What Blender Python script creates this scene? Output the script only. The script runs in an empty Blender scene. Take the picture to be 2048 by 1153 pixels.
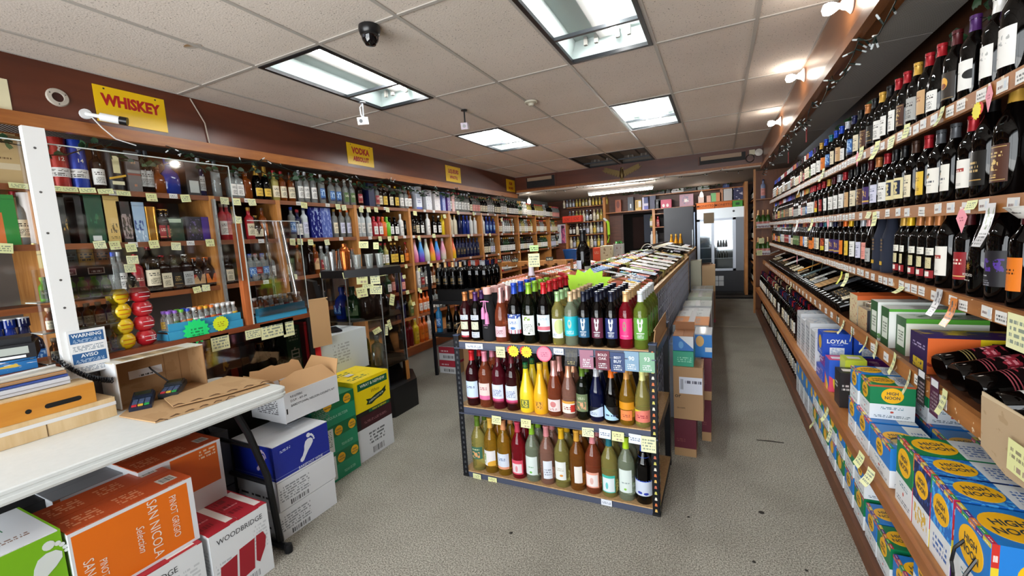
import bpy, bmesh, math, random
from mathutils import Vector, Matrix
random.seed(7)
sc = bpy.context.scene
COL = sc.collection
# ------------------------------------------------------------------ camera, world, large lights, exposure
YAW, PITCH, ROLL, FPX = math.radians(-25.90737), math.radians(-6.26857), math.radians(-3.50672), 860.565
CAM = Vector((0, 0, 1.5))
_f = Vector((math.sin(YAW)*math.cos(PITCH), math.cos(YAW)*math.cos(PITCH), math.sin(PITCH)))
_r = Vector((math.cos(YAW), -math.sin(YAW), 0)); _u = _r.cross(_f)
_r, _u = math.cos(ROLL)*_r+math.sin(ROLL)*_u, -math.sin(ROLL)*_r+math.cos(ROLL)*_u
cd = bpy.data.cameras.new('camera'); cd.sensor_width = 36; cd.lens = FPX/2048*36; cd.clip_start = .02; cd.clip_end = 60
cam = bpy.data.objects.new('camera', cd); COL.objects.link(cam); sc.camera = cam
cam.matrix_world = Matrix(((_r.x, _u.x, -_f.x, CAM.x), (_r.y, _u.y, -_f.y, CAM.y), (_r.z, _u.z, -_f.z, CAM.z), (0, 0, 0, 1)))
sc.view_settings.view_transform = 'Standard'; sc.view_settings.look = 'None'
sc.view_settings.gamma = 1; sc.view_settings.use_curve_mapping = False
sc.view_settings.exposure = 0.62
sc.cycles.caustics_reflective = False; sc.cycles.caustics_refractive = False
sc.cycles.max_bounces = 9; sc.cycles.transparent_max_bounces = 16; sc.cycles.transmission_bounces = 8
W = bpy.data.worlds.new('world'); sc.world = W; W.use_nodes = True
wn = W.node_tree.nodes; bg = wn['Background']
bg.inputs[0].default_value = (.85, .93, 1, 1); bg.inputs[1].default_value = 1.6
def area(name, loc, rot, sx, sy, power, col=(1, 1, 1), spread=180):
    l = bpy.data.lights.new(name, 'AREA'); l.shape = 'RECTANGLE'; l.size = sx; l.size_y = sy; l.energy = power; l.color = col
    l.spread = math.radians(spread)
    o = bpy.data.objects.new(name, l); COL.objects.link(o); o.location = loc; o.rotation_euler = rot; return o
# daylight through the shop front behind the camera
area('shopfront_daylight', (-1.5, -1.9, 1.5), (math.radians(90), 0, 0), 4.2, 2.1, 150, (.97, .98, 1))
area('ceiling_fill', (-1.5, -3.1, .15), (math.radians(128), 0, 0), 5, 1.6, 95, (1, .96, .9))  # added fill lamp outside the window, tilted up to brighten the ceiling
# ------------------------------------------------------------------ pixel helpers: the photograph's points taken onto real planes
def ray(x, y): return (x-1024)/FPX*_r-(y-576.5)/FPX*_u+_f
def oz(x, y, z): d = ray(x, y); return CAM+d*((z-CAM.z)/d.z)
def ox(x, y, X): d = ray(x, y); return CAM+d*((X-CAM.x)/d.x)
def oy(x, y, Y): d = ray(x, y); return CAM+d*((Y-CAM.y)/d.y)
def proj(p):
    q = Vector(p)-CAM; z = q.dot(_f); return 1024+FPX*q.dot(_r)/z, 576.5-FPX*q.dot(_u)/z
def yat(px, X, z):           # the Y at which a point on the line (X, ., z) shows at picture column px
    a, b = max(.3, (.434*X+.1)/.894), 14.; fa = proj((X, a, z))[0]-px
    for _ in range(40):
        m = (a+b)/2; fm = proj((X, m, z))[0]-px
        if (fm > 0) == (fa > 0): a, fa = m, fm
        else: b = m
    return (a+b)/2
def xat(px, Y, z):
    a, b = -5., 3.
    for _ in range(40):
        m = (a+b)/2
        if proj((m, Y, z))[0] < px: a = m
        else: b = m
    return (a+b)/2
ONES = 'zeroth first second third fourth fifth sixth seventh eighth ninth tenth eleventh twelfth thirteenth fourteenth fifteenth sixteenth seventeenth eighteenth nineteenth'.split()
TENS = {2: 'twent', 3: 'thirt', 4: 'fort', 5: 'fift', 6: 'sixt', 7: 'sevent', 8: 'eight', 9: 'ninet'}
def nth(n):
    if n < 20: return ONES[n]
    h = ''
    if n >= 100: h = 'hundred-and-'; n -= 100
    if n < 20: return h+ONES[n]
    t, o = divmod(n, 10)
    return h+(TENS[t]+'ieth' if o == 0 else TENS[t]+'y-'+ONES[o])
# ------------------------------------------------------------------ materials
def lin(h):
    if not isinstance(h, str): return tuple(h)+(1,) if len(h) == 3 else tuple(h)
    h = h.lstrip('#'); c = [int(h[i:i+2], 16)/255 for i in (0, 2, 4)]
    return tuple((v/12.92 if v <= .04045 else ((v+.055)/1.055)**2.4) for v in c)+(1,)
MATS = {}
def mat(col, rough=.5, metal=0, spec=.5, trans=0, ior=1.45, emit=0, alpha=1, coat=0):
    k = (col, rough, metal, spec, trans, ior, emit, alpha, coat)
    if k in MATS: return MATS[k]
    m = bpy.data.materials.new('m'); m.use_nodes = True; p = m.node_tree.nodes['Principled BSDF']; c = lin(col)
    p.inputs['Base Color'].default_value = c; p.inputs['Roughness'].default_value = rough; p.inputs['Metallic'].default_value = metal
    p.inputs['Specular IOR Level'].default_value = spec; p.inputs['Transmission Weight'].default_value = trans; p.inputs['IOR'].default_value = ior
    p.inputs['Alpha'].default_value = alpha; p.inputs['Coat Weight'].default_value = coat
    if emit: p.inputs['Emission Color'].default_value = c; p.inputs['Emission Strength'].default_value = emit
    m.diffuse_color = c; MATS[k] = m; return m
class NB:                     # small node builder
    def __init__(s, name):
        s.m = bpy.data.materials.new(name); s.m.use_nodes = True; s.t = s.m.node_tree; s.p = s.t.nodes['Principled BSDF']
    def n(s, typ, **kw):
        o = s.t.nodes.new(typ)
        for k, v in kw.items(): setattr(o, k, v)
        return o
    def L(s, a, b): s.t.links.new(a, b)
    def math(s, op, a, b=None, c=None):
        o = s.n('ShaderNodeMath', operation=op)
        for i, v in enumerate((a, b, c)):
            if v is None: continue
            if isinstance(v, (int, float)): o.inputs[i].default_value = v
            else: s.L(v, o.inputs[i])
        return o.outputs[0]
    def mix(s, f, a, b):
        o = s.n('ShaderNodeMix', data_type='RGBA')
        for i, v in ((0, f), (6, a), (7, b)):
            if isinstance(v, (int, float)): o.inputs[i].default_value = v
            elif isinstance(v, (str, tuple)): o.inputs[i].default_value = lin(v)
            else: s.L(v, o.inputs[i])
        return o.outputs[2]
    def ramp(s, f, stops):
        o = s.n('ShaderNodeValToRGB'); e = o.color_ramp.elements
        while len(e) < len(stops): e.new(.5)
        for el, (p, c) in zip(e, stops): el.position = p; el.color = lin(c)
        s.L(f, o.inputs[0]); return o.outputs[0]
    def noise(s, scale, detail=3, vec=None, rough=.5, coords='Object', stretch=None):
        if vec is None:
            vec = s.n('ShaderNodeTexCoord').outputs[coords]
        if stretch:
            mp = s.n('ShaderNodeMapping'); mp.inputs['Scale'].default_value = stretch; s.L(vec, mp.inputs[0]); vec = mp.outputs[0]
        o = s.n('ShaderNodeTexNoise'); o.inputs['Scale'].default_value = scale; o.inputs['Detail'].default_value = detail
        o.inputs['Roughness'].default_value = rough; s.L(vec, o.inputs['Vector']); return o.outputs['Fac']
    def bump(s, h, dist=.002, strength=.5):
        o = s.n('ShaderNodeBump'); o.inputs['Strength'].default_value = strength; o.inputs['Distance'].default_value = dist
        s.L(h, o.inputs['Height']); s.L(o.outputs[0], s.p.inputs['Normal'])
    def col(s, c): s.L(c, s.p.inputs['Base Color'])
    def set(s, **kw):
        for k, v in kw.items(): s.p.inputs[k.replace('_', ' ')].default_value = v
def wood(c1, c2, rough=.45, stretch=(1, 12, 12), scale=3, name='wood'):
    k = ('wood', c1, c2, rough, stretch, scale)
    if k in MATS: return MATS[k]
    b = NB(name); f = b.noise(scale, 6, stretch=stretch, rough=.6)
    b.col(b.ramp(f, [(.3, c1), (.7, c2)])); b.set(Roughness=rough); b.bump(f, .001, .2); MATS[k] = b.m; return b.m
# flat print: a base colour and layers drawn in the face's own UV square
def printm(base, layers=(), rough=.45, coat=0, metal=0):
    k = ('print', base, tuple(layers), rough, coat, metal)
    if k in MATS: return MATS[k]
    b = NB('print'); uvn = b.n('ShaderNodeUVMap'); sp = b.n('ShaderNodeSeparateXYZ'); b.L(uvn.outputs[0], sp.inputs[0])
    u, v = sp.outputs[0], sp.outputs[1]; c = b.mix(0., base, base)
    def inside(x, a, z): return b.math('MULTIPLY', b.math('GREATER_THAN', x, a), b.math('LESS_THAN', x, z))
    for ly in layers:
        t = ly[0]
        if t in ('rect', 'text', 'bars', 'photo'):
            _, u0, u1, v0, v1 = ly[:5]; m = b.math('MULTIPLY', inside(u, u0, u1), inside(v, v0, v1))
            if t == 'text':            # rows of small print too small to read
                n = ly[6]; lu = b.math('DIVIDE', b.math('SUBTRACT', u, u0), u1-u0); lv = b.math('MULTIPLY', b.math('DIVIDE', b.math('SUBTRACT', v, v0), v1-v0), n)
                row = b.math('FLOOR', lv); on = b.math('LESS_THAN', b.math('FRACT', lv), .55)
                cx = b.n('ShaderNodeCombineXYZ'); b.L(b.math('MULTIPLY', lu, (ly[7] if len(ly) > 7 else 22)), cx.inputs[0]); b.L(b.math('MULTIPLY', row, 7.31), cx.inputs[1])
                nz = b.noise(1, 1, vec=cx.outputs[0]); m = b.math('MULTIPLY', m, b.math('MULTIPLY', on, b.math('GREATER_THAN', nz, .47)))
            elif t == 'bars':
                cx = b.n('ShaderNodeCombineXYZ'); b.L(b.math('MULTIPLY', b.math('DIVIDE', b.math('SUBTRACT', u, u0), u1-u0), ly[6]), cx.inputs[0])
                m = b.math('MULTIPLY', m, b.math('GREATER_THAN', b.noise(1, 2, vec=cx.outputs[0]), .5))
            elif t == 'photo':
                cx = b.n('ShaderNodeCombineXYZ'); b.L(u, cx.inputs[0]); b.L(v, cx.inputs[1]); nz = b.noise(ly[7] if len(ly) > 7 else 6, 4, vec=cx.outputs[0])
                m = b.math('MULTIPLY', m, b.math('GREATER_THAN', nz, ly[6]))
        elif t == 'disc':
            _, cu, cv, ru, rv = ly[:5]
            du = b.math('POWER', b.math('DIVIDE', b.math('SUBTRACT', u, cu), ru), 2.); dv = b.math('POWER', b.math('DIVIDE', b.math('SUBTRACT', v, cv), rv), 2.)
            m = b.math('LESS_THAN', b.math('ADD', b.math('ABSOLUTE', du), b.math('ABSOLUTE', dv)), 1.)
        elif t == 'diag':              # v > a*u + b
            m = b.math('GREATER_THAN', v, b.math('ADD', b.math('MULTIPLY', u, ly[1]), ly[2]))
        c = b.mix(m, c, ly[5] if t != 'diag' else ly[3])
    b.col(c); b.set(Roughness=rough, Coat_Weight=coat, Metallic=metal); MATS[k] = b.m; return b.m
# ------------------------------------------------------------------ mesh builder
class MB:
    def __init__(s): s.v, s.f, s.mi, s.uv, s.sm = [], [], [], [], []
    def face(s, idx, mi=0, uv=None, sm=False): s.f.append(tuple(idx)); s.mi.append(mi); s.uv.append(uv); s.sm.append(sm)
    def quad(s, a, b, c, d, mi=0, uv=((0, 0), (1, 0), (1, 1), (0, 1))):
        i = len(s.v); s.v += [tuple(a), tuple(b), tuple(c), tuple(d)]; s.face((i, i+1, i+2, i+3), mi, uv); return s
    def box(s, x0, x1, y0, y1, z0, z1, mi=0, mis=None, M=None):
        P = [Vector(p) for p in ((x0, y0, z0), (x1, y0, z0), (x1, y1, z0), (x0, y1, z0), (x0, y0, z1), (x1, y0, z1), (x1, y1, z1), (x0, y1, z1))]
        if M is not None: P = [M @ p for p in P]
        i = len(s.v); s.v += [tuple(p) for p in P]; U = ((0, 0), (1, 0), (1, 1), (0, 1))
        F = (('front', (0, 1, 5, 4)), ('right', (1, 2, 6, 5)), ('back', (2, 3, 7, 6)), ('left', (3, 0, 4, 7)), ('top', (4, 5, 6, 7)), ('bottom', (3, 2, 1, 0)))
        for k, q in F: s.face([i+j for j in q], mi if mis is None else mis[k], U)
        return s
    def cbox(s, c, d, mi=0, M=None): return s.box(c[0]-d[0]/2, c[0]+d[0]/2, c[1]-d[1]/2, c[1]+d[1]/2, c[2]-d[2]/2, c[2]+d[2]/2, mi, None, M)
    def lathe(s, prof, n=12, mi=0, M=None, sq=0, arc=None, smooth=True):
        """prof: [(r, z)...]; sq>0 squares the section; arc=(a0,a1) leaves it open"""
        i = len(s.v); m = n if arc is None else n+1
        for r, z in prof:
            for k in range(m):
                a = 2*math.pi*k/n if arc is None else arc[0]+(arc[1]-arc[0])*k/n
                c, d = math.cos(a), math.sin(a); q = 1
                if sq: q = (abs(c)**sq+abs(d)**sq)**(-1/sq)
                p = Vector((r*c*q, r*d*q, z)); p = M @ p if M is not None else p; s.v.append(tuple(p))
        for j in range(len(prof)-1):
            for k in range(n):
                k2 = (k+1) % n if arc is None else k+1
                u0, u1 = k/n, (k+1)/n; v0, v1 = j/(len(prof)-1), (j+1)/(len(prof)-1)
                s.face((i+j*m+k, i+j*m+k2, i+(j+1)*m+k2, i+(j+1)*m+k), mi, ((u0, v0), (u1, v0), (u1, v1), (u0, v1)), smooth)
        return s
    def cyl(s, a, b, r, n=8, mi=0, r2=None, caps=True):
        a, b = Vector(a), Vector(b); d = b-a; h = d.length; M = Matrix.Translation(a) @ d.to_track_quat('Z', 'Y').to_matrix().to_4x4()
        r2 = r if r2 is None else r2
        pr = [(r, 0), (r2, h)]
        if caps: pr = [(0.0001, 0)]+pr+[(0.0001, h)]
        return s.lathe(pr, n, mi, M)
    def tube(s, pts, r, n=6, mi=0):
        pts = [Vector(p) for p in pts]; i = len(s.v); N = len(pts); up = Vector((0, 0, 1))
        for j, p in enumerate(pts):
            t = (pts[min(j+1, N-1)]-pts[max(j-1, 0)]).normalized(); a = t.cross(up)
            if a.length < .05: a = t.cross(Vector((1, 0, 0)))
            a.normalize(); b = t.cross(a)
            for k in range(n):
                w = 2*math.pi*k/n; s.v.append(tuple(p+a*(r*math.cos(w))+b*(r*math.sin(w))))
        for j in range(N-1):
            for k in range(n): s.face((i+j*n+k, i+j*n+(k+1) % n, i+(j+1)*n+(k+1) % n, i+(j+1)*n+k), mi, None, True)
        s.face(range(i, i+n), mi); s.face(range(i+(N-1)*n, i+N*n), mi)
        return s
    def poly(s, pts, t=0, mi=0, M=None, uv=True):
        """flat outline in local xz (front towards -y), thickness t backwards"""
        P = [Vector((x, 0, z)) for x, z in pts]; Q = [Vector((x, t, z)) for x, z in pts]
        if M is not None: P = [M @ p for p in P]; Q = [M @ p for p in Q]
        i = len(s.v); s.v += [tuple(p) for p in P]; n = len(P)
        xs = [p[0] for p in pts]; zs = [p[1] for p in pts]; w = max(xs)-min(xs) or 1; h = max(zs)-min(zs) or 1
        U = [((x-min(xs))/w, (z-min(zs))/h) for x, z in pts]
        s.face(range(i, i+n), mi, U)
        if t:
            s.v += [tuple(p) for p in Q]; s.face(range(i+2*n-1, i+n-1, -1), mi, U[::-1])
            for k in range(n): s.face((i+k, i+n+k, i+n+(k+1) % n, i+(k+1) % n), mi)
        return s
    def mesh(s, name, mats=(), angle=40):
        me = bpy.data.meshes.new(name); me.from_pydata(s.v, [], s.f)
        ul = me.uv_layers.new(name='UVMap'); d = ul.data
        flat = []
        for f, u in zip(s.f, s.uv):
            if u is None: flat += [0, 0]*len(f)
            else:
                for q in u: flat += q
        d.foreach_set('uv', flat)
        me.polygons.foreach_set('material_index', s.mi); me.polygons.foreach_set('use_smooth', s.sm)
        for m in mats: me.materials.append(m)
        if any(s.sm): me.set_sharp_from_angle(angle=math.radians(angle))
        me.update(); return me
    def build(s, name, mats, parent=None, M=None):
        mats = mats if isinstance(mats, (list, tuple)) else [mats]
        return link(name, s.mesh(name, mats), parent, M)
def link(name, me, parent=None, M=None, m=None):
    o = bpy.data.objects.new(name, me); COL.objects.link(o)
    if parent is not None: o.parent = parent
    if M is not None: o.matrix_local = M
    if m is not None:
        if not me.materials: me.materials.append(None)
        o.material_slots[0].link = 'OBJECT'; o.material_slots[0].material = m
    return o
def empty(name, M=None):
    o = bpy.data.objects.new(name, None); COL.objects.link(o); o.empty_display_size = .05
    if M is not None: o.matrix_world = M
    return o
def tag(o, label, cat, group=None, kind=None):
    if label: o['label'] = label
    if cat: o['category'] = cat
    if group: o['group'] = group
    if kind: o['kind'] = kind
    return o
def struct(o): o['kind'] = 'structure'; return o
def T(x, y, z, rz=0, rx=0, ry=0): return Matrix.Translation((x, y, z)) @ Matrix.Rotation(rz, 4, 'Z') @ Matrix.Rotation(ry, 4, 'Y') @ Matrix.Rotation(rx, 4, 'X')
R = math.radians
def copy_tree(o, M, parent=None):
    c = o.copy(); COL.objects.link(c); c.parent = parent
    if parent is None: c.matrix_world = M
    else: c.matrix_local = M
    for ch in o.children:
        copy_tree(ch, ch.matrix_local.copy(), c)
    return c
# lettering as real thin geometry: the default face, lying in local xz and facing -y
TXT = {}
def textmesh(s, size, bold=0, align='CENTER', xs=1, shear=0):
    k = (s, size, bold, align, xs, shear)
    if k in TXT: return TXT[k]
    c = bpy.data.curves.new('t', 'FONT'); c.body = s; c.size = size; c.align_x = align; c.align_y = 'CENTER'; c.offset = bold*size; c.resolution_u = 2; c.shear = shear
    o = bpy.data.objects.new('t', c); COL.objects.link(o); dg = bpy.context.evaluated_depsgraph_get()
    me = bpy.data.meshes.new_from_object(o.evaluated_get(dg)); bpy.data.objects.remove(o); bpy.data.curves.remove(c)
    me.transform(Matrix.Rotation(R(90), 4, 'X') @ Matrix.Scale(xs, 4, (1, 0, 0))); me.materials.clear(); me.materials.append(None); TXT[k] = me; return me
def text(s, size, m, parent, M, bold=.012, align='CENTER', xs=1, shear=0, name='lettering'):
    return link(name, textmesh(s, size, bold, align, xs, shear), parent, M, m)
def face_M(face, w, d, h, u=.5, v=.5, off=.0008, roll=0):
    """local frame on a box (x 0-centred width w, y depth d front at -d/2, z from 0): maps text/poly space (xz, facing -y) on that face"""
    Rl = Matrix.Rotation(roll, 4, 'Y')
    if face == 'front': return Matrix.Translation(((u-.5)*w, -d/2-off, v*h)) @ Rl
    if face == 'right': return Matrix.Translation((w/2+off, (u-.5)*d, v*h)) @ Matrix.Rotation(R(90), 4, 'Z') @ Rl
    if face == 'left': return Matrix.Translation((-w/2-off, (.5-u)*d, v*h)) @ Matrix.Rotation(R(-90), 4, 'Z') @ Rl
    if face == 'top': return Matrix.Translation(((u-.5)*w, (v-.5)*d, h+off)) @ Matrix.Rotation(R(-90), 4, 'X') @ Rl
def disc_pts(r, n=24, rx=1): return [(r*rx*math.cos(2*math.pi*k/n), r*math.sin(2*math.pi*k/n)) for k in range(n)]
def rect_pts(w, h): return [(-w/2, -h/2), (w/2, -h/2), (w/2, h/2), (-w/2, h/2)]
def burst_pts(r, n=14, k=.72): return [((r if i % 2 == 0 else r*k)*math.cos(math.pi*i/n), (r if i % 2 == 0 else r*k)*math.sin(math.pi*i/n)) for i in range(2*n)]
FLAT = {}
def flat(pts, m, parent, M, name='print', t=0.0006):
    k = tuple(pts)+(t,)
    if k not in FLAT: FLAT[k] = MB().poly(list(pts), t).mesh(name, [None])
    return link(name, FLAT[k], parent, M, m)
# ------------------------------------------------------------------ the setting
CZ = 2.783; YB = 11.5; XR = 1.12; XL = -4.32; YF = -1.75
b = NB('carpet'); g = b.noise(150, 2, rough=.7); g2 = b.noise(2.2, 4); g3 = b.noise(420, 1)
c = b.ramp(g, [(.36, '6e6a61'), (.5, 'a29e93'), (.64, 'ccc7ba')]); c = b.mix(b.math('MULTIPLY', b.ramp(g2, [(.45, (0, 0, 0)), (.75, (1, 1, 1))]), .35), c, '6a6459')
b.col(c); b.set(Roughness=.95, Specular_IOR_Level=.15); b.bump(b.math('ADD', g, g3), .006, .7); carpet = b.m
fl = struct(MB().box(XL-.1, XR+.3, YF, 13, -.1, 0).build('floor', carpet))
MB().box(.07-.42, .56, 7.19, 7.23, .0005, .004).build('seam_strip', mat('a59d8c', .6), fl)
st = MB()
for (px, py, r) in ((1022, 1067, .008), (1377, 1035, .006), (1523, 1026, .012), (1508, 1125, .007), (1613, 1142, .006)):
    p = oz(px, py, 0); st.lathe([(0.0001, .004), (r, .002), (r*1.2, .0005)], 8, 0, T(p.x, p.y, 0, random.random()*3))
st.build('carpet_spot', mat('2a2622', .8), fl)
p, q = oz(1513, 881, 0), oz(1568, 887, 0); MB().tube([p, p.lerp(q, .5)+Vector((0, 0, .004)), q], .004).build('carpet_tear', mat('3a352e', .9), fl)
# ceiling: grid, tiles, one bar per line
XG = [-3.76, -3.436, -2.826, -2.216, -1.606, -.996, -.386, .2245, .64]
YG = [YF, -1.61, -.39, .83, 2.05, 3.27, 4.49, 5.71, 6.93, 8.2]
b = NB('ceiling_tile'); f = b.noise(95, 2, rough=.5, coords='Object'); v = b.n('ShaderNodeTexVoronoi'); v.inputs['Scale'].default_value = 62; b.L(b.n('ShaderNodeTexCoord').outputs['Object'], v.inputs['Vector'])
hole = b.math('MULTIPLY', b.math('LESS_THAN', v.outputs['Distance'], .2), b.math('GREATER_THAN', f, .5)); big = b.noise(1.3, 3, coords='Object')
c = b.mix(b.ramp(big, [(.4, (0, 0, 0)), (.8, (.5, .5, .5))]), 'ddd2c8', 'cbc0b5'); b.col(b.mix(b.math('MULTIPLY', hole, .75), c, '5f574f')); b.set(Roughness=.9, Specular_IOR_Level=.2)
b.bump(b.math('SUBTRACT', f, hole), .003, .5); tile_m = b.m
ceil = struct(MB().box(XL, XR, YF, 8.3, 3.02, 3.1).build('ceiling', mat('8a8580', .9)))
bar_m = mat('b3ada6', .5)
LIGHTS = [(2, 4, 'one'), (5, 4, 'one'), (5, 6, 'two'), (2, 6, 'two'), (3, 8, 'off'), (4, 8, 'off')]   # cell column, row, tubes
TM = {}
for i in range(8):
    for j in range(9):
        if any((i, j) == (a, b_) for a, b_, _ in LIGHTS): continue
        w, d = XG[i+1]-XG[i], YG[j+1]-YG[j]; k = (round(w, 3), round(d, 3))
        if k not in TM: TM[k] = MB().box(-w/2+.009, w/2-.009, -d/2+.009, d/2-.009, 0, .016).mesh('tile', [tile_m])
        link('tile', TM[k], ceil, T((XG[i]+XG[i+1])/2, (YG[j]+YG[j+1])/2, CZ+random.uniform(0, .0012), 0, random.uniform(-.0012, .0012)))
for x in XG: MB().box(x-.011, x+.011, YF, 8.2, CZ-.006, CZ).build('grid_bar', bar_m, ceil)
for y in YG[1:]: MB().box(-3.76, .64, y-.011, y+.011, CZ-.0055, CZ-.0002).build('grid_bar', bar_m, ceil)
sm = printm('b7aea4', (), .9)
b = NB('stain'); n = b.noise(9, 5); b.col(b.ramp(n, [(.45, 'b5aca2'), (.6, '9c7b55')])); b.set(Roughness=.9); stain = b.m
for px, py, rx, ry in ((385, 92, .06, .03),):
    p = oz(px, py, CZ); MB().poly(disc_pts(ry, 18, rx/ry), .0005, 0, T(p.x, p.y, CZ-.0012, .2, R(90))).build('water_stain', stain, ceil)
# walls and soffits
def panel_wood(c1, c2, rough): return wood(c1, c2, rough, (1, 1, 10), 1.6)
b = NB('soffit'); n = b.noise(1.2, 5, stretch=(1, 1, 6)); b.col(b.ramp(n, [(.35, '4c2314'), (.7, '63301c')])); b.set(Roughness=.32, Specular_IOR_Level=.5); soff_m = b.m
b = NB('soffit_orange'); n = b.noise(1.5, 5, stretch=(1, 1, 5)); b.col(b.ramp(n, [(.35, '7a4a28'), (.7, '94603a')])); b.set(Roughness=.3); soffr_m = b.m
trim_m = wood('8a4f22', 'a8682f', .4, (10, 1, 10), 3); ply = wood('8a5426', 'b0753b', .5, (8, 1, 8), 4); dark_ply = wood('4a2814', '613619', .5, (8, 1, 8), 4)
b = NB('diffuser'); tc = b.n('ShaderNodeTexCoord'); s_ = b.n('ShaderNodeSeparateXYZ'); b.L(tc.outputs['Object'], s_.inputs[0])
w_ = b.math('SINE', b.math('MULTIPLY', s_.outputs[1], 420.)); b.col(b.mix(.5, '8a8682', '9c9792')); b.bump(w_, .003, .6); b.set(Roughness=.6); diff_m = b.m
wl = struct(MB().box(XL-.1, XL, YF, YB, 0, 3.1).build('wall_left', mat('6d6a66', .8)))
wr = struct(MB().box(XR, XR+.1, YF, YB, 0, 3.1).build('wall_right', wood('3d2212', '53301b', .5, (8, 1, 8), 3)))
wb = struct(MB().box(XL, XR, YB, YB+.1, 0, 3.1).build('wall_back', wood('43200f', '5a2e19', .5, (1, 8, 8), 3)))
cb = struct(MB().box(XL, XR, 8.35, YB, 2.5, 2.6).build('ceiling_back', mat('9a8f84', .8)))
sl = struct(MB().box(-3.9, -3.76, YF, 8.35, 2.42, 3.02).build('wall_soffit_left', soff_m))
MB().box(-3.775, -3.735, YF, 8.22, 2.36, 2.44).build('trim_rail', trim_m, sl)
MB().box(XL, -3.775, YF, 8.2, 2.43, 2.45).build('diffuser_panel', diff_m, sl)
MB().box(XL, XL+.02, YF, 8.3, 2.1, 2.43).build('back_board', wood('6a3a1c', '855028', .4, (8, 1, 8), 3), sl)
sr = struct(MB().box(.64, .74, YF, 8.35, 2.44, 3.02).build('wall_soffit_right', soffr_m))
MB().box(.615, .66, YF, 8.22, 2.41, 2.47).build('trim_rail', wood('74431f', '8f5a2d', .4, (10, 1, 10), 3), sr)
ys = YF
while ys < 8.2:
    y2 = min(ys+1.22, 8.2); MB().box(.66, 1.02, ys+.004, y2-.004, 2.45, 2.462).build('diffuser_panel', diff_m, sr, T(0, 0, 0)); ys = y2
sb = struct(MB().box(-3.76, .64, 8.2, 8.35, 2.5, 3.02).build('wall_soffit_back', soff_m))
MB().box(-3.74, .63, 8.185, 8.2, 2.465, 2.51).build('trim_rail', trim_m, sb)
MB().box(-3.74, .63, 8.17, 8.35, 2.452, 2.465).build('trim_rail', mat('c9c2b8', .5), sb)
# shop front behind the camera: wall pieces round a window
wf = struct(MB().box(XL, -3.8, YF-.1, YF, 0, 3.1).box(.8, XR, YF-.1, YF, 0, 3.1).box(-3.8, .8, YF-.1, YF, 0, .35).box(-3.8, .8, YF-.1, YF, 2.65, 3.1).build('wall_front', mat('8d8880', .8)))
w1 = struct(MB().box(-3.8, .8, YF-.07, YF-.03, .35, .4).box(-3.8, .8, YF-.07, YF-.03, 2.6, 2.65).box(-3.8, -3.75, YF-.07, YF-.03, .4, 2.6).box(.75, .8, YF-.07, YF-.03, .4, 2.6).box(-1.55, -1.5, YF-.07, YF-.03, .4, 2.6).build('window_1', mat('8f9294', .4, .6)))
b = NB('pane'); b.t.nodes.remove(b.p); tr = b.n('ShaderNodeBsdfTransparent'); gl = b.n('ShaderNodeBsdfGlossy'); gl.inputs['Roughness'].default_value = .02; fr = b.n('ShaderNodeFresnel'); fr.inputs[0].default_value = 1.3
mx = b.n('ShaderNodeMixShader'); b.L(fr.outputs[0], mx.inputs[0]); b.L(tr.outputs[0], mx.inputs[1]); b.L(gl.outputs[0], mx.inputs[2]); b.L(mx.outputs[0], b.t.nodes['Material Output'].inputs[0]); tr.inputs[0].default_value = (.97, .98, .98, 1); pane_m = b.m
for x0, x1 in ((-3.75, -1.55), (-1.5, .75)): MB().box(x0, x1, YF-.055, YF-.05, .4, 2.6).build('pane', pane_m, w1)
struct(MB().box(-8, 6, -9, YF-.1, -.12, -.1).build('pavement', mat('b9b6b0', .9)))
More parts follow.
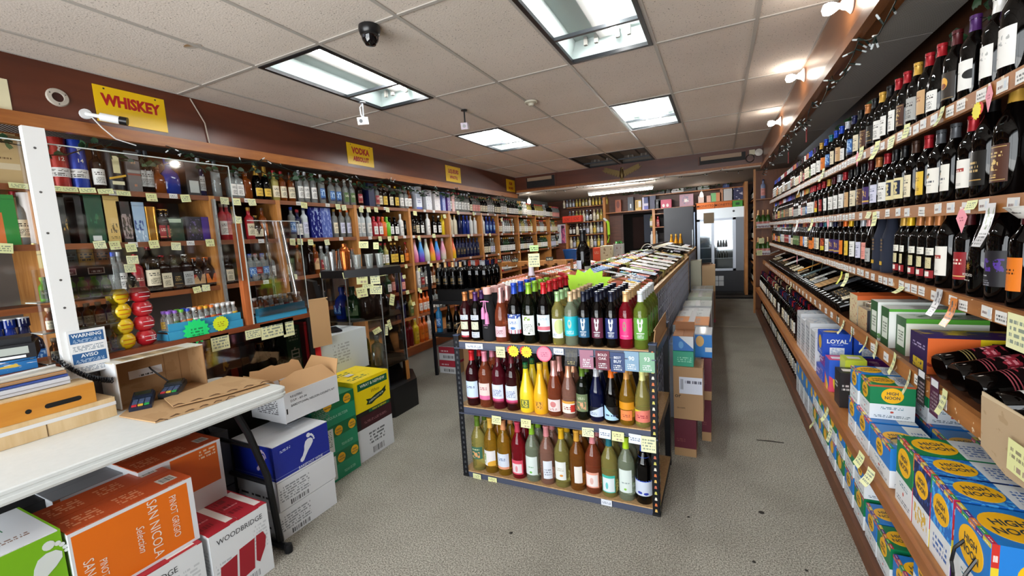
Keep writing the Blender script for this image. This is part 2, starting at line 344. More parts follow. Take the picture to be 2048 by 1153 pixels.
# ------------------------------------------------------------------ ceiling lights, one per grid cell
alu = mat('a9b6b4', .35, 0, .6); blk = mat('15161a', .4, .3); grime = mat('9a9690', .6)
tube_m = mat((1, 1, .98), .5, emit=64); dead = mat('55524e', .5); white_pl = mat('e9e8e4', .35); white_dk = mat('b9b9b6', .4)
where = ['toward the whiskey sign', 'largest in view, over the rack front', 'towards the three bare bulbs', 'farther back towards the liquors sign', 'before the eagle, liquor side', 'before the eagle, wine side']
for n_, (i, j, kind) in enumerate(LIGHTS):
    x0, x1, y0, y1 = XG[i]+.011, XG[i+1]-.011, YG[j]+.011, YG[j+1]-.011; cx, cy = (x0+x1)/2, (y0+y1)/2; w, d = x1-x0, y1-y0; off = kind == 'off'
    o = empty('ceiling_light', T(cx, cy, CZ))
    tag(o, ('unlit open recessed ceiling light with dark frame ' if off else 'lit recessed ceiling light, black frame, bare tubes, ')+where[n_], 'ceiling light', 'recessed ceiling lights')
    h = .12; hm = mat('6f6a64', .5) if off else alu
    hs = MB(); a, b2 = w/2, d/2
    hs.quad((-a, -b2, 0), (-a, b2, 0), (-a+.06, b2-.05, h), (-a+.06, -b2+.05, h)); hs.quad((a, b2, 0), (a, -b2, 0), (a-.06, -b2+.05, h), (a-.06, b2-.05, h))
    hs.quad((a, -b2, 0), (-a, -b2, 0), (-a+.06, -b2+.05, h), (a-.06, -b2+.05, h)); hs.quad((-a, b2, 0), (a, b2, 0), (a-.06, b2-.05, h), (-a+.06, b2-.05, h))
    hs.quad((-a+.06, -b2+.05, h), (-a+.06, b2-.05, h), (a-.06, b2-.05, h), (a-.06, -b2+.05, h)); hs.build('housing', hm, o)
    MB().box(-.05, .05, -b2+.09, b2-.09, h-.035, h-.002).build('ballast_cover', hm if off else white_dk, o)
    fr_ = MB(); t = .028
    fr_.box(-a, -a+t, -b2, b2, -.012, .012).box(a-t, a, -b2, b2, -.012, .012).box(-a+t, a-t, -b2, -b2+t, -.012, .012).box(-a+t, a-t, b2-t, b2, -.012, .012)
    fr_.build('frame', blk, o); MB().box(-a+t, a-t, .16, .185, -.011, .01).build('crossbar', mat('3b3e42', .35, .5), o)
    for s in (-1, 1):
        for x in (-.15, -.075, .075, .15): MB().box(x-.012, x+.012, s*(b2-.09)-.012, s*(b2-.09)+.012, h-.06, h-.004).build('lamp_holder', grime, o)
    xs = {'one': [.075], 'two': [-.075, .075], 'off': []}[kind]
    for x in xs: MB().cyl((x, -b2+.1, h-.045), (x, b2-.1, h-.045), .0155, 10).build('lamp_tube', tube_m, o)
# ------------------------------------------------------------------ bottles
def glass(col, rough=.03, ior=1.36, tr=.82): return mat(col, rough, 0, .5, tr, ior)
G_BLACK = mat('040303', .035, 0, .38); G_GREEN = mat('070c05', .035, 0, .38); G_MAROON = mat('140406', .035, 0, .38)
G_NAVY = mat('0a1030', .05, 0, .4)
CLEARG = glass('dcecc8'); PALEY = glass('f0e480'); GOLD = glass('f2b636'); ROSE = glass('f8b49c'); ROSED = glass('e4744c'); AMBER = glass('d88434'); DKRED = glass('7a0d18'); BLUEG = glass('2448c8'); GREENG = glass('2f8a3a'); LIME = glass('c0dc54'); PINKR = glass('d8203a'); OLIVE = glass('8a8a28'); REDW = glass('5a0a12')
CLEARD = mat('e8f0ee', .05, 0, .7, .75)     # distant clear glass
PROF = {
 'bordeaux': (.0375, [(.0001, 0), (.034, 0), (.0375, .005), (.0375, .19), (.035, .207), (.024, .226), (.0165, .243), (.0145, .26), (.0143, .284), (.0158, .286), (.0158, .298), (.0001, .299)]),
 'burgundy': (.041, [(.0001, 0), (.037, 0), (.041, .005), (.041, .14), (.038, .17), (.028, .21), (.018, .245), (.0145, .265), (.0143, .284), (.0158, .286), (.0158, .298), (.0001, .299)]),
 'magnum': (.0465, [(.0001, 0), (.042, 0), (.0465, .006), (.0465, .2), (.044, .222), (.032, .252), (.021, .275), (.0165, .3), (.0162, .334), (.018, .336), (.018, .35), (.0001, .351)]),
 'champagne': (.0435, [(.0001, 0), (.04, 0), (.0435, .006), (.0435, .15), (.040, .18), (.028, .222), (.019, .255), (.0155, .28), (.0155, .296), (.0175, .298), (.0175, .318), (.0001, .324)]),
 'round': (.039, [(.0001, 0), (.036, 0), (.039, .004), (.039, .19), (.036, .205), (.022, .22), (.0155, .232), (.0145, .27), (.0165, .272), (.0165, .295), (.0001, .296)]),
 'tall': (.036, [(.0001, 0), (.033, 0), (.036, .004), (.036, .22), (.033, .235), (.019, .25), (.0145, .262), (.0145, .295), (.016, .297), (.016, .318), (.0001, .319)]),
 'square': (.039, [(.0001, 0), (.036, 0), (.039, .004), (.039, .165), (.036, .18), (.022, .192), (.016, .2), (.015, .225), (.0175, .227), (.0175, .25), (.0001, .251)]),
 'jug': (.056, [(.0001, 0), (.052, 0), (.056, .006), (.056, .2), (.05, .232), (.03, .262), (.02, .28), (.018, .302), (.021, .304), (.021, .33), (.0001, .331)]),
 'flask': (.048, [(.0001, 0), (.042, 0), (.048, .006), (.05, .1), (.044, .135), (.026, .158), (.017, .168), (.0155, .19), (.02, .192), (.02, .222), (.0001, .223)]),
 'mini': (.019, [(.0001, 0), (.0175, 0), (.019, .003), (.019, .062), (.016, .07), (.009, .078), (.0088, .09), (.011, .0905), (.011, .104), (.0001, .1045)]),
 'bell': (.045, [(.0001, 0), (.041, 0), (.045, .005), (.045, .1), (.041, .135), (.026, .19), (.018, .235), (.015, .27), (.0165, .272), (.0165, .295), (.0001, .296)]),
}
CAPZ = {'bordeaux': (.246, .3), 'burgundy': (.25, .3), 'magnum': (.288, .352), 'champagne': (.235, .325), 'round': (.268, .3), 'tall': (.292, .322), 'square': (.222, .256), 'jug': (.3, .336), 'flask': (.19, .226), 'mini': (.089, .106), 'bell': (.262, .3)}
SQ = {'square': 5, 'flask': 3}
BODY, CAPM, LABM = {}, {}, {}
def body_mesh(k, n=14):
    if (k, n) not in BODY: BODY[k, n] = MB().lathe(PROF[k][1], 16 if k in SQ else n, 0, None, SQ.get(k, 0)).mesh('bottle_'+k, [None], 50)
    return BODY[k, n]
def radius_at(k, z):
    p = PROF[k][1]
    for (r0, z0), (r1, z1) in zip(p, p[1:]):
        if z0 <= z <= z1 and z1 > z0: return r0+(r1-r0)*(z-z0)/(z1-z0)
    return p[-2][0]
def cap_mesh(k, n=10):
    if k not in CAPM:
        z0, z1 = CAPZ[k]; pr = [(radius_at(k, z0)+.0007, z0)]
        for t in (.35, .7, .78): z = z0+(z1-z0)*t; pr.append((radius_at(k, z)+.0008, z))
        rr = max(r for r, z in PROF[k][1][-4:])+.0009; pr += [(rr, z1-.012), (rr, z1), (.0001, z1+.0004)]
        CAPM[k] = MB().lathe(pr, n).mesh('capsule_'+k, [None], 45)
    return CAPM[k]
def lab_mesh(k, z0, z1, half):
    key = (k, z0, z1, half)
    if key not in LABM:
        r = max(radius_at(k, z0), radius_at(k, z1))+.0007; m = MB()
        if k in SQ: r = PROF[k][0]*1.0+.0008; m.poly([(-r*.82, z0), (r*.82, z0), (r*.82, z1), (-r*.82, z1)], .0, 0, T(0, -r, 0))
        else: m.lathe([(radius_at(k, z0)+.0007, z0), (radius_at(k, z1)+.0007, z1)], 8, 0, None, 0, (-math.pi/2-half, -math.pi/2+half))
        if k not in SQ:      # one uv square over the whole label
            for j, f in enumerate(m.f): m.uv[j] = ((j/8, 0), ((j+1)/8, 0), ((j+1)/8, 1), (j/8, 1))
        LABM[key] = m.mesh('label_'+k, [None], 80)
    return LABM[key]
LZ = {'bordeaux': (.05, .15, 1.05), 'burgundy': (.04, .12, 1.0), 'magnum': (.05, .165, 1.05), 'champagne': (.04, .115, 1.0), 'round': (.04, .15, 1.1), 'tall': (.05, .17, 1.1), 'square': (.03, .13, 1), 'jug': (.05, .16, 1.0), 'flask': (.03, .1, 1), 'mini': (.012, .05, 1.2), 'bell': (.035, .1, 1.1)}
def bottle(name, k, M, gl, cap, lab, label, cat, group=None, labels=None, n=14, extra=None):
    """top-level bottle: the glass, with capsule and label(s) as parts. labels: [(z0, z1, half, material)] instead of the usual one"""
    o = link(name, body_mesh(k, n), None, M, gl); tag(o, label, cat, group)
    if cap is not None: link('capsule', cap_mesh(k), o, None, cap)
    if labels is None and lab is not None: z0, z1, h = LZ[k]; labels = [(z0, z1, h, lab)]
    for z0, z1, h, m in labels or (): link('label', lab_mesh(k, z0, z1, h), o, None, m)
    return o
def capm(c): return mat(c, .35, .25)
CAPC = {'red': 'a01822', 'dark red': '4a1016', 'black': '0c0b0d', 'gold': 'c79a3e', 'copper': 'b5713c', 'navy': '161a44', 'blue': '1f46b8', 'silver': 'b9bcc2', 'white': 'e6e4e0', 'green': '2f5a2c', 'purple': '46205c', 'orange': 'e06a1c', 'yellow': 'e2b01c', 'pink': 'e29a92', 'brown': '3f261a', 'grey': '4c4e52', 'teal': '1c6a78', 'lime': '8ec83a'}
INK = '24221f'
def L_text(base, ink=INK, n=6): return printm(base, (('text', .15, .85, .62, .85, ink, 2, 9), ('text', .2, .8, .12, .5, ink, n, 16)), .5)
LABELS = {
 'white': L_text('e9e7e2'), 'cream': L_text('e2d6b8'), 'grey': L_text('a9a9a6'), 'tan': printm('c7a072', (('text', .2, .8, .55, .8, '6e2a1c', 2, 8), ('diag', 1.2, .55, 'a83a30')), .5),
 'black': printm('14120f', (('rect', .1, .9, .15, .18, 'b08a4a'), ('text', .2, .8, .4, .75, 'b89a62', 3, 9)), .4), 'brown': printm('4a2a1e', (('rect', .06, .94, .05, .07, 'b99a5c'), ('rect', .06, .94, .93, .95, 'b99a5c'), ('text', .15, .85, .68, .85, 'c7ac70', 2, 8), ('photo', .3, .75, .32, .62, 'cfae6a', .5), ('text', .15, .7, .12, .24, 'cfae6a', 2, 10)), .45),
 'red': printm('8e1a22', (('text', .15, .85, .55, .8, 'e8d8c8', 2, 8), ('rect', 0, 1, .1, .14, 'd8b070')), .45), 'yellow': printm('d9b23c', (('text', .2, .8, .6, .8, '5a3a14', 2, 8), ('text', .2, .8, .2, .4, '5a3a14', 3, 14)), .45), 'orange': printm('d8741e', (('text', .2, .8, .5, .7, '3a1a08', 2, 8),), .45),
 'blue': printm('2a62a8', (('photo', .05, .95, .3, .9, 'a8c8e8', .5), ('rect', 0, 1, 0, .16, '16204a')), .45), 'navy': printm('1b2038', (('text', .2, .8, .55, .8, 'b89a62', 2, 8),), .5), 'pink': printm('e2978c', (('text', .15, .85, .75, .9, '8a3a34', 2, 9), ('text', .2, .8, .15, .5, 'b06058', 6, 16)), .5), 'purple': printm('3c2660', (('photo', .2, .8, .4, .8, 'c8a050', .52), ('rect', 0, 1, .1, .2, 'c8a050')), .5), 'green': printm('4f6a36', (('text', .15, .85, .55, .8, 'e4e2c8', 2, 8),), .5), 'lavender': L_text('cfcfe2', '34406a'),
 'picture': printm('e0d2a0', (('rect', .14, .86, .2, .88, '14203e'), ('photo', .3, .7, .22, .8, 'd8c68c', .47)), .5), 'duck': printm('e4e0d6', (('disc', .4, .68, .16, .09, 'a07a3c'), ('disc', .52, .76, .08, .05, '2a3a2c'), ('text', .18, .82, .42, .56, '4c5058', 1, 5), ('text', .3, .7, .3, .36, '8a8a88', 1, 14)), .5), 'stripe': printm('e6e2da', (('rect', .05, .8, .58, .7, '9a2e26'), ('text', .1, .75, .6, .68, 'e6d8c8', 1, 8), ('text', .4, .7, .1, .2, '8a8884', 2, 12)), .5), 'sun': printm('2a2019', (('rect', .05, .95, .04, .06, 'a88a52'), ('disc', .5, .62, .22, .22, 'd8a03a'), ('disc', .5, .52, .16, .1, '7a3a1c')), .45),
 'fin': printm('e6e4e0', (('diag', -1.6, 1.62, 'e6e4e0'), ('disc', .98, .5, .34, .16, '0b0a0c'), ('text', .1, .5, .6, .66, '8a8884', 1, 10)), .5), 'sketch': printm('e8e6e2', (('photo', .15, .85, .55, .85, 'a9aaa8', .58, 9), ('text', .1, .5, .25, .3, '7a7a78', 1, 8)), .5),
 'multi': printm('c85a28', (('photo', 0, 1, .3, 1, '7a2818', .5), ('rect', 0, 1, 0, .35, 'd8c030'), ('text', .2, .8, .1, .25, '5a2a14', 2, 8)), .5), 'purpleprint': printm('15131a', (('photo', .2, .95, .42, .78, '4c2a8c', .5, 4), ('text', .05, .5, .28, .34, 'b8b8c0', 1, 9), ('text', .05, .6, .02, .2, '8a8a94', 3, 14)), .5),
}
DARKS = [G_BLACK, G_BLACK, G_GREEN, G_MAROON]
# ------------------------------------------------------------------ wine wall: shelving
RX, RB = .75, 1.10
ROWS = [('upper', 1.885), ('second', 1.54), ('third', 1.21)]
wine_wall = empty('wine_shelving', T(.75, 5, 0)); tag(wine_wall, 'long plywood wine shelving along the wall under three bare bulbs', 'shelving')
def wpart(name, mb, m, parent=wine_wall): return mb.build(name, m, parent, wine_wall.matrix_world.inverted())
Y0, Y1 = .75, 8.35
wpart('back_panel', MB().box(RB, RB+.015, Y0, Y1, .1, 2.4), wood('3a1f10', '4f2c18', .5, (1, 8, 8), 2))
b = NB('worn_lip'); n = b.noise(3, 5, stretch=(8, 1, 8)); n2 = b.noise(26, 4); c = b.ramp(n, [(.3, '8a5526'), (.7, 'a86c34')]); b.col(b.mix(b.math('GREATER_THAN', n2, .66), c, 'd8c2a2')); b.set(Roughness=.5); lip_m = b.m
LIPS = []
for (rn, z) in ROWS:
    wpart('shelf', MB().box(RX+.018, RB, Y0, Y1, z-.02, z), dark_ply)
    LIPS.append(wpart('shelf_lip', MB().box(RX, RX+.018, Y0, Y1, z-.045, z+.006), lip_m))
# slanted display shelf, seltzer shelf, base
def slab(p, m, name): return wpart(name, p, m)
slab(MB().box(.68, RB, Y0, Y1, .86, .875), dark_ply, 'shelf'); LIPS.append(wpart('shelf_lip', MB().box(.66, .68, Y0, Y1, .86, .92), lip_m))
slab(MB().box(.56, RB, Y0, Y1, .44, .46), ply, 'shelf'); LIPS.append(wpart('shelf_lip', MB().box(.545, .56, Y0, Y1, .425, .47), trim_m))
slab(MB().box(.575, RB, Y0, Y1, .06, .08), dark_ply, 'shelf'); wpart('base_board', MB().box(.56, .575, Y0, Y1, 0, .085), wood('5a3018', '74441f', .5, (8, 1, 8), 3))
for y in (.75, 3.05, 5.6, 8.3): wpart('upright', MB().box(.98, RB, y-.01, y+.01, .88, 1.86), dark_ply)
for y in (3.05, 5.6, 8.3): wpart('upright', MB().box(1.05, RB, y-.01, y+.01, .08, .86), dark_ply)
wpart('ledge', MB().box(.98, RB, Y0, 6.5, 2.22, 2.235), ply)
# the small white price strips along the lips
sl_m = [printm('e4e2de', (('text', .1, .9, .2, .8, '4a4a4a', 2, 9),), .5), printm('dcdad6', (('text', .1, .6, .3, .7, '5a3030', 1, 7), ('rect', .65, .9, .2, .8, 'c8d0d8')), .5)]
SLM = MB().box(-.0015, 0, -.028, .028, -.018, .018).mesh('shelf_label', [None])
for li, (x, z, a, e, gap) in enumerate(((RX, 1.865, 1.0, 8.2, .075), (RX, 1.52, 1.0, 8.2, .085), (RX, 1.19, 1.0, 8.2, .08), (.66, .89, 1.1, 7.8, .19))):
    y = a
    while y < e:
        y += gap*random.uniform(.85, 1.9 if y < 3.2 else 1.0)
        link('shelf_label', SLM, LIPS[li], T(x-.0008, y, z+random.uniform(-.004, .004), 0, random.uniform(-.05, .05)), random.choice(sl_m))
# ------------------------------------------------------------------ wine wall: standing bottles
CAPN, LABN = list(CAPC), list(LABELS)
# (picture column, kind, glass, capsule, label, words) near ones as the photograph shows them
ROW_A = [(2042, 'magnum', G_BLACK, 'black', 'sketch'), (1994, 'bordeaux', G_BLACK, 'white', 'sketch'), (1947, 'bordeaux', G_BLACK, 'purple', 'fin'), (1911, 'bordeaux', G_BLACK, 'dark red', 'sun'), (1881, 'burgundy', G_BLACK, 'red', 'white'), (1857, 'bordeaux', G_BLACK, 'red', 'tan'), (1834, 'bordeaux', G_BLACK, 'gold', 'grey'), (1813, 'bordeaux', G_BLACK, 'red', 'brown'), (1796, 'bordeaux', G_BLACK, 'red', 'white'), (1779, 'bordeaux', G_BLACK, 'black', 'white'), (1764, 'bordeaux', G_BLACK, 'gold', 'white'), (1749, 'bordeaux', G_BLACK, 'black', 'black'), (1735, 'bordeaux', G_BLACK, 'copper', 'brown'), (1721, 'bordeaux', G_GREEN, 'black', 'cream'), (1708, 'bordeaux', G_BLACK, 'navy', 'blue'), (1695, 'burgundy', G_BLACK, 'silver', 'white'), (1683, 'bordeaux', G_BLACK, 'blue', 'tan'), (1672, 'bordeaux', G_BLACK, 'blue', 'cream'), (1662, 'bordeaux', G_BLACK, 'teal', 'blue'), (1652, 'bordeaux', G_BLACK, 'blue', 'orange'), (1643, 'bordeaux', G_BLACK, 'gold', 'white'), (1635, 'bordeaux', G_BLACK, 'black', 'white')]
ROW_B = [(2026, 'magnum', G_BLACK, 'gold', 'brown'), (1980, 'magnum', G_BLACK, 'black', 'black'), (1943, 'bordeaux', G_BLACK, 'red', 'stripe'), (1908, 'bordeaux', G_BLACK, 'grey', 'duck'), (1879, 'bordeaux', G_BLACK, 'grey', 'duck'), (1855, 'bordeaux', G_BLACK, 'red', 'yellow'), (1830, 'bordeaux', G_BLACK, 'brown', 'cream'), (1808, 'bordeaux', G_BLACK, 'black', 'picture'), (1791, 'bordeaux', G_BLACK, 'black', 'picture'), (1774, 'bordeaux', G_BLACK, 'red', 'white'), (1757, 'bordeaux', G_BLACK, 'copper', 'lavender'), (1741, 'bordeaux', G_BLACK, 'dark red', 'purple'), (1728, 'bordeaux', G_BLACK, 'black', 'brown'), (1714, 'bordeaux', G_BLACK, 'black', 'cream'), (1702, 'bordeaux', G_BLACK, 'black', 'tan'), (1690, 'bordeaux', G_BLACK, 'red', 'white'), (1679, 'bordeaux', G_BLACK, 'silver', 'white'), (1668, 'bordeaux', G_GREEN, 'dark red', 'white'), (1658, 'bordeaux', G_BLACK, 'gold', 'white'), (1648, 'bordeaux', G_BLACK, 'red', 'red'), (1639, 'bordeaux', G_BLACK, 'red', 'multi'), (1630, 'bordeaux', G_BLACK, 'red', 'white')]
ROW_C = [(2052, 'bordeaux', G_BLACK, 'dark red', 'orange'), (2012, 'magnum', G_BLACK, 'dark red', 'purpleprint'), (1969, 'burgundy', G_BLACK, 'black', None), (1936, 'bordeaux', G_BLACK, 'dark red', 'red'), (1903, 'magnum', G_BLACK, 'dark red', 'stripe'), (1876, 'bordeaux', G_BLACK, 'copper', 'three'), (1857, 'bordeaux', G_BLACK, 'copper', 'three'), (1839, 'bordeaux', G_BLACK, 'copper', 'three'), (1820, 'bordeaux', G_BLACK, 'yellow', 'three'), (1807, 'bordeaux', G_BLACK, 'gold', 'three'), (1783, 'bag', None, None, None), (1765, 'bag', None, None, None), (1748, 'burgundy', G_BLACK, 'black', 'grey'), (1738, 'bordeaux', G_BLACK, 'pink', 'pink'), (1726, 'bordeaux', G_BLACK, 'silver', 'lavender'), (1713, 'bordeaux', G_BLACK, 'black', 'white'), (1702, 'bordeaux', G_BLACK, 'yellow', 'yellow'), (1691, 'bordeaux', G_BLACK, 'orange', 'orange'), (1680, 'bordeaux', G_BLACK, 'brown', 'purple'), (1670, 'bordeaux', G_BLACK, 'navy', 'purple'), (1661, 'bordeaux', G_BLACK, 'white', 'white'), (1651, 'bordeaux', G_BLACK, 'teal', 'multi'), (1642, 'bordeaux', G_BLACK, 'purple', 'cream')]
three = [(.125, .155, .8, L_text('e6e2d6')), (.07, .115, .6, printm('cfc49a', (('photo', .1, .9, .1, .9, '9a9468', .55),), .5)), (.03, .062, .85, printm('8e2026', (('rect', .1, .75, .2, .85, 'e8e2da'),), .5))]
bag_prof = [(.0001, 0), (.043, 0), (.045, .02), (.044, .16), (.037, .2), (.026, .24), (.021, .29), (.024, .315), (.012, .325), (.0001, .326)]
bag_me = MB().lathe(bag_prof, 14).mesh('bag', [None], 60)
SHELFW = {'upper': 'upper wine shelf', 'second': 'second wine shelf', 'third': 'third wine shelf'}
n_wine = 0; far = {}
def far_add(k, M, gl, cap, lab):      # what lies past the three hundred shown largest: joined
    far.setdefault('x', []).append((k, M, gl, cap, lab))
def cart(gname): return {'black': 'black', 'white': 'white'}.get(gname, gname)
for (rn, z), spec, lim in zip(ROWS, (ROW_A, ROW_B, ROW_C), (8.3, 8.3, 8.3)):
    y = None; cnt = 0; grp = 'standing bottles on '+SHELFW[rn]; seq = []
    for px, k, gl, cp, lb in spec:
        x = RX+.018+.012+(PROF[k][0] if k in PROF else .045); y2 = yat(px, x, z+.12)
        if y is not None: y2 = max(y2, y+(.079 if k not in ('magnum', 'bag') else .098))
        y = y2; seq.append((y, k, gl, cp, lb))
    while y < 8.2:
        run = random.choice((1, 1, 2, 3)); cp, lb, gl = random.choice(CAPN[:12]+['red', 'black', 'dark red']), random.choice(['white', 'white', 'white', 'cream', 'cream', 'black', 'red', 'grey', 'yellow', 'lavender', 'brown', 'orange', 'green', 'pink', 'blue']), random.choice(DARKS)
        k = random.choice(('bordeaux', 'bordeaux', 'burgundy'))
        for _ in range(run):
            y += .083 if k == 'bordeaux' else .088
            if y < 8.24: seq.append((y, k, gl, cp, lb))
    for y, k, gl, cp, lb in seq:
        cnt += 1; x = RX+.018+.012+(PROF[k][0] if k in PROF else .045); M = T(x, y, z, R(-90)+random.uniform(-.18, .18))
        place = nth(cnt)+' from near end, '+SHELFW[rn]
        if k == 'bag':
            o = link('wine_bottle_bag', bag_me, None, M, mat('1d2233', .85)); tag(o, 'navy cloth bottle bag with gold print, '+place, 'bottle bag', grp)
            flat(rect_pts(.03, .02), mat('c8a02a', .5), o, T(0, -.0455, .05), 'print'); flat(rect_pts(.022, .07), printm('1d2233', (('text', 0, 1, 0, 1, '8a6a3a', 4, 6),), .8), o, T(0, -.0445, .15), 'print'); continue
        if cnt and y > lim: far_add(k, M, gl, capm(CAPC[cp]), LABELS.get(lb)); continue
        lw = {'three': 'three small labels', None: 'white lettering'}.get(lb, str(lb)+' label').replace('sketch label', 'sketched label').replace('purpleprint', 'purple-printed').replace('fin label', 'notched white label').replace('multi', 'mottled')
        o = bottle('wine_bottle', k, M, gl, capm(CAPC[cp]), LABELS.get(lb), 'dark wine bottle, '+cp+' capsule, '+lw+', '+place, 'wine bottle', grp, three if lb == 'three' else None)
        n_wine += 1
        if lb is None:
            for i, (s, sz) in enumerate((('MOSCATO', .013), ('sweet red', .008))): text(s, sz, mat('d8d4cc', .5), o, T(0, -.0425, .075-.018*i))
            flat(burst_pts(.015, 9, .3), mat('b8862c', .4, .5), o, T(0, -.0418, .105), 'emblem')
        if rn != 'upper' and y < 3.2 and random.random() < .5: far_add(k, T(x+.09, y+.01, z, R(-90)), gl, capm(CAPC[cp]), LABELS.get(lb))
# ------------------------------------------------------------------ cartons
def carton(name, w, d, h, M, label, cat='box', group=None, base='c2a37c', front=None, right=None, left=None, top=None, back=None, flaps=True, tape=None, rough=.6, open_top=False):
    """a closed carton: body, two top flaps meeting at a seam (parts). Faces take print materials."""
    bm_ = mat(base, rough); fm = {'front': front or bm_, 'right': right or bm_, 'left': left or bm_, 'back': back or front or bm_, 'top': top or bm_, 'bottom': bm_}
    mats = [fm[k] for k in ('front', 'right', 'back', 'left', 'top', 'bottom')]; ids = dict(zip(('front', 'right', 'back', 'left', 'top', 'bottom'), range(6)))
    o = MB().box(-w/2, w/2, -d/2, d/2, 0, h-(.004 if flaps else 0), 0, ids).build(name, mats, None, M); tag(o, label, cat, group)
    if flaps:
        a = w > d; g = .0012
        for s in (0, 1):
            mb = MB()
            if a: y0, y1 = (-d/2, -g) if s == 0 else (g, d/2); mb.box(-w/2, w/2, y0, y1, 0, .0035+random.uniform(0, .0012))
            else: x0, x1 = (-w/2, -g) if s == 0 else (g, w/2); mb.box(x0, x1, -d/2, d/2, 0, .0035+random.uniform(0, .0012))
            mb.build('flap', fm['top'], o, T(0, 0, h-.004))
        if tape: MB().box(*((-w/2, w/2, -.025, .025) if a else (-.025, .025, -d/2, d/2)), 0, .0006).build('tape', mat(tape, .25), o, T(0, 0, h+.0008))
    return o
# ------------------------------------------------------------------ seltzer packs
HNB, HNG, HNW, HNY = '1f78c8', '0f7a4a', 'dfe3e6', 'f2b51c'
EMB = MB().poly(disc_pts(1, 28), .02).mesh('emblem', [None])
yel = mat(HNY, .4); dk = mat('2c3a44', .5)
strip_cols = ['c02a4a', '3a9a44', 'd8762a', '5a2a80', 'd8c030', 'c03028']
stripm = [printm(c, (('text', .2, .8, .25, .75, 'f0e8e0', 1, 6),), .4) for c in strip_cols]
WAVE = printm('1f6ec4', (('photo', 0, 1, 0, 1, '4aa8ea', .52, 7), ('photo', 0, 1, 0, 1, 'a8dcf4', .64, 9), ('rect', 0, 1, 0, .42, HNW), ('text', .15, .85, .12, .34, '3a6ab0', 3, 10)), .4)
WAVET = printm('1f6ec4', (('photo', 0, 1, 0, 1, '4aa8ea', .52, 7), ('photo', 0, 1, 0, 1, 'a8dcf4', .64, 9), ('rect', .62, 1, 0, 1, HNW), ('text', .7, .95, .2, .8, '3a6ab0', 5, 8)), .4)
TROP = printm('16295a', (('photo', 0, 1, .45, 1, '2a56a8', .55, 8), ('rect', 0, 1, 0, .42, HNW), ('photo', .1, .9, .12, .36, 'd8b040', .5, 9)), .4)
def hn_face(c): return printm(c, (('rect', 0, 1, 0, .44, HNW), ('text', .25, .75, .3, .38, '4a7a8a', 2, 9), ('disc', .5, .22, .04, .03, 'c04a3a'), ('text', .1, .9, .06, .14, '5a6a74', 2, 20)), .4)
def hn_top(c): return printm(c, (('rect', .62, 1, 0, 1, HNW), ('text', .68, .96, .2, .8, '5a7ab0', 5, 8)), .4)
hncount = 0
def seltzer(x0, x1, y0, y1, z0, h, kind, label, strips='top', emblem=('front', 'left', 'top'), words=True, group='seltzer packs on the low shelves', rz=0):
    global hncount
    w, d = x1-x0, y1-y0; c = {'blue': HNB, 'green': HNG, 'wave': HNB, 'trop': '16295a'}[kind]
    f, t = {'wave': (WAVE, WAVET), 'trop': (TROP, WAVET)}.get(kind, (hn_face(c), hn_top(c)))
    o = carton('seltzer_pack', w, d, h, T((x0+x1)/2, (y0+y1)/2, z0, rz), label, 'box', group, c, f, f, f, t, f, flaps=False, rough=.4)
    # colour strip along the upper edges, in short fields
    L_, n = d, 5
    for i in range(n):
        flat(rect_pts(L_/n, .012), stripm[(hncount+i) % 6], o, face_M('left', w, d, h, (i+.5)/n, 1-.007/h), 'edge_strip')
        flat(rect_pts(L_/n, .01), stripm[(hncount+i) % 6], o, face_M('top', w, d, h, .006/w, (i+.5)/n, .0008, R(90)), 'edge_strip')
    if strips == 'corner':
        for i in range(4): flat(rect_pts(.014, h/4), stripm[(hncount+i+2) % 6], o, face_M('front', w, d, h, .008/w, (i+.5)/4), 'edge_strip')
    elif strips == 'front': flat(rect_pts(w, .008), mat('b8502e', .4), o, face_M('front', w, d, h, .5, 1-.005/h), 'edge_strip')
    for fc in emblem:
        fw, fh = {'front': (w, h), 'left': (d, h), 'top': (w, d)}[fc]; r = min(fw*.34, fh*.22) if fc != 'top' else min(fw*.3, fh*.4)
        M = face_M(fc, w, d, h, .5 if fc != 'top' else .36, .7 if fc != 'top' else .5, .001)
        if fc == 'top': M = M @ Matrix.Rotation(R(-8), 4, 'Y')
        e = link('emblem', EMB, o, M @ Matrix.Diagonal((r*(1.12 if fc != 'top' else 1), .04, r, 1)), yel)
        if words and fh > .1:
            q = M @ T(0, -.0006, 0)
            for s, dz in (('HIGH', .27), ('NOON', -.3)): text(s, r*.56, dk, o, q @ T(0, 0, r*dz), .02, xs=.88)
    hncount += 1; return o
S = seltzer
# seltzer shelf (top at .46): big packs at the near end, then smaller ones
S(.585, .80, 1.345, 1.52, .461, .245, 'blue', 'large blue and white seltzer pack with black strap handle at near end', 'corner')
S(.585, .80, 1.535, 1.665, .461, .245, 'wave', 'wave-patterned blue seltzer pack behind the strap-handled one', 'corner')
S(.585, .80, 1.675, 1.80, .461, .245, 'trop', 'navy tropical seltzer pack between wave-patterned and big green packs', 'corner')
S(.585, .80, 1.81, 1.955, .461, .245, 'green', 'large green and white seltzer pack beside navy tropical pack', 'corner')
S(.81, 1.04, 1.55, 1.70, .461, .24, 'wave', 'wave-patterned blue seltzer pack behind, against the back panel', 'top')
S(.81, 1.04, 1.71, 1.87, .461, .24, 'trop', 'navy seltzer pack behind, partly under the torn cardboard', 'top')
S(.81, 1.04, 1.88, 2.02, .461, .24, 'green', 'green seltzer pack behind, under the torn cardboard flap', 'top')
S(.585, .75, 2.02, 2.26, .461, .16, 'blue', 'blue seltzer pack with torn open can top on seltzer shelf', 'top')
S(.585, .75, 2.28, 2.47, .461, .16, 'blue', 'blue seltzer pack directly under the front green pack', 'top')
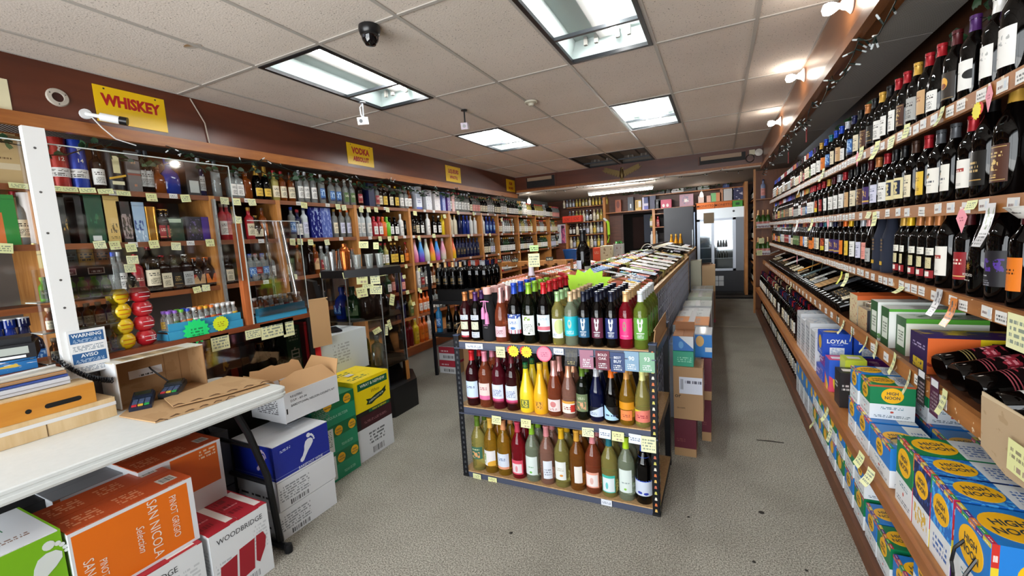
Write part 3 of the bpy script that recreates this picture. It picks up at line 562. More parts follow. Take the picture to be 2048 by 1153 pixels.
S(.585, .75, 2.49, 2.61, .461, .16, 'blue', 'blue seltzer pack carrying the farther blue pack', 'top')
S(.79, .96, 2.03, 2.27, .461, .16, 'blue', 'blue seltzer pack in back row beside the torn pack', 'top', ('front', 'top'))
S(.79, .96, 2.29, 2.47, .461, .16, 'blue', 'blue seltzer pack under the rear green pack', 'top', ('front',))
S(.59, .745, 2.48, 2.61, .622, .155, 'blue', 'upper blue seltzer pack just behind the front green one', 'top')
S(.595, .75, 2.32, 2.46, .622, .155, 'green', 'upper green seltzer pack with big round yellow emblem at front', 'front')
S(.79, .95, 2.32, 2.46, .622, .155, 'green', 'upper green seltzer pack under the hanging notes, farther from aisle', 'front', ('front',))
# torn can tops
for x, y, cl_ in ((.63, 2.07, 'at the aisle edge'), (.70, 2.09, 'one in from the aisle'), (.84, 2.08, 'in the back row pack'), (.90, 2.1, 'deepest in the back row')):
    o = MB().lathe([(.03, 0), (.0325, .004), (.033, .012), (.0315, .016), (.029, .0135), (.0001, .013)], 16).build('can', mat('c8ccd2', .25, .9), None, T(x, y, .617)); tag(o, 'silver can top in torn blue seltzer pack, '+cl_, 'can', 'silver can tops in the torn packs')
    MB().box(-.008, .008, -.004, .012, .0138, .0155).build('tab', mat('a9adb4', .3, .9), o)
# strap of the big pack
o = bpy.data.objects
big = [x for x in COL.objects if x.name.startswith('seltzer_pack') and 'strap handle' in x.get('label', '')][0]
w, d, h = .215, .175, .245
st_ = MB(); Mx = face_M('left', w, d, h, .5, .5, 0)
pts = [Mx @ Vector(p) for p in ((-.03, 0, .05), (-.034, -.018, .02), (-.036, -.022, -.02), (-.03, -.02, -.05), (.0, -.03, -.075), (.02, -.026, -.06), (.034, -.022, -.01), (.03, 0, .04))]
st_.tube(pts, .004).build('strap_handle', mat('141416', .3), big)
for v in (.72, .42, .14):
    M = face_M('front', w, d, h, .72, v, .001, R(90)); flat(disc_pts(.03, 20), yel, big, M, 'can_print'); flat(rect_pts(.07, .05), mat('3a7ac8', .4), big, face_M('front', w, d, h, .72, v, .0006), 'can_print'); flat(rect_pts(.014, .05), mat('d8d8dc', .3), big, face_M('front', w, d, h, .5, v, .0008), 'can_print')
text('REAL juice', .02, mat('d8e4f0', .5), big, face_M('front', w, d, h, .3, .38, .001, R(-90)), .01, 'CENTER', 1, .2)
# base row (top of base shelf .08)
ys = [1.62, 1.80, 1.98, 2.14, 2.32, 2.5, 2.68, 2.86, 3.04, 3.2, 3.36]
cyc = ['blue', 'blue', 'green', 'blue', 'green', 'blue', 'green', 'blue', 'green', 'blue', 'green']
for i, y in enumerate(ys):
    for lev in (0, 1):
        k = cyc[(i+lev) % len(cyc)]
        if i in (1, 2, 3) and lev == 1: continue
        S(.585, .74, y, y+.15, .081+lev*.157, .155, k, ('upper ' if lev else 'lower ')+k+' seltzer pack, '+nth(i+1)+' from near end in the bottom row', 'front' if lev else 'top', ('front', 'left', 'top') if lev or i in (1, 2, 3) else ('left',), i < 6)
S(.78, 1.02, 1.6, 1.85, .081, .19, 'wave', 'patterned blue seltzer pack deep on the bottom shelf', 'top')
tr_y = printm('e8a82a', (('photo', 0, 1, 0, 1, 'f0e4c0', .58, 6), ('text', .1, .6, .6, .8, '6a4a1a', 2, 6)), .5)
# further low-shelf packs: blue canned vodka boxes, stacks of flavoured packs
LOY = printm('1748b8', (('rect', .25, .75, .08, .4, 'e0e4ea'), ('photo', .27, .73, .1, .38, 'b8c4d8', .5, 10), ('text', .3, .7, .5, .56, 'a8c0e8', 2, 14)), .4)
def cart2(label, x0, x1, y0, y1, z0, h, base, front, side=None, top=None, cat='box', group='packs on the low shelves', flaps=False, rz=0, name='drinks_pack', rough=.4):
    return carton(name, x1-x0, y1-y0, h, T((x0+x1)/2, (y0+y1)/2, z0, rz), label, cat, group, base, front, side or front, side or front, top or mat(base, rough), front, flaps, None, rough)
for i, (x, lab) in enumerate(((.60, 'blue canned cocktail box at aisle edge above the magenta pack'), (.765, 'blue canned cocktail box with barcode, one in from the aisle'), (.925, 'blue canned cocktail box half hidden behind hanging notes'))):
    o = cart2(lab, x, x+.155, 3.32, 3.47, .63, .15, '1748b8', LOY, printm('1c50c0', (('disc', .5, .55, .3, .3, 'e0b040'), ('text', .1, .9, .1, .25, 'c8d4ea', 2, 9)), .4), printm('1c50c0', (('disc', .4, .5, .3, .2, 'c8a86a'),), .4))
    text('LOYAL', .036, mat('e8ecf2', .4), o, face_M('front', .155, .15, .15, .5, .66), .03)
for i, (c, l2) in enumerate((('2a52b8', 'lower blue'), ('7a2a88', 'magenta-topped'))):
    cart2(l2+' wide variety pack under the blue cocktail boxes', .6+.02*i, 1.06, 3.3+.02*i, 3.5, .461+.085*i, .083, c, printm(c, (('text', .05, .5, .3, .8, 'e8d8ee', 2, 7), ('photo', .5, 1, 0, 1, 'd8a8c8', .6)), .4))
mixes = [('d84a6a', 'pink and blue', (('disc', .5, .35, .3, .4, 'e8c83a'), ('diag', -.4, .5, '2a5ad0'))), ('c8d43a', 'lime yellow', (('photo', .1, .9, .1, .7, '5a7a2a', .55), ('disc', .6, .4, .15, .15, '26341a'))), ('1b1b1f', 'black', (('text', .1, .6, .5, .7, 'c8c8c8', 2, 7),)), ('d85a2a', 'red and orange', (('rect', 0, 1, .8, 1, 'f0a02a'), ('rect', 0, 1, .6, .8, 'c8306a'), ('rect', 0, 1, .3, .4, '4aa83a'), ('rect', 0, 1, 0, .3, 'e8b020'), ('text', .2, .8, .1, .9, 'f8ead8', 8, 5)))]
for i, (c, n_, ly) in enumerate(mixes):
    y = 3.12-.13*i; hh = (.2, .24, .2, .23)[i]
    cart2(n_+' upright drinks pack on seltzer shelf before the blue boxes', .60+.05*(i % 2), .70+.05*(i % 2), y, y+.12, .461, hh, c, printm(c, ly, .4), None, printm(c, (('rect', .2, .8, .3, .7, 'e8e0e4'),), .4))
for i in range(4):
    cart2(('white', 'white and red', 'pale grey', 'silvery')[i]+' shrink-wrapped pack, '+nth(i+1)+' behind the blue cocktail boxes', .6, .84, 3.55+.2*i, 3.73+.2*i, .461, (.27, .3, .27, .3)[i], 'd4d6da', printm('d6d8dc', (('photo', 0, 1, 0, 1, 'c04a5a', .68, 9), ('text', .1, .9, .1, .9, '7a8494', 9, 9)), .35), None, printm('dfe2e6', (('photo', 0, 1, 0, 1, 'a8bcd4', .55, 8),), .25))
for i in range(4):
    cart2(('blue', 'sky blue', 'blue and white', 'dark blue')[i]+' carton on bottom shelf, '+nth(i+1)+' past the seltzer packs', .59, .76, 3.53+.19*i, 3.69+.19*i, .081, .3, '2a7ac0', printm('2a7ac0', (('rect', 0, 1, 0, .45, 'd8dce0'), ('disc', .6, .7, .2, .12, 'e8b83a'), ('text', .2, .8, .1, .3, '8a94a0', 3, 8)), .4))
# ------------------------------------------------------------------ display shelf (top .875)
GRW = printm('e6e8e4', (('text', .2, .8, .65, .8, '3a6a3a', 2, 8), ('disc', .5, .45, .08, .09, '2a3a2c'), ('photo', 0, 1, 0, .2, '6a9a5a', .5, 8)), .45)
GRS = printm('2c5a2e', (('rect', .15, .85, .2, .75, 'dfe6da'), ('text', .25, .75, .35, .65, '5a6a58', 4, 8)), .45)
GRT = printm('e4e6e2', (('photo', .6, 1, 0, 1, '4a6a48', .58, 7),), .4)
g3 = 'boxed wines on the display shelf'
carton('wine_box', .26, .11, .2, T(.855, 2.80, .876), 'white boxed wine with dark green end, beside the spice-coloured can pack', 'box', g3, 'e6e8e4', GRW, GRS, GRS, GRT, flaps=False)
carton('wine_box', .27, .11, .19, T(.865, 2.655, .876), 'second white boxed wine with leafy green end', 'box', g3, 'e6e8e4', printm('e6e8e4', (('rect', 0, 1, .93, 1, '4fa02e'), ('disc', .3, .5, .08, .1, '2a4a2c')), .45), GRS, GRS, GRT, flaps=False)
carton('wine_box', .27, .12, .17, T(.885, 2.515, .876), 'bright green edged white boxed wine, frontmost of the three', 'box', g3, 'e6e8e4', printm('dfe6da', (('rect', 0, 1, .88, 1, '4fa02e'), ('photo', .55, .9, .1, .7, '5a8a4a', .5, 8)), .45), GRS, GRS, printm('dfe4dc', (('rect', 0, 1, 0, .12, '5ab02e'), ('photo', .1, .9, .3, .9, '4a6a48', .55, 5)), .4), flaps=False)
o = carton('cocktail_pack', .42, .17, .145, T(.945, 2.27, .876), 'purple, orange and yellow variety pack with carry slot on display shelf', 'box', None, '3a1e58', printm('d8642a', (('rect', .36, .72, 0, 1, 'e2c41c'), ('disc', .25, .4, .16, .36, 'd8642a'), ('disc', .3, .2, .12, .16, 'e2c41c'), ('photo', 0, .36, 0, .5, '8a2a1a', .55, 6)), .4), None, printm('2c1a4c', (('text', .15, .85, .62, .78, 'a89ac0', 2, 6), ('photo', .2, .8, .02, .3, 'e0c030', .42, 7)), .4), printm('4a2a78', (('photo', 0, 1, .4, 1, 'c8a83a', .52, 5),), .3), flaps=False)
text('Cou', .085, mat('2a1a14', .5), o, face_M('front', .42, .17, .145, .42, .45), .0, 'CENTER', 1.2, .3)
MB().box(-.045, .045, -.001, .001, -.006, .006).build('handle_slot', mat('0e0d0c', .8), o, face_M('front', .42, .17, .145, .54, .86, .0006))
# can pack with orange lid
o = carton('can_pack', .30, .17, .12, T(.885, 3.04, .876), 'dark pack of tall cans with pattern and yellow print on display shelf', 'box', None, '2a2620', printm('2a2a30', (('bars', 0, 1, 0, 1, '7a7e84', 16), ('disc', .2, .5, .12, .2, 'b02a30'), ('photo', .4, .7, .1, .6, 'd8d040', .5, 6)), .4), None, printm('cdb488', (('photo', 0, 1, 0, 1, 'b0583a', .6, 9),), .4), mat('b9b2a4', .3, .6), flaps=False)
o = carton('can_pack', .3, .16, .175, T(.885, 3.23, .876), 'cream-sided can pack with burnt orange top on display shelf', 'box', None, 'cdb488', printm('b9ae98', (('bars', 0, 1, .0, .8, '8a7a64', 8), ('rect', 0, 1, .85, 1, 'd0602a')), .35), None, printm('d8c8a0', (('photo', 0, 1, 0, 1, 'b0583a', .6, 9),), .4), mat('d0602a', .4), flaps=False)
for i, x in enumerate((.78, .86, .94)):
    o = MB().lathe([(.03, 0), (.033, .004), (.033, .03), (.029, .036), (.0001, .035)], 16).build('can', mat('c9bfae', .25, .9), None, T(x, 3.03, .9965)); tag(o, 'silvery can on the dark can pack, '+nth(i+1)+' from the aisle', 'can', 'silver cans on the dark pack')
# three black sparkling bottles lying with butts to the aisle, a paper-wrapped one below
tilt = .38
LAMB = printm('160a0c', (('photo', .05, .95, .1, .95, 'a83040', .5, 3), ('text', .15, .85, .35, .7, 'e8909a', 2, 7)), .35)
for i, (y, m_) in enumerate(((2.075, 'redder label'), (1.95, 'pinkish lettering'), (1.83, 'label nearest the torn cardboard'))):
    y = (2.08, 1.955, 1.83)[i]; M = T(.735, y, .935+.0) @ Matrix.Rotation(R(8), 4, 'Z') @ Matrix.Rotation(R(90-12), 4, 'Y') @ Matrix.Rotation(R(-90), 4, 'Z')
    o = link('sparkling_wine_bottle', body_mesh('champagne', 20), None, M, G_BLACK); o.scale = (1.15, 1.15, 1.25)
    tag(o, ('first black lying sparkling bottle, beside the orange variety pack', 'middle one of three black lying sparkling bottles', 'last black lying sparkling bottle, beside the torn cardboard')[i], 'wine bottle', 'black sparkling bottles lying on the display shelf')
    link('label', lab_mesh('champagne', .075, .149, 1.5), o, None, LAMB)
    for z in (.055, .062, .07): MB().lathe([(.0442, z), (.0442, z+.003)], 20).build('band', mat('8a7a4a' if i == 0 else 'a04a52', .4), o)
M = T(.735, 1.70, .93) @ Matrix.Rotation(R(82), 4, 'Y') @ Matrix.Rotation(R(-90), 4, 'Z')
bottle('sparkling_wine_bottle', 'champagne', M, G_BLACK, None, None, 'black bottle with white paper label lying behind the torn cardboard', 'wine bottle', None, [(.05, .17, 1.4, LABELS['white'])])
# torn brown cardboard flap hanging over the lip
a, b_ = ox(1935, 795, .64), ox(1928, 885, .64); fl_ = [Vector((.645, 1.585, .995)), Vector((.645, 1.30, 1.0)), Vector((.66, 1.29, .845)), Vector((.65, 1.45, .83)), Vector((.648, 1.575, .855))]
mbf = MB(); pts = [(0, .0), (.285, .01), (.29, -.15), (.13, -.165), (.012, -.14)]
n = len(pts); o = MB().poly([(p[0], p[1]) for p in pts][::-1], .005).build('cardboard_flap', printm('b39a7a', (('photo', 0, 1, 0, 1, 'a88e6c', .6, 4),), .7), None, T(.652, 1.59, .995, R(-90))); tag(o, 'torn brown cardboard piece covering the lip at near end of display shelf', 'cardboard')
MB().box(0, .29, .001, .004, -.004, .012).build('torn_edge', mat('c9b494', .8), o)
# sloping wine bottles farther along, butts out
cnt = 0
for i in range(46):
    y = 3.42+i*.094
    if y > 7.9: break
    M = T(.70, y, .935) @ Matrix.Rotation(R(90-22), 4, 'Y') @ Matrix.Rotation(R(-90), 4, 'Z')
    lb = random.choice(['black', 'black', None, 'cream', 'grey', None])
    if y < 6.2:
        cnt += 1; bottle('display_wine_bottle', 'bordeaux', M, G_BLACK, capm(CAPC['black']), LABELS.get(lb), 'dark wine bottle lying with its butt out, '+nth(cnt)+' past the can packs', 'wine bottle', 'bottles lying on the display shelf')
    else: far_add('bordeaux', M, G_BLACK, capm('0c0b0d'), LABELS.get(lb))
# loose sheets lying on them
sheets = [((1590, 545), .16, .2, 'white sheet with small photo', printm('e4e2e0', (('photo', .1, .9, .3, .9, 'a8b0b8', .55, 5), ('text', .1, .9, .05, .25, '5a5a5a', 3, 10)))), ((1617, 556), .08, .2, 'orange card', mat('d8922e', .6)), ((1633, 565), .1, .26, 'teal-brown photo card', printm('6a8288', (('photo', 0, 1, 0, 1, '26343a', .5, 4), ('text', .1, .9, .1, .3, 'd8e0e0', 2, 8)))), ((1650, 577), .08, .16, 'white lined card', L_text('e6e4e0')), ((1672, 575), .2, .28, 'tan printed card', printm('c29a68', (('text', .05, .95, .1, .9, '8a6438', 7, 12),))), ((1688, 588), .12, .26, 'dark blue-grey photo card', printm('3a3f48', (('photo', 0, 1, 0, 1, '8a929c', .55, 5),))), ((1578, 533), .14, .14, 'salmon card', mat('d8a08a', .6)), ((1560, 528), .12, .14, 'white small card', L_text('e6e4e0')), ((1548, 522), .2, .16, 'pale far card', L_text('dcdad4'))]
for (p, wy, wx, nm, m_) in sheets:
    q = ox(p[0], p[1], .83); o = MB().box(-wy/2, wy/2, -wx/2, wx/2, 0, .0015).build('paper_sheet', m_, None, Matrix.Translation((.83, q.y, 1.042)) @ Matrix.Rotation(R(22), 4, 'Y').inverted() @ Matrix.Rotation(R(-90), 4, 'Z')); tag(o, nm+' lying on the sloping black bottles of the display shelf', 'paper', 'cards on the sloping bottles')
# bottles standing on the two low shelves at the far end
for row, (zz, xx) in enumerate(((.461, .64), (.081, .655), (.461, .74))):
    for i in range(44):
        y = 4.38+.089*i
        if y > 8.2: break
        far_add('bordeaux', T(xx, y, zz, R(-90)+random.uniform(-.3, .3)), random.choice(DARKS), capm(random.choice(['a01822', '0c0b0d', '161a44', '161a44', '3a1410', '4a1016', 'c8b88a'])), random.choice([LABELS['white'], LABELS['cream'], None, LABELS['grey'], LABELS['white']]))
# ------------------------------------------------------------------ centre rack
rack = empty('display_rack', T(-.9, 2.52, 0)); tag(rack, 'black slotted steel rack with three chipboard shelves of bottles in mid floor', 'shelf rack')
RI = rack.matrix_world.inverted(); rk = mat('14161c', .4, .3, .5)
def rpart(n, mb, m, parent=rack): return mb.build(n, m, parent, RI if parent is rack else None)
KX0, KX1, KY0, KY1 = -1.51, -.29, 2.22, 2.82
chip = wood('b08a5e', 'd0aa7a', .6, (10, 10, 10), 9)
SZ = [.04, .475, .90]
hole_m = [mat(c, .5) for c in ('d8b060', 'c86a3a', 'd8d4c8', 'c8c060', 'b8604a')]
for x, sx in ((KX0, 1), (KX1, -1)):
    for y, sy in ((KY0, 1), (KY1, -1)):
        p = MB().box(*sorted((x, x+sx*.038)), *sorted((y, y+sy*.002)), 0, .93).box(*sorted((x, x+sx*.002)), *sorted((y, y+sy*.038)), 0, .93); po = rpart('post', p, rk)
        rpart('foot', MB().box(*sorted((x-.001*sx, x+sx*.04)), *sorted((y-.001*sy, y+sy*.04)), 0, .012), mat('0a0a0c', .6), po)
        rpart('post_cap', MB().box(*sorted((x-.001*sx, x+sx*.04)), *sorted((y-.001*sy, y+sy*.04)), .93, .936), mat('2a3a5a', .5), po)
        hm = MB(); 
        for k in range(27):
            z = .03+.033*k; w_ = .007
            hm.poly([(-w_, -.006), (w_, -.006), (w_*.6, .01), (-w_*.6, .01)], .0006, k % 5, T(x+sx*.02, y-sy*.0004 if sy > 0 else y+.0004, z, 0 if sy > 0 else R(180)))
            hm.poly([(-w_, -.006), (w_, -.006), (w_*.6, .01), (-w_*.6, .01)], .0006, (k+2) % 5, T(x-sx*.0004, y+sy*.02, z, R(90) if sx < 0 else R(-90)))
        ho = hm.build('slot', hole_m if (sy > 0 and sx < 0) else [mat('3a3c40', .5)]*5, po); ho['kind'] = 'stuff'
beam_m = mat('4c5266', .45, .2)
for z in SZ:
    rpart('shelf_board', MB().box(KX0+.004, KX1-.004, KY0+.004, KY1-.004, z-.012, z), chip)
    rpart('beam', MB().box(KX0+.003, KX1-.003, KY0+.0025, KY0+.006, z-.05, z-.006).box(KX0+.003, KX1-.003, KY0-.004, KY0+.003, z-.05, z-.044), beam_m)
    rpart('beam', MB().box(KX0+.003, KX1-.003, KY1-.006, KY1-.0025, z-.05, z-.004), rk)
    rpart('side_beam', MB().box(KX0+.0025, KX0+.005, KY0+.003, KY1-.003, z-.05, z-.004), rk); rpart('side_beam', MB().box(KX1-.005, KX1-.0025, KY0+.003, KY1-.003, z-.05, z-.004), rk)
def lblm(base, *ly): return printm(base, ly, .45)
def skull(c, name=None):      # wine label with a white animal-skull shape
    return printm(c, (('disc', .5, .62, .13, .26, 'dfe4ea'), ('disc', .38, .84, .06, .12, 'dfe4ea'), ('disc', .62, .84, .06, .12, 'dfe4ea'), ('disc', .5, .9, .06, .12, c), ('disc', .5, .66, .06, .1, c), ('rect', .25, .75, .27, .31, 'dfe4ea'), ('text', .3, .7, .08, .24, 'dfe4ea', 3, 10)), .5)
patri = lblm('d8e0ee', ('rect', 0, 1, .78, 1, '2a4a9a'), ('photo', 0, 1, .78, 1, 'e0e6f4', .56, 8), ('text', .25, .75, .5, .66, '3a6ab0', 2, 7), ('bars', 0, 1, 0, .2, 'b04a5a', 9), ('disc', .5, .28, .16, .07, '2a6ab0'))
TOP = [(922, 'bordeaux', 'REDW', 'copper', [(.13, .16, .8, L_text('cfd8e6')), (.07, .118, .7, lblm('d4d4b8', ('photo', .1, .9, .1, .9, '9aa094', .55))), (.02, .055, .8, lblm('d8d8e2', ('rect', 0, 1, 0, .3, 'b03040')))], 'copper-capped dark wine bottle with three stacked labels', 5),
 (947, 'bordeaux', 'black', 'purple', [(.13, .16, .8, L_text('cfd8e6')), (.07, .118, .7, lblm('d4d4b8', ('photo', .1, .9, .1, .9, '9aa094', .55))), (.02, .055, .8, L_text('cfd6e2'))], 'purple-capped dark wine bottle with three stacked labels', 5),
 (975, 'bag', None, None, None, 'black cloth wine bag with pink tassels and pink top', 3),
 (1003, 'champagne', 'ROSED', 'foilpink', [(.03, .095, .9, lblm('e2bcc4', ('text', .2, .8, .3, .7, '8a4a5a', 3, 8)))], 'pink-foiled sparkling rose bottle with pale pink label', 3),
 (1033, 'magnum', 'black', 'blue', [(.055, .17, 1.1, patri)], 'large dark bottle, blue cap, stars and stripes label', 4),
 (1064, 'magnum', 'green', 'lime', [(.05, .165, .9, lblm('dfe4e0', ('photo', .2, .7, .75, .92, '7aa02a', .5, 7), ('text', .15, .85, .2, .6, '8a9088', 5, 12), ('disc', .6, .1, .08, .05, '3a4a2a')))], 'large green bottle, lime cap, white label', 4),
 (1101, 'magnum', 'black', 'red2', [(.075, .17, .95, lblm('d8e2ea', ('rect', 0, 1, .08, .3, 'd06a7a'), ('disc', .22, .42, .12, .1, '3a3c30'), ('text', .3, .8, .7, .85, '8ab0d0', 2, 6)))], 'large dark bottle, bright red cap, white and pink label', 5),
 (1131, 'bordeaux', 'PALEY', 'palegreen', [(.04, .15, .95, lblm('e2e6e0', ('disc', .7, .6, .4, .38, 'c2cf8a'), ('text', .1, .5, .1, .25, '5a80a0', 2, 7)))], 'pale yellow wine bottle, mint cap, white and green label', 3),
 (1152, 'bordeaux', 'CLEARG', 'cream', [(.055, .165, 1.5, printm('18b4c4', (('disc', .5, .62, .1, .22, 'a8c0b0'), ('disc', .5, .66, .05, .1, '18b4c4'), ('text', .3, .7, .1, .3, 'd8eef0', 3, 10)), .45))], 'clear wine bottle, cream cap, bright turquoise label', 6),
 (1178, 'bordeaux', 'black', 'navy2', [(.05, .16, .95, skull('14567e'))], 'dark wine bottle, navy cap, steel blue label with pale skull', 6),
 (1211, 'bordeaux', 'black', 'navy2', [(.05, .16, .95, skull('5e2038'))], 'dark wine bottle, navy cap, burgundy label with pale skull', 6),
 (1242, 'bordeaux', 'black', 'navy2', [(.05, .16, .95, skull('1f2f66'))], 'dark wine bottle, navy cap, indigo label with pale skull', 6),
 (1272, 'bordeaux', 'PINKR', 'cream2', [(.05, .16, 1.05, printm('e02a78', (('disc', .45, .62, .12, .24, '9a7a6a'), ('disc', .45, .66, .06, .1, 'e02a78'), ('text', .2, .7, .15, .2, 'f4b8d4', 1, 10)), .45))], 'rose wine bottle, gold cap, hot pink label', 6),
 (1306, 'bordeaux', 'LIME', 'white2', [(.05, .165, 1.1, skull('5e9a3c'))], 'lime wine bottle, white cap, grass green label with pale skull', 6)]
MID = [(940, 'magnum', 'REDW', 'red2', [(.05, .16, 1.1, lblm('c8dcf0', ('text', .2, .8, .6, .75, '4a4a7a', 2, 6), ('rect', 0, 1, 0, .05, 'a83a4a')))], 'large rose wine bottle, red cap, pale blue label', 2), (965, 'magnum', 'ROSED', 'pink2', [(.05, .155, .9, lblm('e6cfc8', ('rect', 0, 1, 0, .25, 'd86a9a'), ('text', .2, .8, .6, .8, 'a04a5a', 2, 6)))], 'large rose wine bottle, pink cap, cream and pink label', 2), (993, 'magnum', 'DKRED', 'maroon', [(.045, .155, .95, lblm('d6dcec', ('rect', 0, 1, .08, .2, 'c84a7a'), ('rect', 0, 1, 0, .08, '8a1a3a'), ('text', .15, .85, .35, .75, '6a7aa8', 5, 9)))], 'large dark rose bottle with pale label above a pink band', 2), (1024, 'magnum', 'REDW', 'maroon', [(.045, .155, .95, lblm('d6dcec', ('rect', 0, 1, .08, .2, 'c84a7a'), ('rect', 0, 1, 0, .08, '7a0a2a'), ('text', .15, .85, .35, .75, '6a7aa8', 5, 9)))], 'large red wine bottle, maroon cap, pale label with pink band', 2),
 (1054, 'bell', 'lemon', 'green2', [(.03, .08, .6, lblm('5a6a3a', ('photo', .1, .9, .1, .9, 'd8c83a', .5, 5)))], 'opaque lemon yellow bottle with dark green cap', 2), (1083, 'bell', 'mango', 'yellow2', [(.03, .08, .6, lblm('e0a030', ('photo', .1, .9, .1, .9, '3a2a14', .55, 5)))], 'opaque mango orange bottle with yellow cap', 2), (1111, 'champagne', 'ROSED', 'foilpink', [(.03, .1, 1.0, lblm('e8d4d2', ('disc', .5, .6, .2, .25, 'c87a7a'), ('text', .2, .8, .1, .3, '9a4a4a', 2, 7)))], 'sparkling rose bottle with pink foil and white label', 2), (1137, 'champagne', 'ROSE', 'foilpeach', [(.03, .1, 1.0, lblm('e8e0d2', ('rect', 0, 1, .8, 1, 'd89a3a'), ('rect', .7, 1, .1, .7, 'c8342a'), ('text', .2, .7, .3, .6, '8a2a2a', 2, 6)))], 'sparkling rose bottle with copper foil and red-flashed label', 2), (1165, 'bordeaux', 'green', 'olive', [(.05, .15, 1.0, lblm('6a7a56', ('photo', .15, .85, .1, .55, 'd8a07a', .5, 4), ('text', .2, .8, .7, .85, 'c8cfae', 2, 8)))], 'dark green wine bottle with sage green label', 2), (1197, 'burgundy', 'NAVY', 'silver', [(.03, .085, 1.1, lblm('c8d4ea', ('diag', .8, .35, '0a0e1c'), ('text', .1, .6, .2, .5, '5a6a8a', 2, 8)))], 'dark sloping-shouldered bottle, silver cap, pale crescent label', 2), (1230, 'burgundy', 'black', 'orange', [(.02, .095, 1.2, lblm('a8cfe6', ('diag', -1.2, 1.2, '08080a'), ('text', .1, .9, .3, .5, '3a4a6a', 1, 5)))], 'dark sloping-shouldered bottle, orange cap, light blue chevron label', 2), (1259, 'burgundy', 'GOLD', 'gold2', [(.03, .085, .8, lblm('e8844a', ('text', .2, .8, .35, .65, '8a3a2a', 2, 6))), (.09, .13, 1.2, mat('d8901c', .4))], 'golden sloping-shouldered bottle with round orange label', 2), (1293, 'burgundy', 'PALEY', 'clearcap', [(.03, .095, 1.2, lblm('e07a6a', ('diag', .5, .75, 'd8c83a'), ('text', .2, .8, .35, .65, '9a2a3a', 2, 6)))], 'pale golden bottle with wavy coral label', 2)]
BOT = [(954, 'magnum', 'PALEY', 'olive', [(.08, .16, 1.0, lblm('3a6a56', ('photo', .2, .8, .1, .6, 'd8a06a', .48, 4), ('text', .2, .8, .75, .9, 'd8d8a8', 1, 7)))], 'large pale golden bottle, olive cap, green figured label', 2), (980, 'magnum', 'GOLD', 'straw', [(.05, .15, 1.0, lblm('e4e0e0', ('diag', -.5, .95, 'e4e0e0'), ('disc', .9, .1, .5, .25, 'e0a83a'), ('photo', .05, .3, .1, .8, '6a9a3a', .5, 6)))], 'large amber bottle, straw cap, white floral label', 2), (1008, 'magnum', 'GOLD', 'peach', [(.045, .145, 1.0, lblm('d2dae8', ('rect', 0, 1, 0, .15, 'e09a7a'), ('text', .2, .8, .55, .75, '4a6a9a', 2, 7)))], 'large golden bottle, peach cap, pale blue label', 2), (1038, 'magnum', 'PINKR', 'rosered', [(.03, .12, .9, lblm('d64a60', ('rect', .1, .9, .1, .75, 'e4d4d8'), ('disc', .5, .4, .1, .22, 'd88a94')))], 'large deep pink bottle, rosy cap, pink framed label', 2), (1069, 'magnum', 'CLEARG', 'lime', [(.045, .16, .9, lblm('d4e0dc', ('text', .3, .7, .4, .5, '6aa07a', 1, 6), ('disc', .5, .15, .1, .06, '6ab04a')))], 'large pale green bottle, lime cap, frosted label', 2), (1100, 'magnum', 'ROSE', 'dustyrose', [(.04, .15, .6, lblm('d8dde8', ('text', .1, .9, .2, .6, '8a90a0', 3, 8)))], 'large salmon bottle, dusty pink cap, label turned aside', 2), (1132, 'magnum', 'PALEY', 'yellow', [(.05, .16, .75, lblm('dfe2de', ('disc', .6, .25, .15, .06, 'd8903a'), ('text', .2, .8, .5, .7, 'b0a890', 2, 9)))], 'large yellow bottle, yellow cap, white label', 2), (1166, 'magnum', 'AMBER', 'straw2', [(.05, .15, .5, lblm('e4ddd8'))], 'large amber bottle, honey cap, label turned aside', 2), (1200, 'magnum', 'ROSED', 'dustyrose', [(.04, .13, .9, lblm('e09a84', ('rect', .08, .92, .08, .85, 'e6dcda'), ('disc', .5, .45, .12, .22, 'd8b0a8')))], 'large coppery rose bottle, dusty pink cap, peach framed label', 2), (1234, 'magnum', 'PALEY', 'teal', [(.03, .13, .85, lblm('3ab0a0', ('rect', .05, .95, .05, .85, 'd8e2e6'), ('disc', .4, .4, .1, .2, '6ac0c0')))], 'large yellow bottle, teal cap, turquoise framed label', 2), (1272, 'magnum', 'CLEARG', 'brightlime', [(.05, .18, .8, lblm('d2ddd8', ('text', .2, .8, .4, .5, '8a9a9a', 1, 6), ('disc', .5, .15, .1, .05, '8ac04a')))], 'large pale green bottle, bright lime cap, frosted label', 2), (1305, 'magnum', 'black', 'blue', [(.05, .13, 1.2, lblm('c8d0e0', ('disc', .35, .2, .12, .09, '2a3aa0'), ('disc', .65, .16, .12, .09, '2a3aa0'))), (.13, .26, 1.4, printm('2a4ab8', (('photo', 0, 1, .3, 1, '5a86d8', .55, 5), ('text', .1, .9, .05, .25, 'c8d4f0', 2, 6)), .4))], 'large dark bottle in blue sleeve beside the corner post', 2)]
GL = {'black': G_BLACK, 'green': G_GREEN, 'NAVY': G_NAVY, 'REDW': mat('2a070c', .04, 0, .4), 'DKRED': mat('480d18', .04, 0, .4), 'ROSED': ROSED, 'ROSE': ROSE, 'PALEY': PALEY, 'CLEARG': CLEARG, 'PINKR': PINKR, 'LIME': LIME, 'GOLD': GOLD, 'AMBER': AMBER, 'lemon': mat('ead02a', .3, coat=.4), 'mango': mat('eeb01e', .3, coat=.4)}
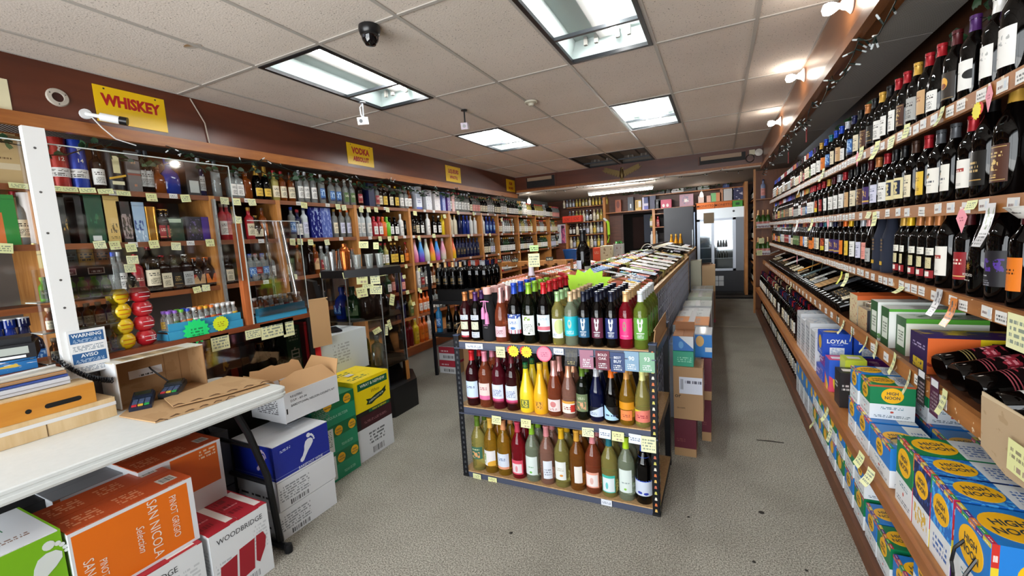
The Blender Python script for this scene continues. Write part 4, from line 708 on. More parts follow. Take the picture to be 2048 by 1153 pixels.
CC = dict(CAPC, red2='c41a24', navy2='12182e', lime='86b82e', palegreen='9cc48a', cream='d8b890', cream2='d8b07a', white2='dfe8ee', maroon='5a1620', pink2='e08aa0', green2='0f5a34', yellow2='e8c040', olive='5a7a24', gold2='c08a4a', clearcap='d8d48a', straw='e0b04a', straw2='d8a03c', peach='e09a6a', rosered='c8405a', dustyrose='d88a90', brightlime='b4d82a')
FOIL = {'foilpink': mat('e0a8a4', .3, .7), 'foilpeach': mat('d89a7a', .3, .7)}
SHN = {0: 'bottom rack shelf', 1: 'middle rack shelf', 2: 'top rack shelf'}
for si, spec in ((2, TOP), (1, MID), (0, BOT)):
    z = SZ[si]; lastx = -9; N = len(spec); xs_ = []
    for px, k, g, c, lb, words_, depth in spec:
        r = PROF[k][0] if k in PROF else .045; x = xat(px, KY0+.06, z+.12); x = max(x, lastx+r+.001) if lastx > -9 else max(x, KX0+.045+r); xs_.append([x, r]); lastx = x+r
    over = lastx-(KX1-.042)
    if over > 0:                          # keep the row inside the posts
        lim = KX1-.042
        for q in reversed(xs_): q[0] = min(q[0], lim-q[1]); lim = q[0]-q[1]-.0008
    for i, ((px, k, g, c, lb, words_, depth), (x, r)) in enumerate(zip(spec, xs_)):
        sc_ = 1.0
        for j in range(depth):
            y = KY0+.016+r+j*(2*r+.006)
            if y+r > KY1-.008: break
            M = T(x+(0 if j == 0 else random.uniform(-.002, .002)), y, z, random.uniform(-.15, .15) if j else (R(20) if 'turned' in words_ else 0))
            pos = ', '+('front' if j == 0 else nth(j+1)+' deep')+', '+SHN[si]
            grp = 'bottles on the '+SHN[si]
            if k == 'bag':
                o = link('wine_bottle_bag', bag_me, None, M, mat('121216', .85)); tag(o, words_+pos, 'bottle bag', grp)
                MB().lathe([(.0245, .285), (.027, .3), (.026, .325), (.0001, .33)], 12).build('top_foil', mat('e2b0aa', .5), o)
                if j == 0:
                    tm = MB().tube([(-.028, -.046, .245), (.0, -.05, .25), (.03, -.046, .245)], .003)
                    for dx, dz in ((-.012, .16), (.012, .13)):
                        tm.tube([(dx*.4, -.046, .248), (dx*.7, -.049, .21), (dx, -.048, dz+.05)], .003).cyl((dx, -.048, dz+.05), (dx, -.048, dz+.03), .007, 8, 0, .012).cyl((dx, -.048, dz+.03), (dx, -.048, dz-.02), .011, 8, 0, .014)
                    tm.build('tassel', mat('e090c0', .7), o); text('ROSE', .013, mat('b06a9a', .6), o, T(0, -.0465, .1)); text('ITALY', .009, mat('a8a0a8', .6), o, T(0, -.0465, .085))
                continue
            cp = FOIL.get(c) or capm(CC[c]); nm = {'champagne': 'sparkling_wine_bottle', 'magnum': 'large_wine_bottle', 'bell': 'cream_liqueur_bottle'}.get(k, 'wine_bottle')
            bottle(nm, k, M, GL[g], cp, None, words_+pos, 'wine bottle' if k != 'bell' else 'bottle', grp, lb, 20)
# stray taller bottles standing at the back of the top shelf
for x, y, k, g, c, nm in ((-1.2, 2.78, 'champagne', 'CLEARG', 'silver', 'silver-foiled sparkling bottle at rack rear beside the price placard'), (-1.0, 2.78, 'champagne', 'CLEARG', 'silver', 'silver-foiled sparkling bottle at rack rear beside red capsules')):
    pass
# cards and notes hung on the rack
noteM = printm('e2e4a8', (('text', .1, .9, .2, .85, '8a927a', 3, 8),), .6); noteW = printm('d8dce4', (('text', .1, .9, .3, .7, '5a6a8a', 2, 10),), .5)
note_mats = [noteM, printm('dfe0a0', (('text', .1, .8, .45, .85, '8e866a', 2, 7), ('text', .3, .9, .1, .4, 'a08a7a', 1, 5)), .6), printm('e6e6b4', (('text', .08, .92, .15, .9, '8a9484', 4, 9),), .6)]
NOTE = {}
def note(M, w, h, m, label, cat='price tag', group=None, curl=.0, name='price_note'):
    k = (w, h, curl)
    if k not in NOTE:
        mb = MB(); n = 4
        for i in range(n):
            za, zb = h/2-h*i/n, h/2-h*(i+1)/n; ya, yb = -curl*(i/n)**2, -curl*((i+1)/n)**2
            mb.quad((-w/2, yb, zb), (w/2, yb, zb), (w/2, ya, za), (-w/2, ya, za), 0, ((0, 1-(i+1)/n), (1, 1-(i+1)/n), (1, 1-i/n), (0, 1-i/n)))
            mb.quad((w/2, yb+.0006, zb), (-w/2, yb+.0006, zb), (-w/2, ya+.0006, za), (w/2, ya+.0006, za), 0)
        NOTE[k] = mb.mesh('note', [None])
    o = link(name, NOTE[k], None, M, m); tag(o, label, cat, group); return o
yb = KY0-.005
def rx(px, z): return xat(px, yb, z)
def card(px, z, w, h, m, label, words=(), name='price_card', curl=.0, rot=0):
    o = note(T(rx(px, z), yb, z, random.uniform(-.08, .08), 0, rot), w, h, m, label, 'price tag', 'cards hung on the rack', curl, name)
    for s, sz, dz, c in words: text(s, sz, mat(c, .5), o, T(0, -.0012-curl*.3, dz))
    return o
card(948, .87, .12, .035, noteW, 'wide pale blue price strip on the top lip by the corner post', curl=0)
card(1001, .845, .06, .065, note_mats[0], 'pale yellow note hanging under the pink-tasselled bag')
for px, n_ in ((1027, 'first'), (1053, 'second')):
    o = link('price_burst', MB().poly(burst_pts(.036, 13, .8), .001).mesh('b', [mat('e8d82a', .5)]), None, T(rx(px, .855), yb, .855)); tag(o, n_+' yellow starburst price card with red edge on the top rack lip', 'price tag', 'starburst cards on the rack'); flat(burst_pts(.03, 13, .8), mat('d83a2a', .5), o, T(-.016, .001, .006), 'backing'); flat(rect_pts(.04, .03), printm('e8d82a', (('text', .1, .9, .2, .8, 'c8782a', 2, 6),), .5), o, T(0, -.001, 0))
o = link('price_disc', MB().poly(disc_pts(.04, 20), .001).mesh('b', [mat('ee8aa0', .5)]), None, T(rx(1088, .85), yb, .85)); tag(o, 'round pink price card on the top rack lip', 'price tag'); flat(disc_pts(.046, 20), mat('d84a6a', .5), o, T(0, .001, 0), 'backing'); flat(rect_pts(.05, .05), printm('ee8aa0', (('text', .1, .9, .2, .8, 'b05a7a', 3, 6),), .5), o, T(0, -.001, 0))
card(1117, .87, .06, .035, noteW, 'small white price strip beside the round pink card')
card(1143, .845, .07, .09, printm('1b1b1f', (('photo', .1, .9, .3, .9, '3a3426', .5), ('text', .2, .8, .1, .3, 'a89a6a', 2, 6))), 'black brochure curling off the top rack lip', curl=.03)
for px, z, c, ws, lab in ((1173, .835, 'a06a80', (('BUY', .022, -.005, 'e0d0d8'),), 'mauve buy card on the top rack lip'), (1205, .835, '6a1c34', (('BOLD', .019, .03, 'e8d8dc'), ('OAK', .02, .01, 'e8d8dc')), 'maroon bold oak card on the top rack lip'), (1235, .83, '223a6a', (('BEST', .018, .025, 'dfe4ee'), ('BUY', .022, .004, 'dfe4ee')), 'navy best buy card on the top rack lip'), (1263, .84, '7a9ab4', (('90', .03, .015, 'e6eef4'),), 'grey blue ninety points card on the rack'), (1294, .84, '7aa88a', (('93', .03, .015, 'e6f0e8'),), 'sage green ninety-three points card on the rack')):
    card(px, z, .075, .105, printm(c, (('text', .2, .8, .1, .4, 'd8dce0', 3, 9),), .45), lab, ws)
for px, z, lab, m in ((993, .415, 'yellow note on middle rack lip above the amber bottle', 0), (1052, .42, 'yellow note on middle rack lip above the lime cap', 1), (1176, .42, 'yellow note on middle rack lip above the honey cap', 2), (1210, .425, 'white note on middle rack lip', 3), (1236, .42, 'yellow note on middle rack lip above the teal cap', 1), (1270, .42, 'second white note on middle rack lip', 3)):
    card(px, z, .065, .05, noteW if m == 3 else note_mats[m], lab, curl=.006)
card(1297, .40, .075, .085, note_mats[2], 'large yellow note by the corner post over the blue-sleeved bottle', curl=.004)
for px, z, lab, m in ((954, .005, 'yellow note on bottom rack lip at its far-from-aisle end', 0), (985, .003, 'second yellow note on the bottom rack lip', 1), (1213, .012, 'white price strip taped on bottom rack lip', 3)): card(px, z+.01, .06, .035, noteW if m == 3 else note_mats[m], lab)
# cardboard strips edging the top shelf
for x, y0, y1, lab in ((KX1-.012, 2.26, 2.79, 'brown cardboard strip along the aisle side of the top rack shelf'), (KX0+.012, 2.26, 2.79, 'brown cardboard strip along the liquor side of the top rack shelf')):
    pts = [(-.27, 0), (.27, 0), (.27, .095), (.2, .1), (0, .1), (-.22, .09), (-.27, .05)]
    o = MB().poly(pts, .004).build('cardboard_strip', mat('b98f62', .75), None, T(x, (y0+y1)/2, .901, R(90))); tag(o, lab, 'cardboard')
    MB().box(-.27, .27, .0005, .0035, .094, .101).build('torn_edge', mat('cfae84', .8), o)
# ------------------------------------------------------------------ liquor wall: shelving
LX = -3.87
liq = empty('liquor_shelving', T(LX, 5, 0)); tag(liq, 'long open wooden liquor shelving with uprights under the yellow signs', 'shelving'); LI = liq.matrix_world.inverted()
def lpart(n, mb, m, parent=liq): return mb.build(n, m, parent, LI)
LROWS = [('top', 2.025), ('second', 1.655), ('third', 1.27), ('fourth', .90), ('fifth', .53)]
oak = wood('a2652c', 'c88a48', .45, (8, 8, 1), 4); lipl = wood('6e3a1c', '8f5228', .45, (8, 1, 8), 3)
lip_objs = {}
for rn, z in LROWS:
    y0 = .4; lpart('shelf', MB().box(XL+.003, LX-.002, y0, 11.4, z-.02, z), dark_ply); lip_objs[rn] = lpart('shelf_lip', MB().box(LX-.002, LX+.012, y0, 11.4, z-.035, z+.003), lipl)
DIV = [1.2, 2.25, 2.86, 3.85, 4.84, 5.82, 6.86, 7.5, 8.44, 9.42, 10.35, 11.3]
for y in DIV: lpart('upright', MB().box(XL+.003, LX+.016, y-.022, y+.022, .36, 2.03), oak)
lpart('platform_top', MB().box(XL+.003, -3.16, 3.55, 6.6, .335, .355), ply); lpart('platform_edge', MB().box(-3.165, -3.145, 3.55, 6.6, .275, .365), wood('7a3c1a', '944e24', .4, (8, 1, 8), 3)); lpart('platform_front', MB().box(-3.19, -3.165, 3.55, 6.6, .0, .275), mat('b4b0a6', .6))
for i in range(60):
    rn = ['top', 'second', 'third'][i % 3]; y = 1.0+(i//3)*.5+random.uniform(-.15, .2)
    z = dict(LROWS)[rn]; link('shelf_label', SLM, lip_objs[rn], T(LX+.0135, y, z-.016, R(180)), random.choice(sl_m))
tint = {'clear': CLEARD, 'amber': mat('7a3a0e', .1, 0, .6, .2), 'black': G_BLACK, 'blue': mat('16308a', .1, 0, .6, .2), 'green': mat('12401c', .1, 0, .6, .2), 'cream': mat('ddd2b8', .35), 'red': mat('a8202a', .3), 'navy': mat('14183c', .12, 0, .6), 'gold': mat('b8923a', .3, .3), 'white': mat('e2e2de', .35), 'frost': mat('c8d0d2', .45), 'dark': mat('1c0e08', .1, 0, .6), 'yellow': mat('d8b81e', .35), 'teal': mat('2aa8a8', .35), 'orange': mat('d8641e', .35), 'lime': mat('68b02a', .35), 'pink': mat('e087a0', .35), 'purple': mat('40205a', .3), 'copper': mat('b86a32', .25, .8), 'silver': mat('b8bcc0', .25, .9), 'straw': mat('b0a45a', .15, 0, .6, .2)}
LL = {'white': 'white', 'cream': 'cream', 'black': 'black', 'yellow': 'yellow', 'blue': 'blue', 'red': 'red', 'grey': 'grey', 'orange': 'orange', 'navy': 'navy', 'green': 'green', 'pink': 'pink', 'tan': 'tan', 'lavender': 'lavender'}
def grad(c1, c2, c3=None):
    b = NB('gradient'); tc = b.n('ShaderNodeTexCoord'); sp = b.n('ShaderNodeSeparateXYZ'); b.L(tc.outputs['Object'], sp.inputs[0]); b.col(b.ramp(b.math('DIVIDE', sp.outputs[2], .3), [(.1, c1), (.5, c2), (.8, c3 or c2)])); b.set(Roughness=.3); return b.m
ombre = [grad('e87aa0', 'e8a0c0', 'f0c0d0'), grad('8a3ac0', '2a8ae0', '5ab0f0'), grad('d8e0c8', 'e0e8d8', 'd0d8c0'), grad('f0c030', 'e0502a', 'e87a5a'), grad('c050b0', '2a80d8', '3a9ae8'), grad('d8d8c0', 'e090a8', 'e8a0b8'), grad('e8946a', 'f0a08a', 'f0b09a'), grad('e8c830', 'e86a20', 'e8583a')]
liq_n = 0
WN = {'top': 'top liquor shelf', 'second': 'second liquor shelf', 'third': 'third liquor shelf', 'fourth': 'fourth liquor shelf', 'fifth': 'fifth liquor shelf', 'platform': 'low liquor platform'}
cntr = {}
def liquor(row, px, k, g, cap, lab, words_=None, x=None, y=None, gl=None, scale=1):
    """one bottle on a liquor shelf at picture column px (or at y)"""
    global liq_n
    z = dict(LROWS).get(row, .355); r = PROF[k][0]; x = x if x is not None else LX-.03-r
    y = yat(px, x, z+.1) if y is None else y
    m = gl or tint[g]
    if liq_n >= 288: far_add_l(k, T(x, y, z, R(90)), m, capm(CAPC[cap]), LABELS.get(lab)); return y
    cntr[row] = cntr.get(row, 0)+1; liq_n += 1
    lw = words_ or ((g+' ' if not gl else '')+'liquor bottle, '+cap+' cap'+(', '+lab+' label' if lab else ''))
    o = bottle('liquor_bottle', k, T(x, y, z, R(90)+random.uniform(-.12, .12)), m, capm(CAPC[cap]), LABELS.get(lab), lw+', '+nth(cntr[row])+' from counter, '+WN[row], 'liquor bottle', 'bottles on '+WN[row], None, 12)
    if scale != 1: o.scale = (scale,)*3
    return y
farl = []
def far_add_l(k, M, gl, cap, lab): farl.append((k, M, gl, cap, lab))
def gift(row, px, w, h, c, lab, d=.1, face=None, cyl=False, y=None, label2=None):
    z = dict(LROWS).get(row, .355); x = LX-.03-d/2; y = yat(px, x, z+.1) if y is None else y
    if cyl:
        o = MB().lathe([(.0001, 0), (w/2, 0), (w/2, h-.03), (w/2+.0015, h-.03), (w/2+.0015, h), (.0001, h)], 20).build('gift_tube', face or mat(c, .35), None, T(x, y, z, R(90))); tag(o, lab, 'gift tube', 'gift packs on the liquor wall'); 
        MB().lathe([(w/2+.001, .0), (w/2+.001, .012)], 20).build('base_ring', mat('b9a46a', .3, .8), o)
    else:
        o = carton('gift_box', w, d, h, T(x, y, z, R(90)), lab, 'gift box', 'gift packs on the liquor wall', c, face, flaps=False, rough=.4); MB().box(-w/2-.0005, w/2+.0005, -d/2-.0005, d/2+.0005, h-.028, h-.0265).build('lid_seam', mat('1a1a1c', .6), o)
    return o
# top shelf, from the counter end
gift('top', 12, .1, .31, 'c0a070', 'pale wooden whisky box at the very start of the top liquor shelf', face=printm('c6aa78', (('rect', 0, 1, .3, .42, 'd8c8a8'), ('text', .1, .7, .5, .56, '6a5030', 1, 8)), .5))
gift('top', 36, .1, .3, 'b89866', 'tan whisky tube next to the pale wooden box', cyl=True)
for px, c, c2, nme, num in ((120, '9c2a22', 'b03a2a', 'red', '12'), (158, '1c3a9a', '28449a', 'blue', '14')):
    o = gift('top', px, .1, .33, c, nme+' whisky tube with silver stag mark and white band, top liquor shelf', cyl=True, face=mat(c, .25, .3))
    MB().lathe([(.0508, .075), (.0508, .135)], 20).build('band', L_text('d8d6d2', INK, 2), o); text(num, .035, mat('dcd4c4', .4, .4), o, T(0, -.0515, .19)); 
    flat([(-.012, .0), (.004, -.015), (.0, .008), (.014, .03), (.002, .022), (-.006, .038), (-.014, .03), (-.006, .018)], mat('dcdad6', .3, .6), o, T(0, -.0512, .245), 'emblem')
liquor('top', 196, 'round', 'dark', 'black', 'white', 'dark whisky bottle with white label and white neck tag')
o = gift('top', 228, .11, .3, '151517', 'black whisky casket with gold ribbon and cream plate', cyl=True); flat(rect_pts(.04, .12), mat('d8cfa0', .4), o, T(0, -.0565, .19), 'plate'); flat([(-.05, -.02), (.05, .01), (.05, .025), (-.05, -.005)], mat('c8a03a', .3, .6), o, T(0, -.057, .1), 'ribbon'); flat(rect_pts(.07, .025), mat('ddd6b0', .4), o, T(0, -.0568, .06), 'plate')
gift('top', 263, .08, .3, '6a6462', 'grey and brown striped whisky carton on the top liquor shelf', face=printm('6a6462', (('rect', 0, 1, .42, .46, '8a3a24'), ('rect', 0, 1, .48, .55, '9a9690'), ('text', .3, .7, .7, .8, 'b8906a', 1, 4), ('text', .4, .6, .15, .25, 'c87a4a', 1, 4)), .5))
for px in (285, 297): liquor('top', px, 'tall', 'black', 'grey', 'grey', 'slim black bottle with upright silver print')
liquor('top', 316, 'flask', 'amber', 'gold', None, 'cut-glass amber decanter'); liquor('top', 340, 'flask', 'blue', 'blue', None, 'cut-glass blue decanter with tall stopper', scale=1.25)
gift('top', 380, .1, .28, '17181a', 'black whisky carton with pale window and yellow note', face=printm('17181a', (('rect', .2, .9, .1, .45, 'b8bcb8'),), .4)); liquor('top', 401, 'tall', 'navy', 'silver', 'grey', 'embossed dark vodka bottle with silver cap'); liquor('top', 433, 'tall', 'clear', 'grey', None, 'embossed clear vodka bottle with silver cap')
seqA = [(463, 'square', 'clear', 'black', 'white'), (475, 'square', 'clear', 'black', 'white'), (492, 'square', 'amber', 'black', None), (515, 'champagne', 'black', 'gold', 'yellow'), (532, 'champagne', 'black', 'gold', 'yellow'), (550, 'round', 'straw', 'red', 'cream'), (565, 'round', 'amber', 'red', 'cream'), (582, 'round', 'amber', 'black', 'cream'), (600, 'tall', 'clear', 'silver', 'white'), (612, 'tall', 'clear', 'silver', 'white'), (627, 'tall', 'clear', 'silver', 'white'), (644, 'tall', 'clear', 'white', 'blue'), (663, 'round', 'clear', 'white', 'blue'), (676, 'round', 'clear', 'white', 'blue'), (691, 'round', 'clear', 'white', 'green'), (704, 'round', 'clear', 'white', 'green'), (719, 'round', 'dark', 'orange', 'red'), (753, 'round', 'clear', 'red', 'red'), (759, 'round', 'dark', 'black', 'cream'), (769, 'round', 'dark', 'yellow', 'yellow'), (781, 'round', 'dark', 'white', 'cream'), (792, 'round', 'dark', 'yellow', 'yellow'), (802, 'round', 'clear', 'black', 'white'), (811, 'round', 'clear', 'black', 'white'), (818, 'round', 'amber', 'black', 'white')]
for s in seqA: liquor('top', *s)
gift('top', 738, .1, .29, '161c44', 'navy gift box standing among green and yellow labelled bottles'); gift('top', 833, .13, .33, 'd2d8e4', 'tall pale blue-white gift box, top liquor shelf', face=printm('d2d8e4', (('rect', .1, .9, .5, .8, '9aa6b8'), ('rect', 0, 1, 0, .12, '2a4ab0'), ('text', .2, .8, .3, .45, '3a4a8a', 2, 6)), .4))
for px, c, n_ in ((853, 'd0d2d8', 'white'), (870, 'dcd6d8', 'pinkish white'), (883, '6a7ac0', 'blue patterned'), (893, '5a3a8a', 'purple'), (902, 'c88a80', 'salmon')): gift('top', px, .14 if px < 880 else .08, .3, c, n_+' spirits gift box past the tall pale one', face=printm(c, (('photo', 0, 1, 0, .6, 'b0a8c0', .58, 6), ('text', .2, .8, .7, .9, '4a4a6a', 2, 6)), .4))
def fill(row, y0, y1, fam, step=.092, skip=()):
    y = y0
    while y < y1:
        k, g, c, l = random.choice(fam)
        for _ in range(random.choice((1, 2, 3))):
            if y >= y1: break
            if not any(abs(y-d) < .068 for d in DIV) or row == 'top': liquor(row, None, k, g, c, l, y=y)
            y += step*(1.12 if k in ('flask', 'jug', 'champagne') else 1)
famA = [('round', 'black', 'black', 'white'), ('round', 'black', 'gold', 'cream'), ('champagne', 'green', 'gold', 'cream'), ('tall', 'clear', 'silver', 'white'), ('round', 'clear', 'red', 'pink'), ('round', 'straw', 'red', 'white'), ('tall', 'clear', 'red', 'white'), ('round', 'dark', 'orange', 'cream')]
fill('top', 5.98, 11.3, famA)
# second shelf
gift('second', 8, .1, .31, '2a8a3a', 'green and orange gift carton at the counter end', face=printm('2a8a3a', (('rect', 0, .4, .05, .65, 'd8743a'),), .4)); gift('second', 67, .11, .33, 'd4ccc8', 'cream whisky tube by the white post', cyl=True)
liquor('second', 40, 'jug', None, 'red', 'cream', 'squat clear jug with red cap and rounded cream label', gl=tint['clear'])
for px, w, h, c, nme, fc in ((128, .11, .31, '1b1f1b', 'black carton with gold emblem', (('photo', .35, .65, .3, .6, 'a8843a', .5),)), (150, .1, .33, '10120f', 'plain black carton', ()), (186, .12, .345, '1e4a32', 'tall dark green carton with white card', (('rect', .3, .7, .06, .16, 'd6d8d4'), ('photo', .3, .7, .4, .6, '2e6a48', .5))), (222, .1, .335, 'cfae66', 'gold carton with small dark figure', (('photo', .3, .7, .22, .42, '5a4a20', .5, 7), ('text', .25, .75, .1, .16, '6a5a2a', 2, 6))), (248, .09, .3, '2a2624', 'dark silver-lettered carton', (('photo', 0, 1, .1, .7, '9a8a88', .5, 7),)), (273, .09, .3, '9ab4cc', 'pale blue carton with dark blue figure', (('photo', .2, .8, .3, .55, '1f3f80', .5, 6), ('photo', 0, 1, 0, .3, 'd8e4ee', .55, 5))), (382, .12, .2, '1c1a2a', 'short dark floral carton', (('photo', .1, .9, .1, .9, '5a4a7a', .58, 6),)), (412, .12, .2, '3a2280', 'short royal purple carton', ()), (345, .11, .19, '12301e', 'short dark green carton', (('rect', .1, .9, .8, .95, 'b8c8b0'),))): gift('second', px, w, h, c, nme+', second liquor shelf', face=printm(c, fc, .4))
o = gift('second', 300, .1, .27, 'c88a3a', 'shiny gold whisky tube with yellow note, second liquor shelf', cyl=True, face=mat('c8903a', .22, .8)); liquor('second', 325, 'square', 'dark', 'gold', 'red', 'square dark whisky bottle with slanted red label')
liquor('second', 334, 'square', 'dark', 'gold', 'black')
seqB = [(447, 'tall', 'red', 'white', 'white'), (457, 'tall', 'red', 'white', 'pink'), (470, 'round', 'cream', 'gold', 'yellow'), (500, 'round', 'red', 'gold', 'cream'), (512, 'flask', 'dark', 'gold', 'cream'), (527, 'round', 'amber', 'brown', 'orange'), (585, 'tall', 'clear', 'blue', 'blue'), (597, 'round', 'navy', 'red', 'white'), (610, 'tall', 'frost', 'navy', 'lavender'), (670, 'tall', 'clear', 'gold', 'cream'), (684, 'tall', 'clear', 'orange', 'lavender'), (697, 'tall', 'clear', 'orange', 'lavender'), (716, 'tall', 'frost', 'grey', 'white'), (725, 'tall', 'frost', 'grey', 'white'), (738, 'tall', 'frost', 'grey', 'white')]
for s in seqB: liquor('second', *s)
for px, c, n_ in ((628, '1a2070', 'navy'), (648, '5a6ab0', 'foil-wrapped blue')): gift('second', px, .13, .33, c, n_+' spirits gift pack on the second liquor shelf', face=printm(c, (('photo', 0, 1, 0, 1, '9aaad8', .55, 5),), .2))
seqB2 = [(748, 'square', 'red', 'red', 'white'), (758, 'square', 'red', 'red', 'white'), (766, 'square', 'orange', 'orange', None), (774, 'square', 'lime', 'lime', None), (780, 'square', 'black', 'black', 'white'), (790, 'square', 'black', 'black', 'white'), (802, 'round', 'white', 'white', 'white'), (812, 'round', 'black', 'black', None), (826, 'tall', 'black', 'black', 'black'), (834, 'round', 'black', 'black', 'cream'), (843, 'round', 'black', 'black', 'white'), (856, 'tall', 'white', 'white', 'white'), (868, 'round', 'black', 'black', 'white'), (878, 'round', 'black', 'white', 'white'), (885, 'tall', 'yellow', 'gold', None), (893, 'tall', 'teal', 'silver', None), (902, 'tall', 'cream', 'gold', None), (910, 'tall', 'cream', 'gold', None), (920, 'tall', 'navy', 'navy', None), (928, 'tall', 'blue', 'blue', None), (935, 'tall', 'blue', 'blue', None), (942, 'tall', 'white', 'white', None), (950, 'tall', 'white', 'copper', None), (966, 'tall', 'white', 'white', None), (973, 'tall', 'blue', 'blue', 'blue'), (980, 'tall', 'blue', 'blue', 'blue'), (987, 'tall', 'blue', 'gold', 'blue')]
for s in seqB2: liquor('second', *s)
famB = [('tall', 'frost', 'white', 'white'), ('round', 'amber', 'orange', 'cream'), ('round', 'clear', 'white', 'white'), ('round', 'straw', 'green', 'cream'), ('round', 'clear', 'red', 'white')]
fill('second', 7.56, 11.3, famB)
# third shelf
for px, k, g, c, l, wd in ((233, 'tall', 'clear', 'blue', None, None), (244, 'tall', 'clear', 'silver', 'white', None), (258, 'flask', 'black', 'black', 'black', None), (276, 'round', 'red', 'red', 'red', None), (305, 'jug', 'black', 'red', 'cream', 'large dark whiskey jug with arched cream label'), (328, 'square', 'dark', 'red', 'cream', 'dark whiskey bottle with cream label'), (350, 'square', 'dark', 'brown', 'black', None), (373, 'square', 'dark', 'white', 'grey', None), (391, 'flask', 'dark', 'orange', 'tan', 'bulbous dark whiskey bottle with olive label'), (414, 'flask', 'dark', 'orange', 'orange', 'bulbous dark whiskey bottle with orange label')): liquor('third', px, k, g, c, l, wd, scale=1.1 if px > 300 else 1)
seqC = [(455, 'square', 'dark', 'black', 'cream'), (502, 'square', 'clear', 'blue', 'blue'), (513, 'square', 'clear', 'red', 'red'), (527, 'square', 'clear', 'blue', 'blue'), (540, 'square', 'clear', 'white', 'white'), (572, 'square', 'clear', 'silver', 'white'), (598, 'tall', 'amber', 'orange', None), (622, 'tall', 'dark', 'brown', None), (632, 'tall', 'amber', 'gold', 'tan'), (645, 'round', 'clear', 'white', 'red'), (657, 'round', 'clear', 'silver', 'red'), (668, 'square', 'clear', 'black', 'grey'), (680, 'square', 'clear', 'black', 'grey'), (693, 'square', 'clear', 'black', 'white'), (706, 'square', 'clear', 'orange', 'white'), (763, 'round', 'green', 'red', 'white'), (772, 'round', 'straw', 'red', 'white'), (784, 'round', 'dark', 'gold', 'yellow'), (791, 'round', 'dark', 'gold', 'yellow'), (800, 'square', 'dark', 'brown', 'yellow'), (812, 'round', 'amber', 'red', 'orange')]
for s in seqC: liquor('third', *s)
for i, px in enumerate((830, 842, 853, 864, 874, 886, 897)): liquor('third', px, 'bell', None, ('pink', 'white', 'white', 'orange', 'pink', 'white', 'pink')[i], None, ('pink', 'violet and blue', 'pale green', 'sunset orange', 'blue and magenta', 'pink-white', 'peach')[i]+' ombre bottle', gl=ombre[i], scale=1.12)
liquor('third', 906, 'bell', None, 'orange', None, 'yellow to orange ombre bottle', gl=ombre[7], scale=1.12)
for px in (915, 921, 927, 934, 941, 948, 955): liquor('third', px, 'tall', 'navy', 'navy' if px > 930 else 'black', 'navy' if px > 930 else 'black')
famC = [('round', 'dark', 'black', 'white'), ('round', 'black', 'black', 'cream'), ('round', 'green', 'gold', 'white'), ('round', 'clear', 'white', 'lavender'), ('round', 'black', 'silver', 'white')]
fill('third', 6.92, 11.3, famC)
# fourth, fifth and the platform, seen past the glass case
for px, g, c, l, k in ((775, 'green', 'silver', 'white', 'square'), (785, 'amber', 'silver', 'pink', 'round'), (795, 'navy', 'navy', None, 'square'), (803, 'purple', 'purple', 'pink', 'square'), (836, 'white', 'white', 'white', 'tall'), (844, 'clear', 'silver', 'red', 'round'), (852, 'clear', 'silver', 'white', 'round'), (860, 'clear', 'silver', 'white', 'round'), (868, 'clear', 'red', 'white', 'round')): liquor('fourth', px, k, g, c, l)
fill('fourth', 5.3, 8.4, [('round', 'red', 'red', 'white'), ('round', 'amber', 'copper', 'cream'), ('round', 'clear', 'white', 'white')])
for px, g, c, l, k in ((797, 'navy', 'navy', None, 'square'), (806, 'navy', 'black', None, 'square'), (812, 'black', 'black', None, 'round'), (822, 'straw', 'lime', 'green', 'round'), (840, 'orange', 'red', 'white', 'round'), (848, 'orange', 'orange', 'white', 'round'), (855, 'orange', 'red', 'white', 'round')): liquor('fifth', px, k, g, c, l)
fill('fifth', 5.3, 7.4, [('round', 'clear', 'white', 'white'), ('round', 'dark', 'white', 'white')])
for px, g, c, l in ((804, 'dark', 'black', None), (812, 'red', 'red', None), (821, 'red', 'gold', None), (832, 'yellow', 'white', 'yellow'), (842, 'orange', 'white', 'orange'), (850, 'orange', 'white', 'orange'), (859, 'white', 'black', 'white')): liquor('platform', px, 'round', g, c, l, x=-3.25, gl=mat('6a1418', .15) if g == 'red' else None)
# glasses and mugs near the third shelf
for mi_, px in enumerate((506, 520, 534)):
    x = LX-.07; y = yat(px, x, 1.31); o = MB().lathe([(.028, 0), (.034, .02), (.036, .07), (.034, .07), (.032, .02), (.0001, .006)], 14).build('glass_mug', CLEARD, None, T(x+.05, y, 1.27)); tag(o, 'small glass mug with dark loop handle, '+nth(mi_+1)+' behind the clear sheet, third liquor shelf', 'mug', 'glass mugs on the third liquor shelf')
    MB().tube([(.034, 0, .06), (.06, 0, .055), (.064, 0, .035), (.05, 0, .015), (.034, 0, .015)], .004).build('handle', mat('1a1a1a', .3), o)
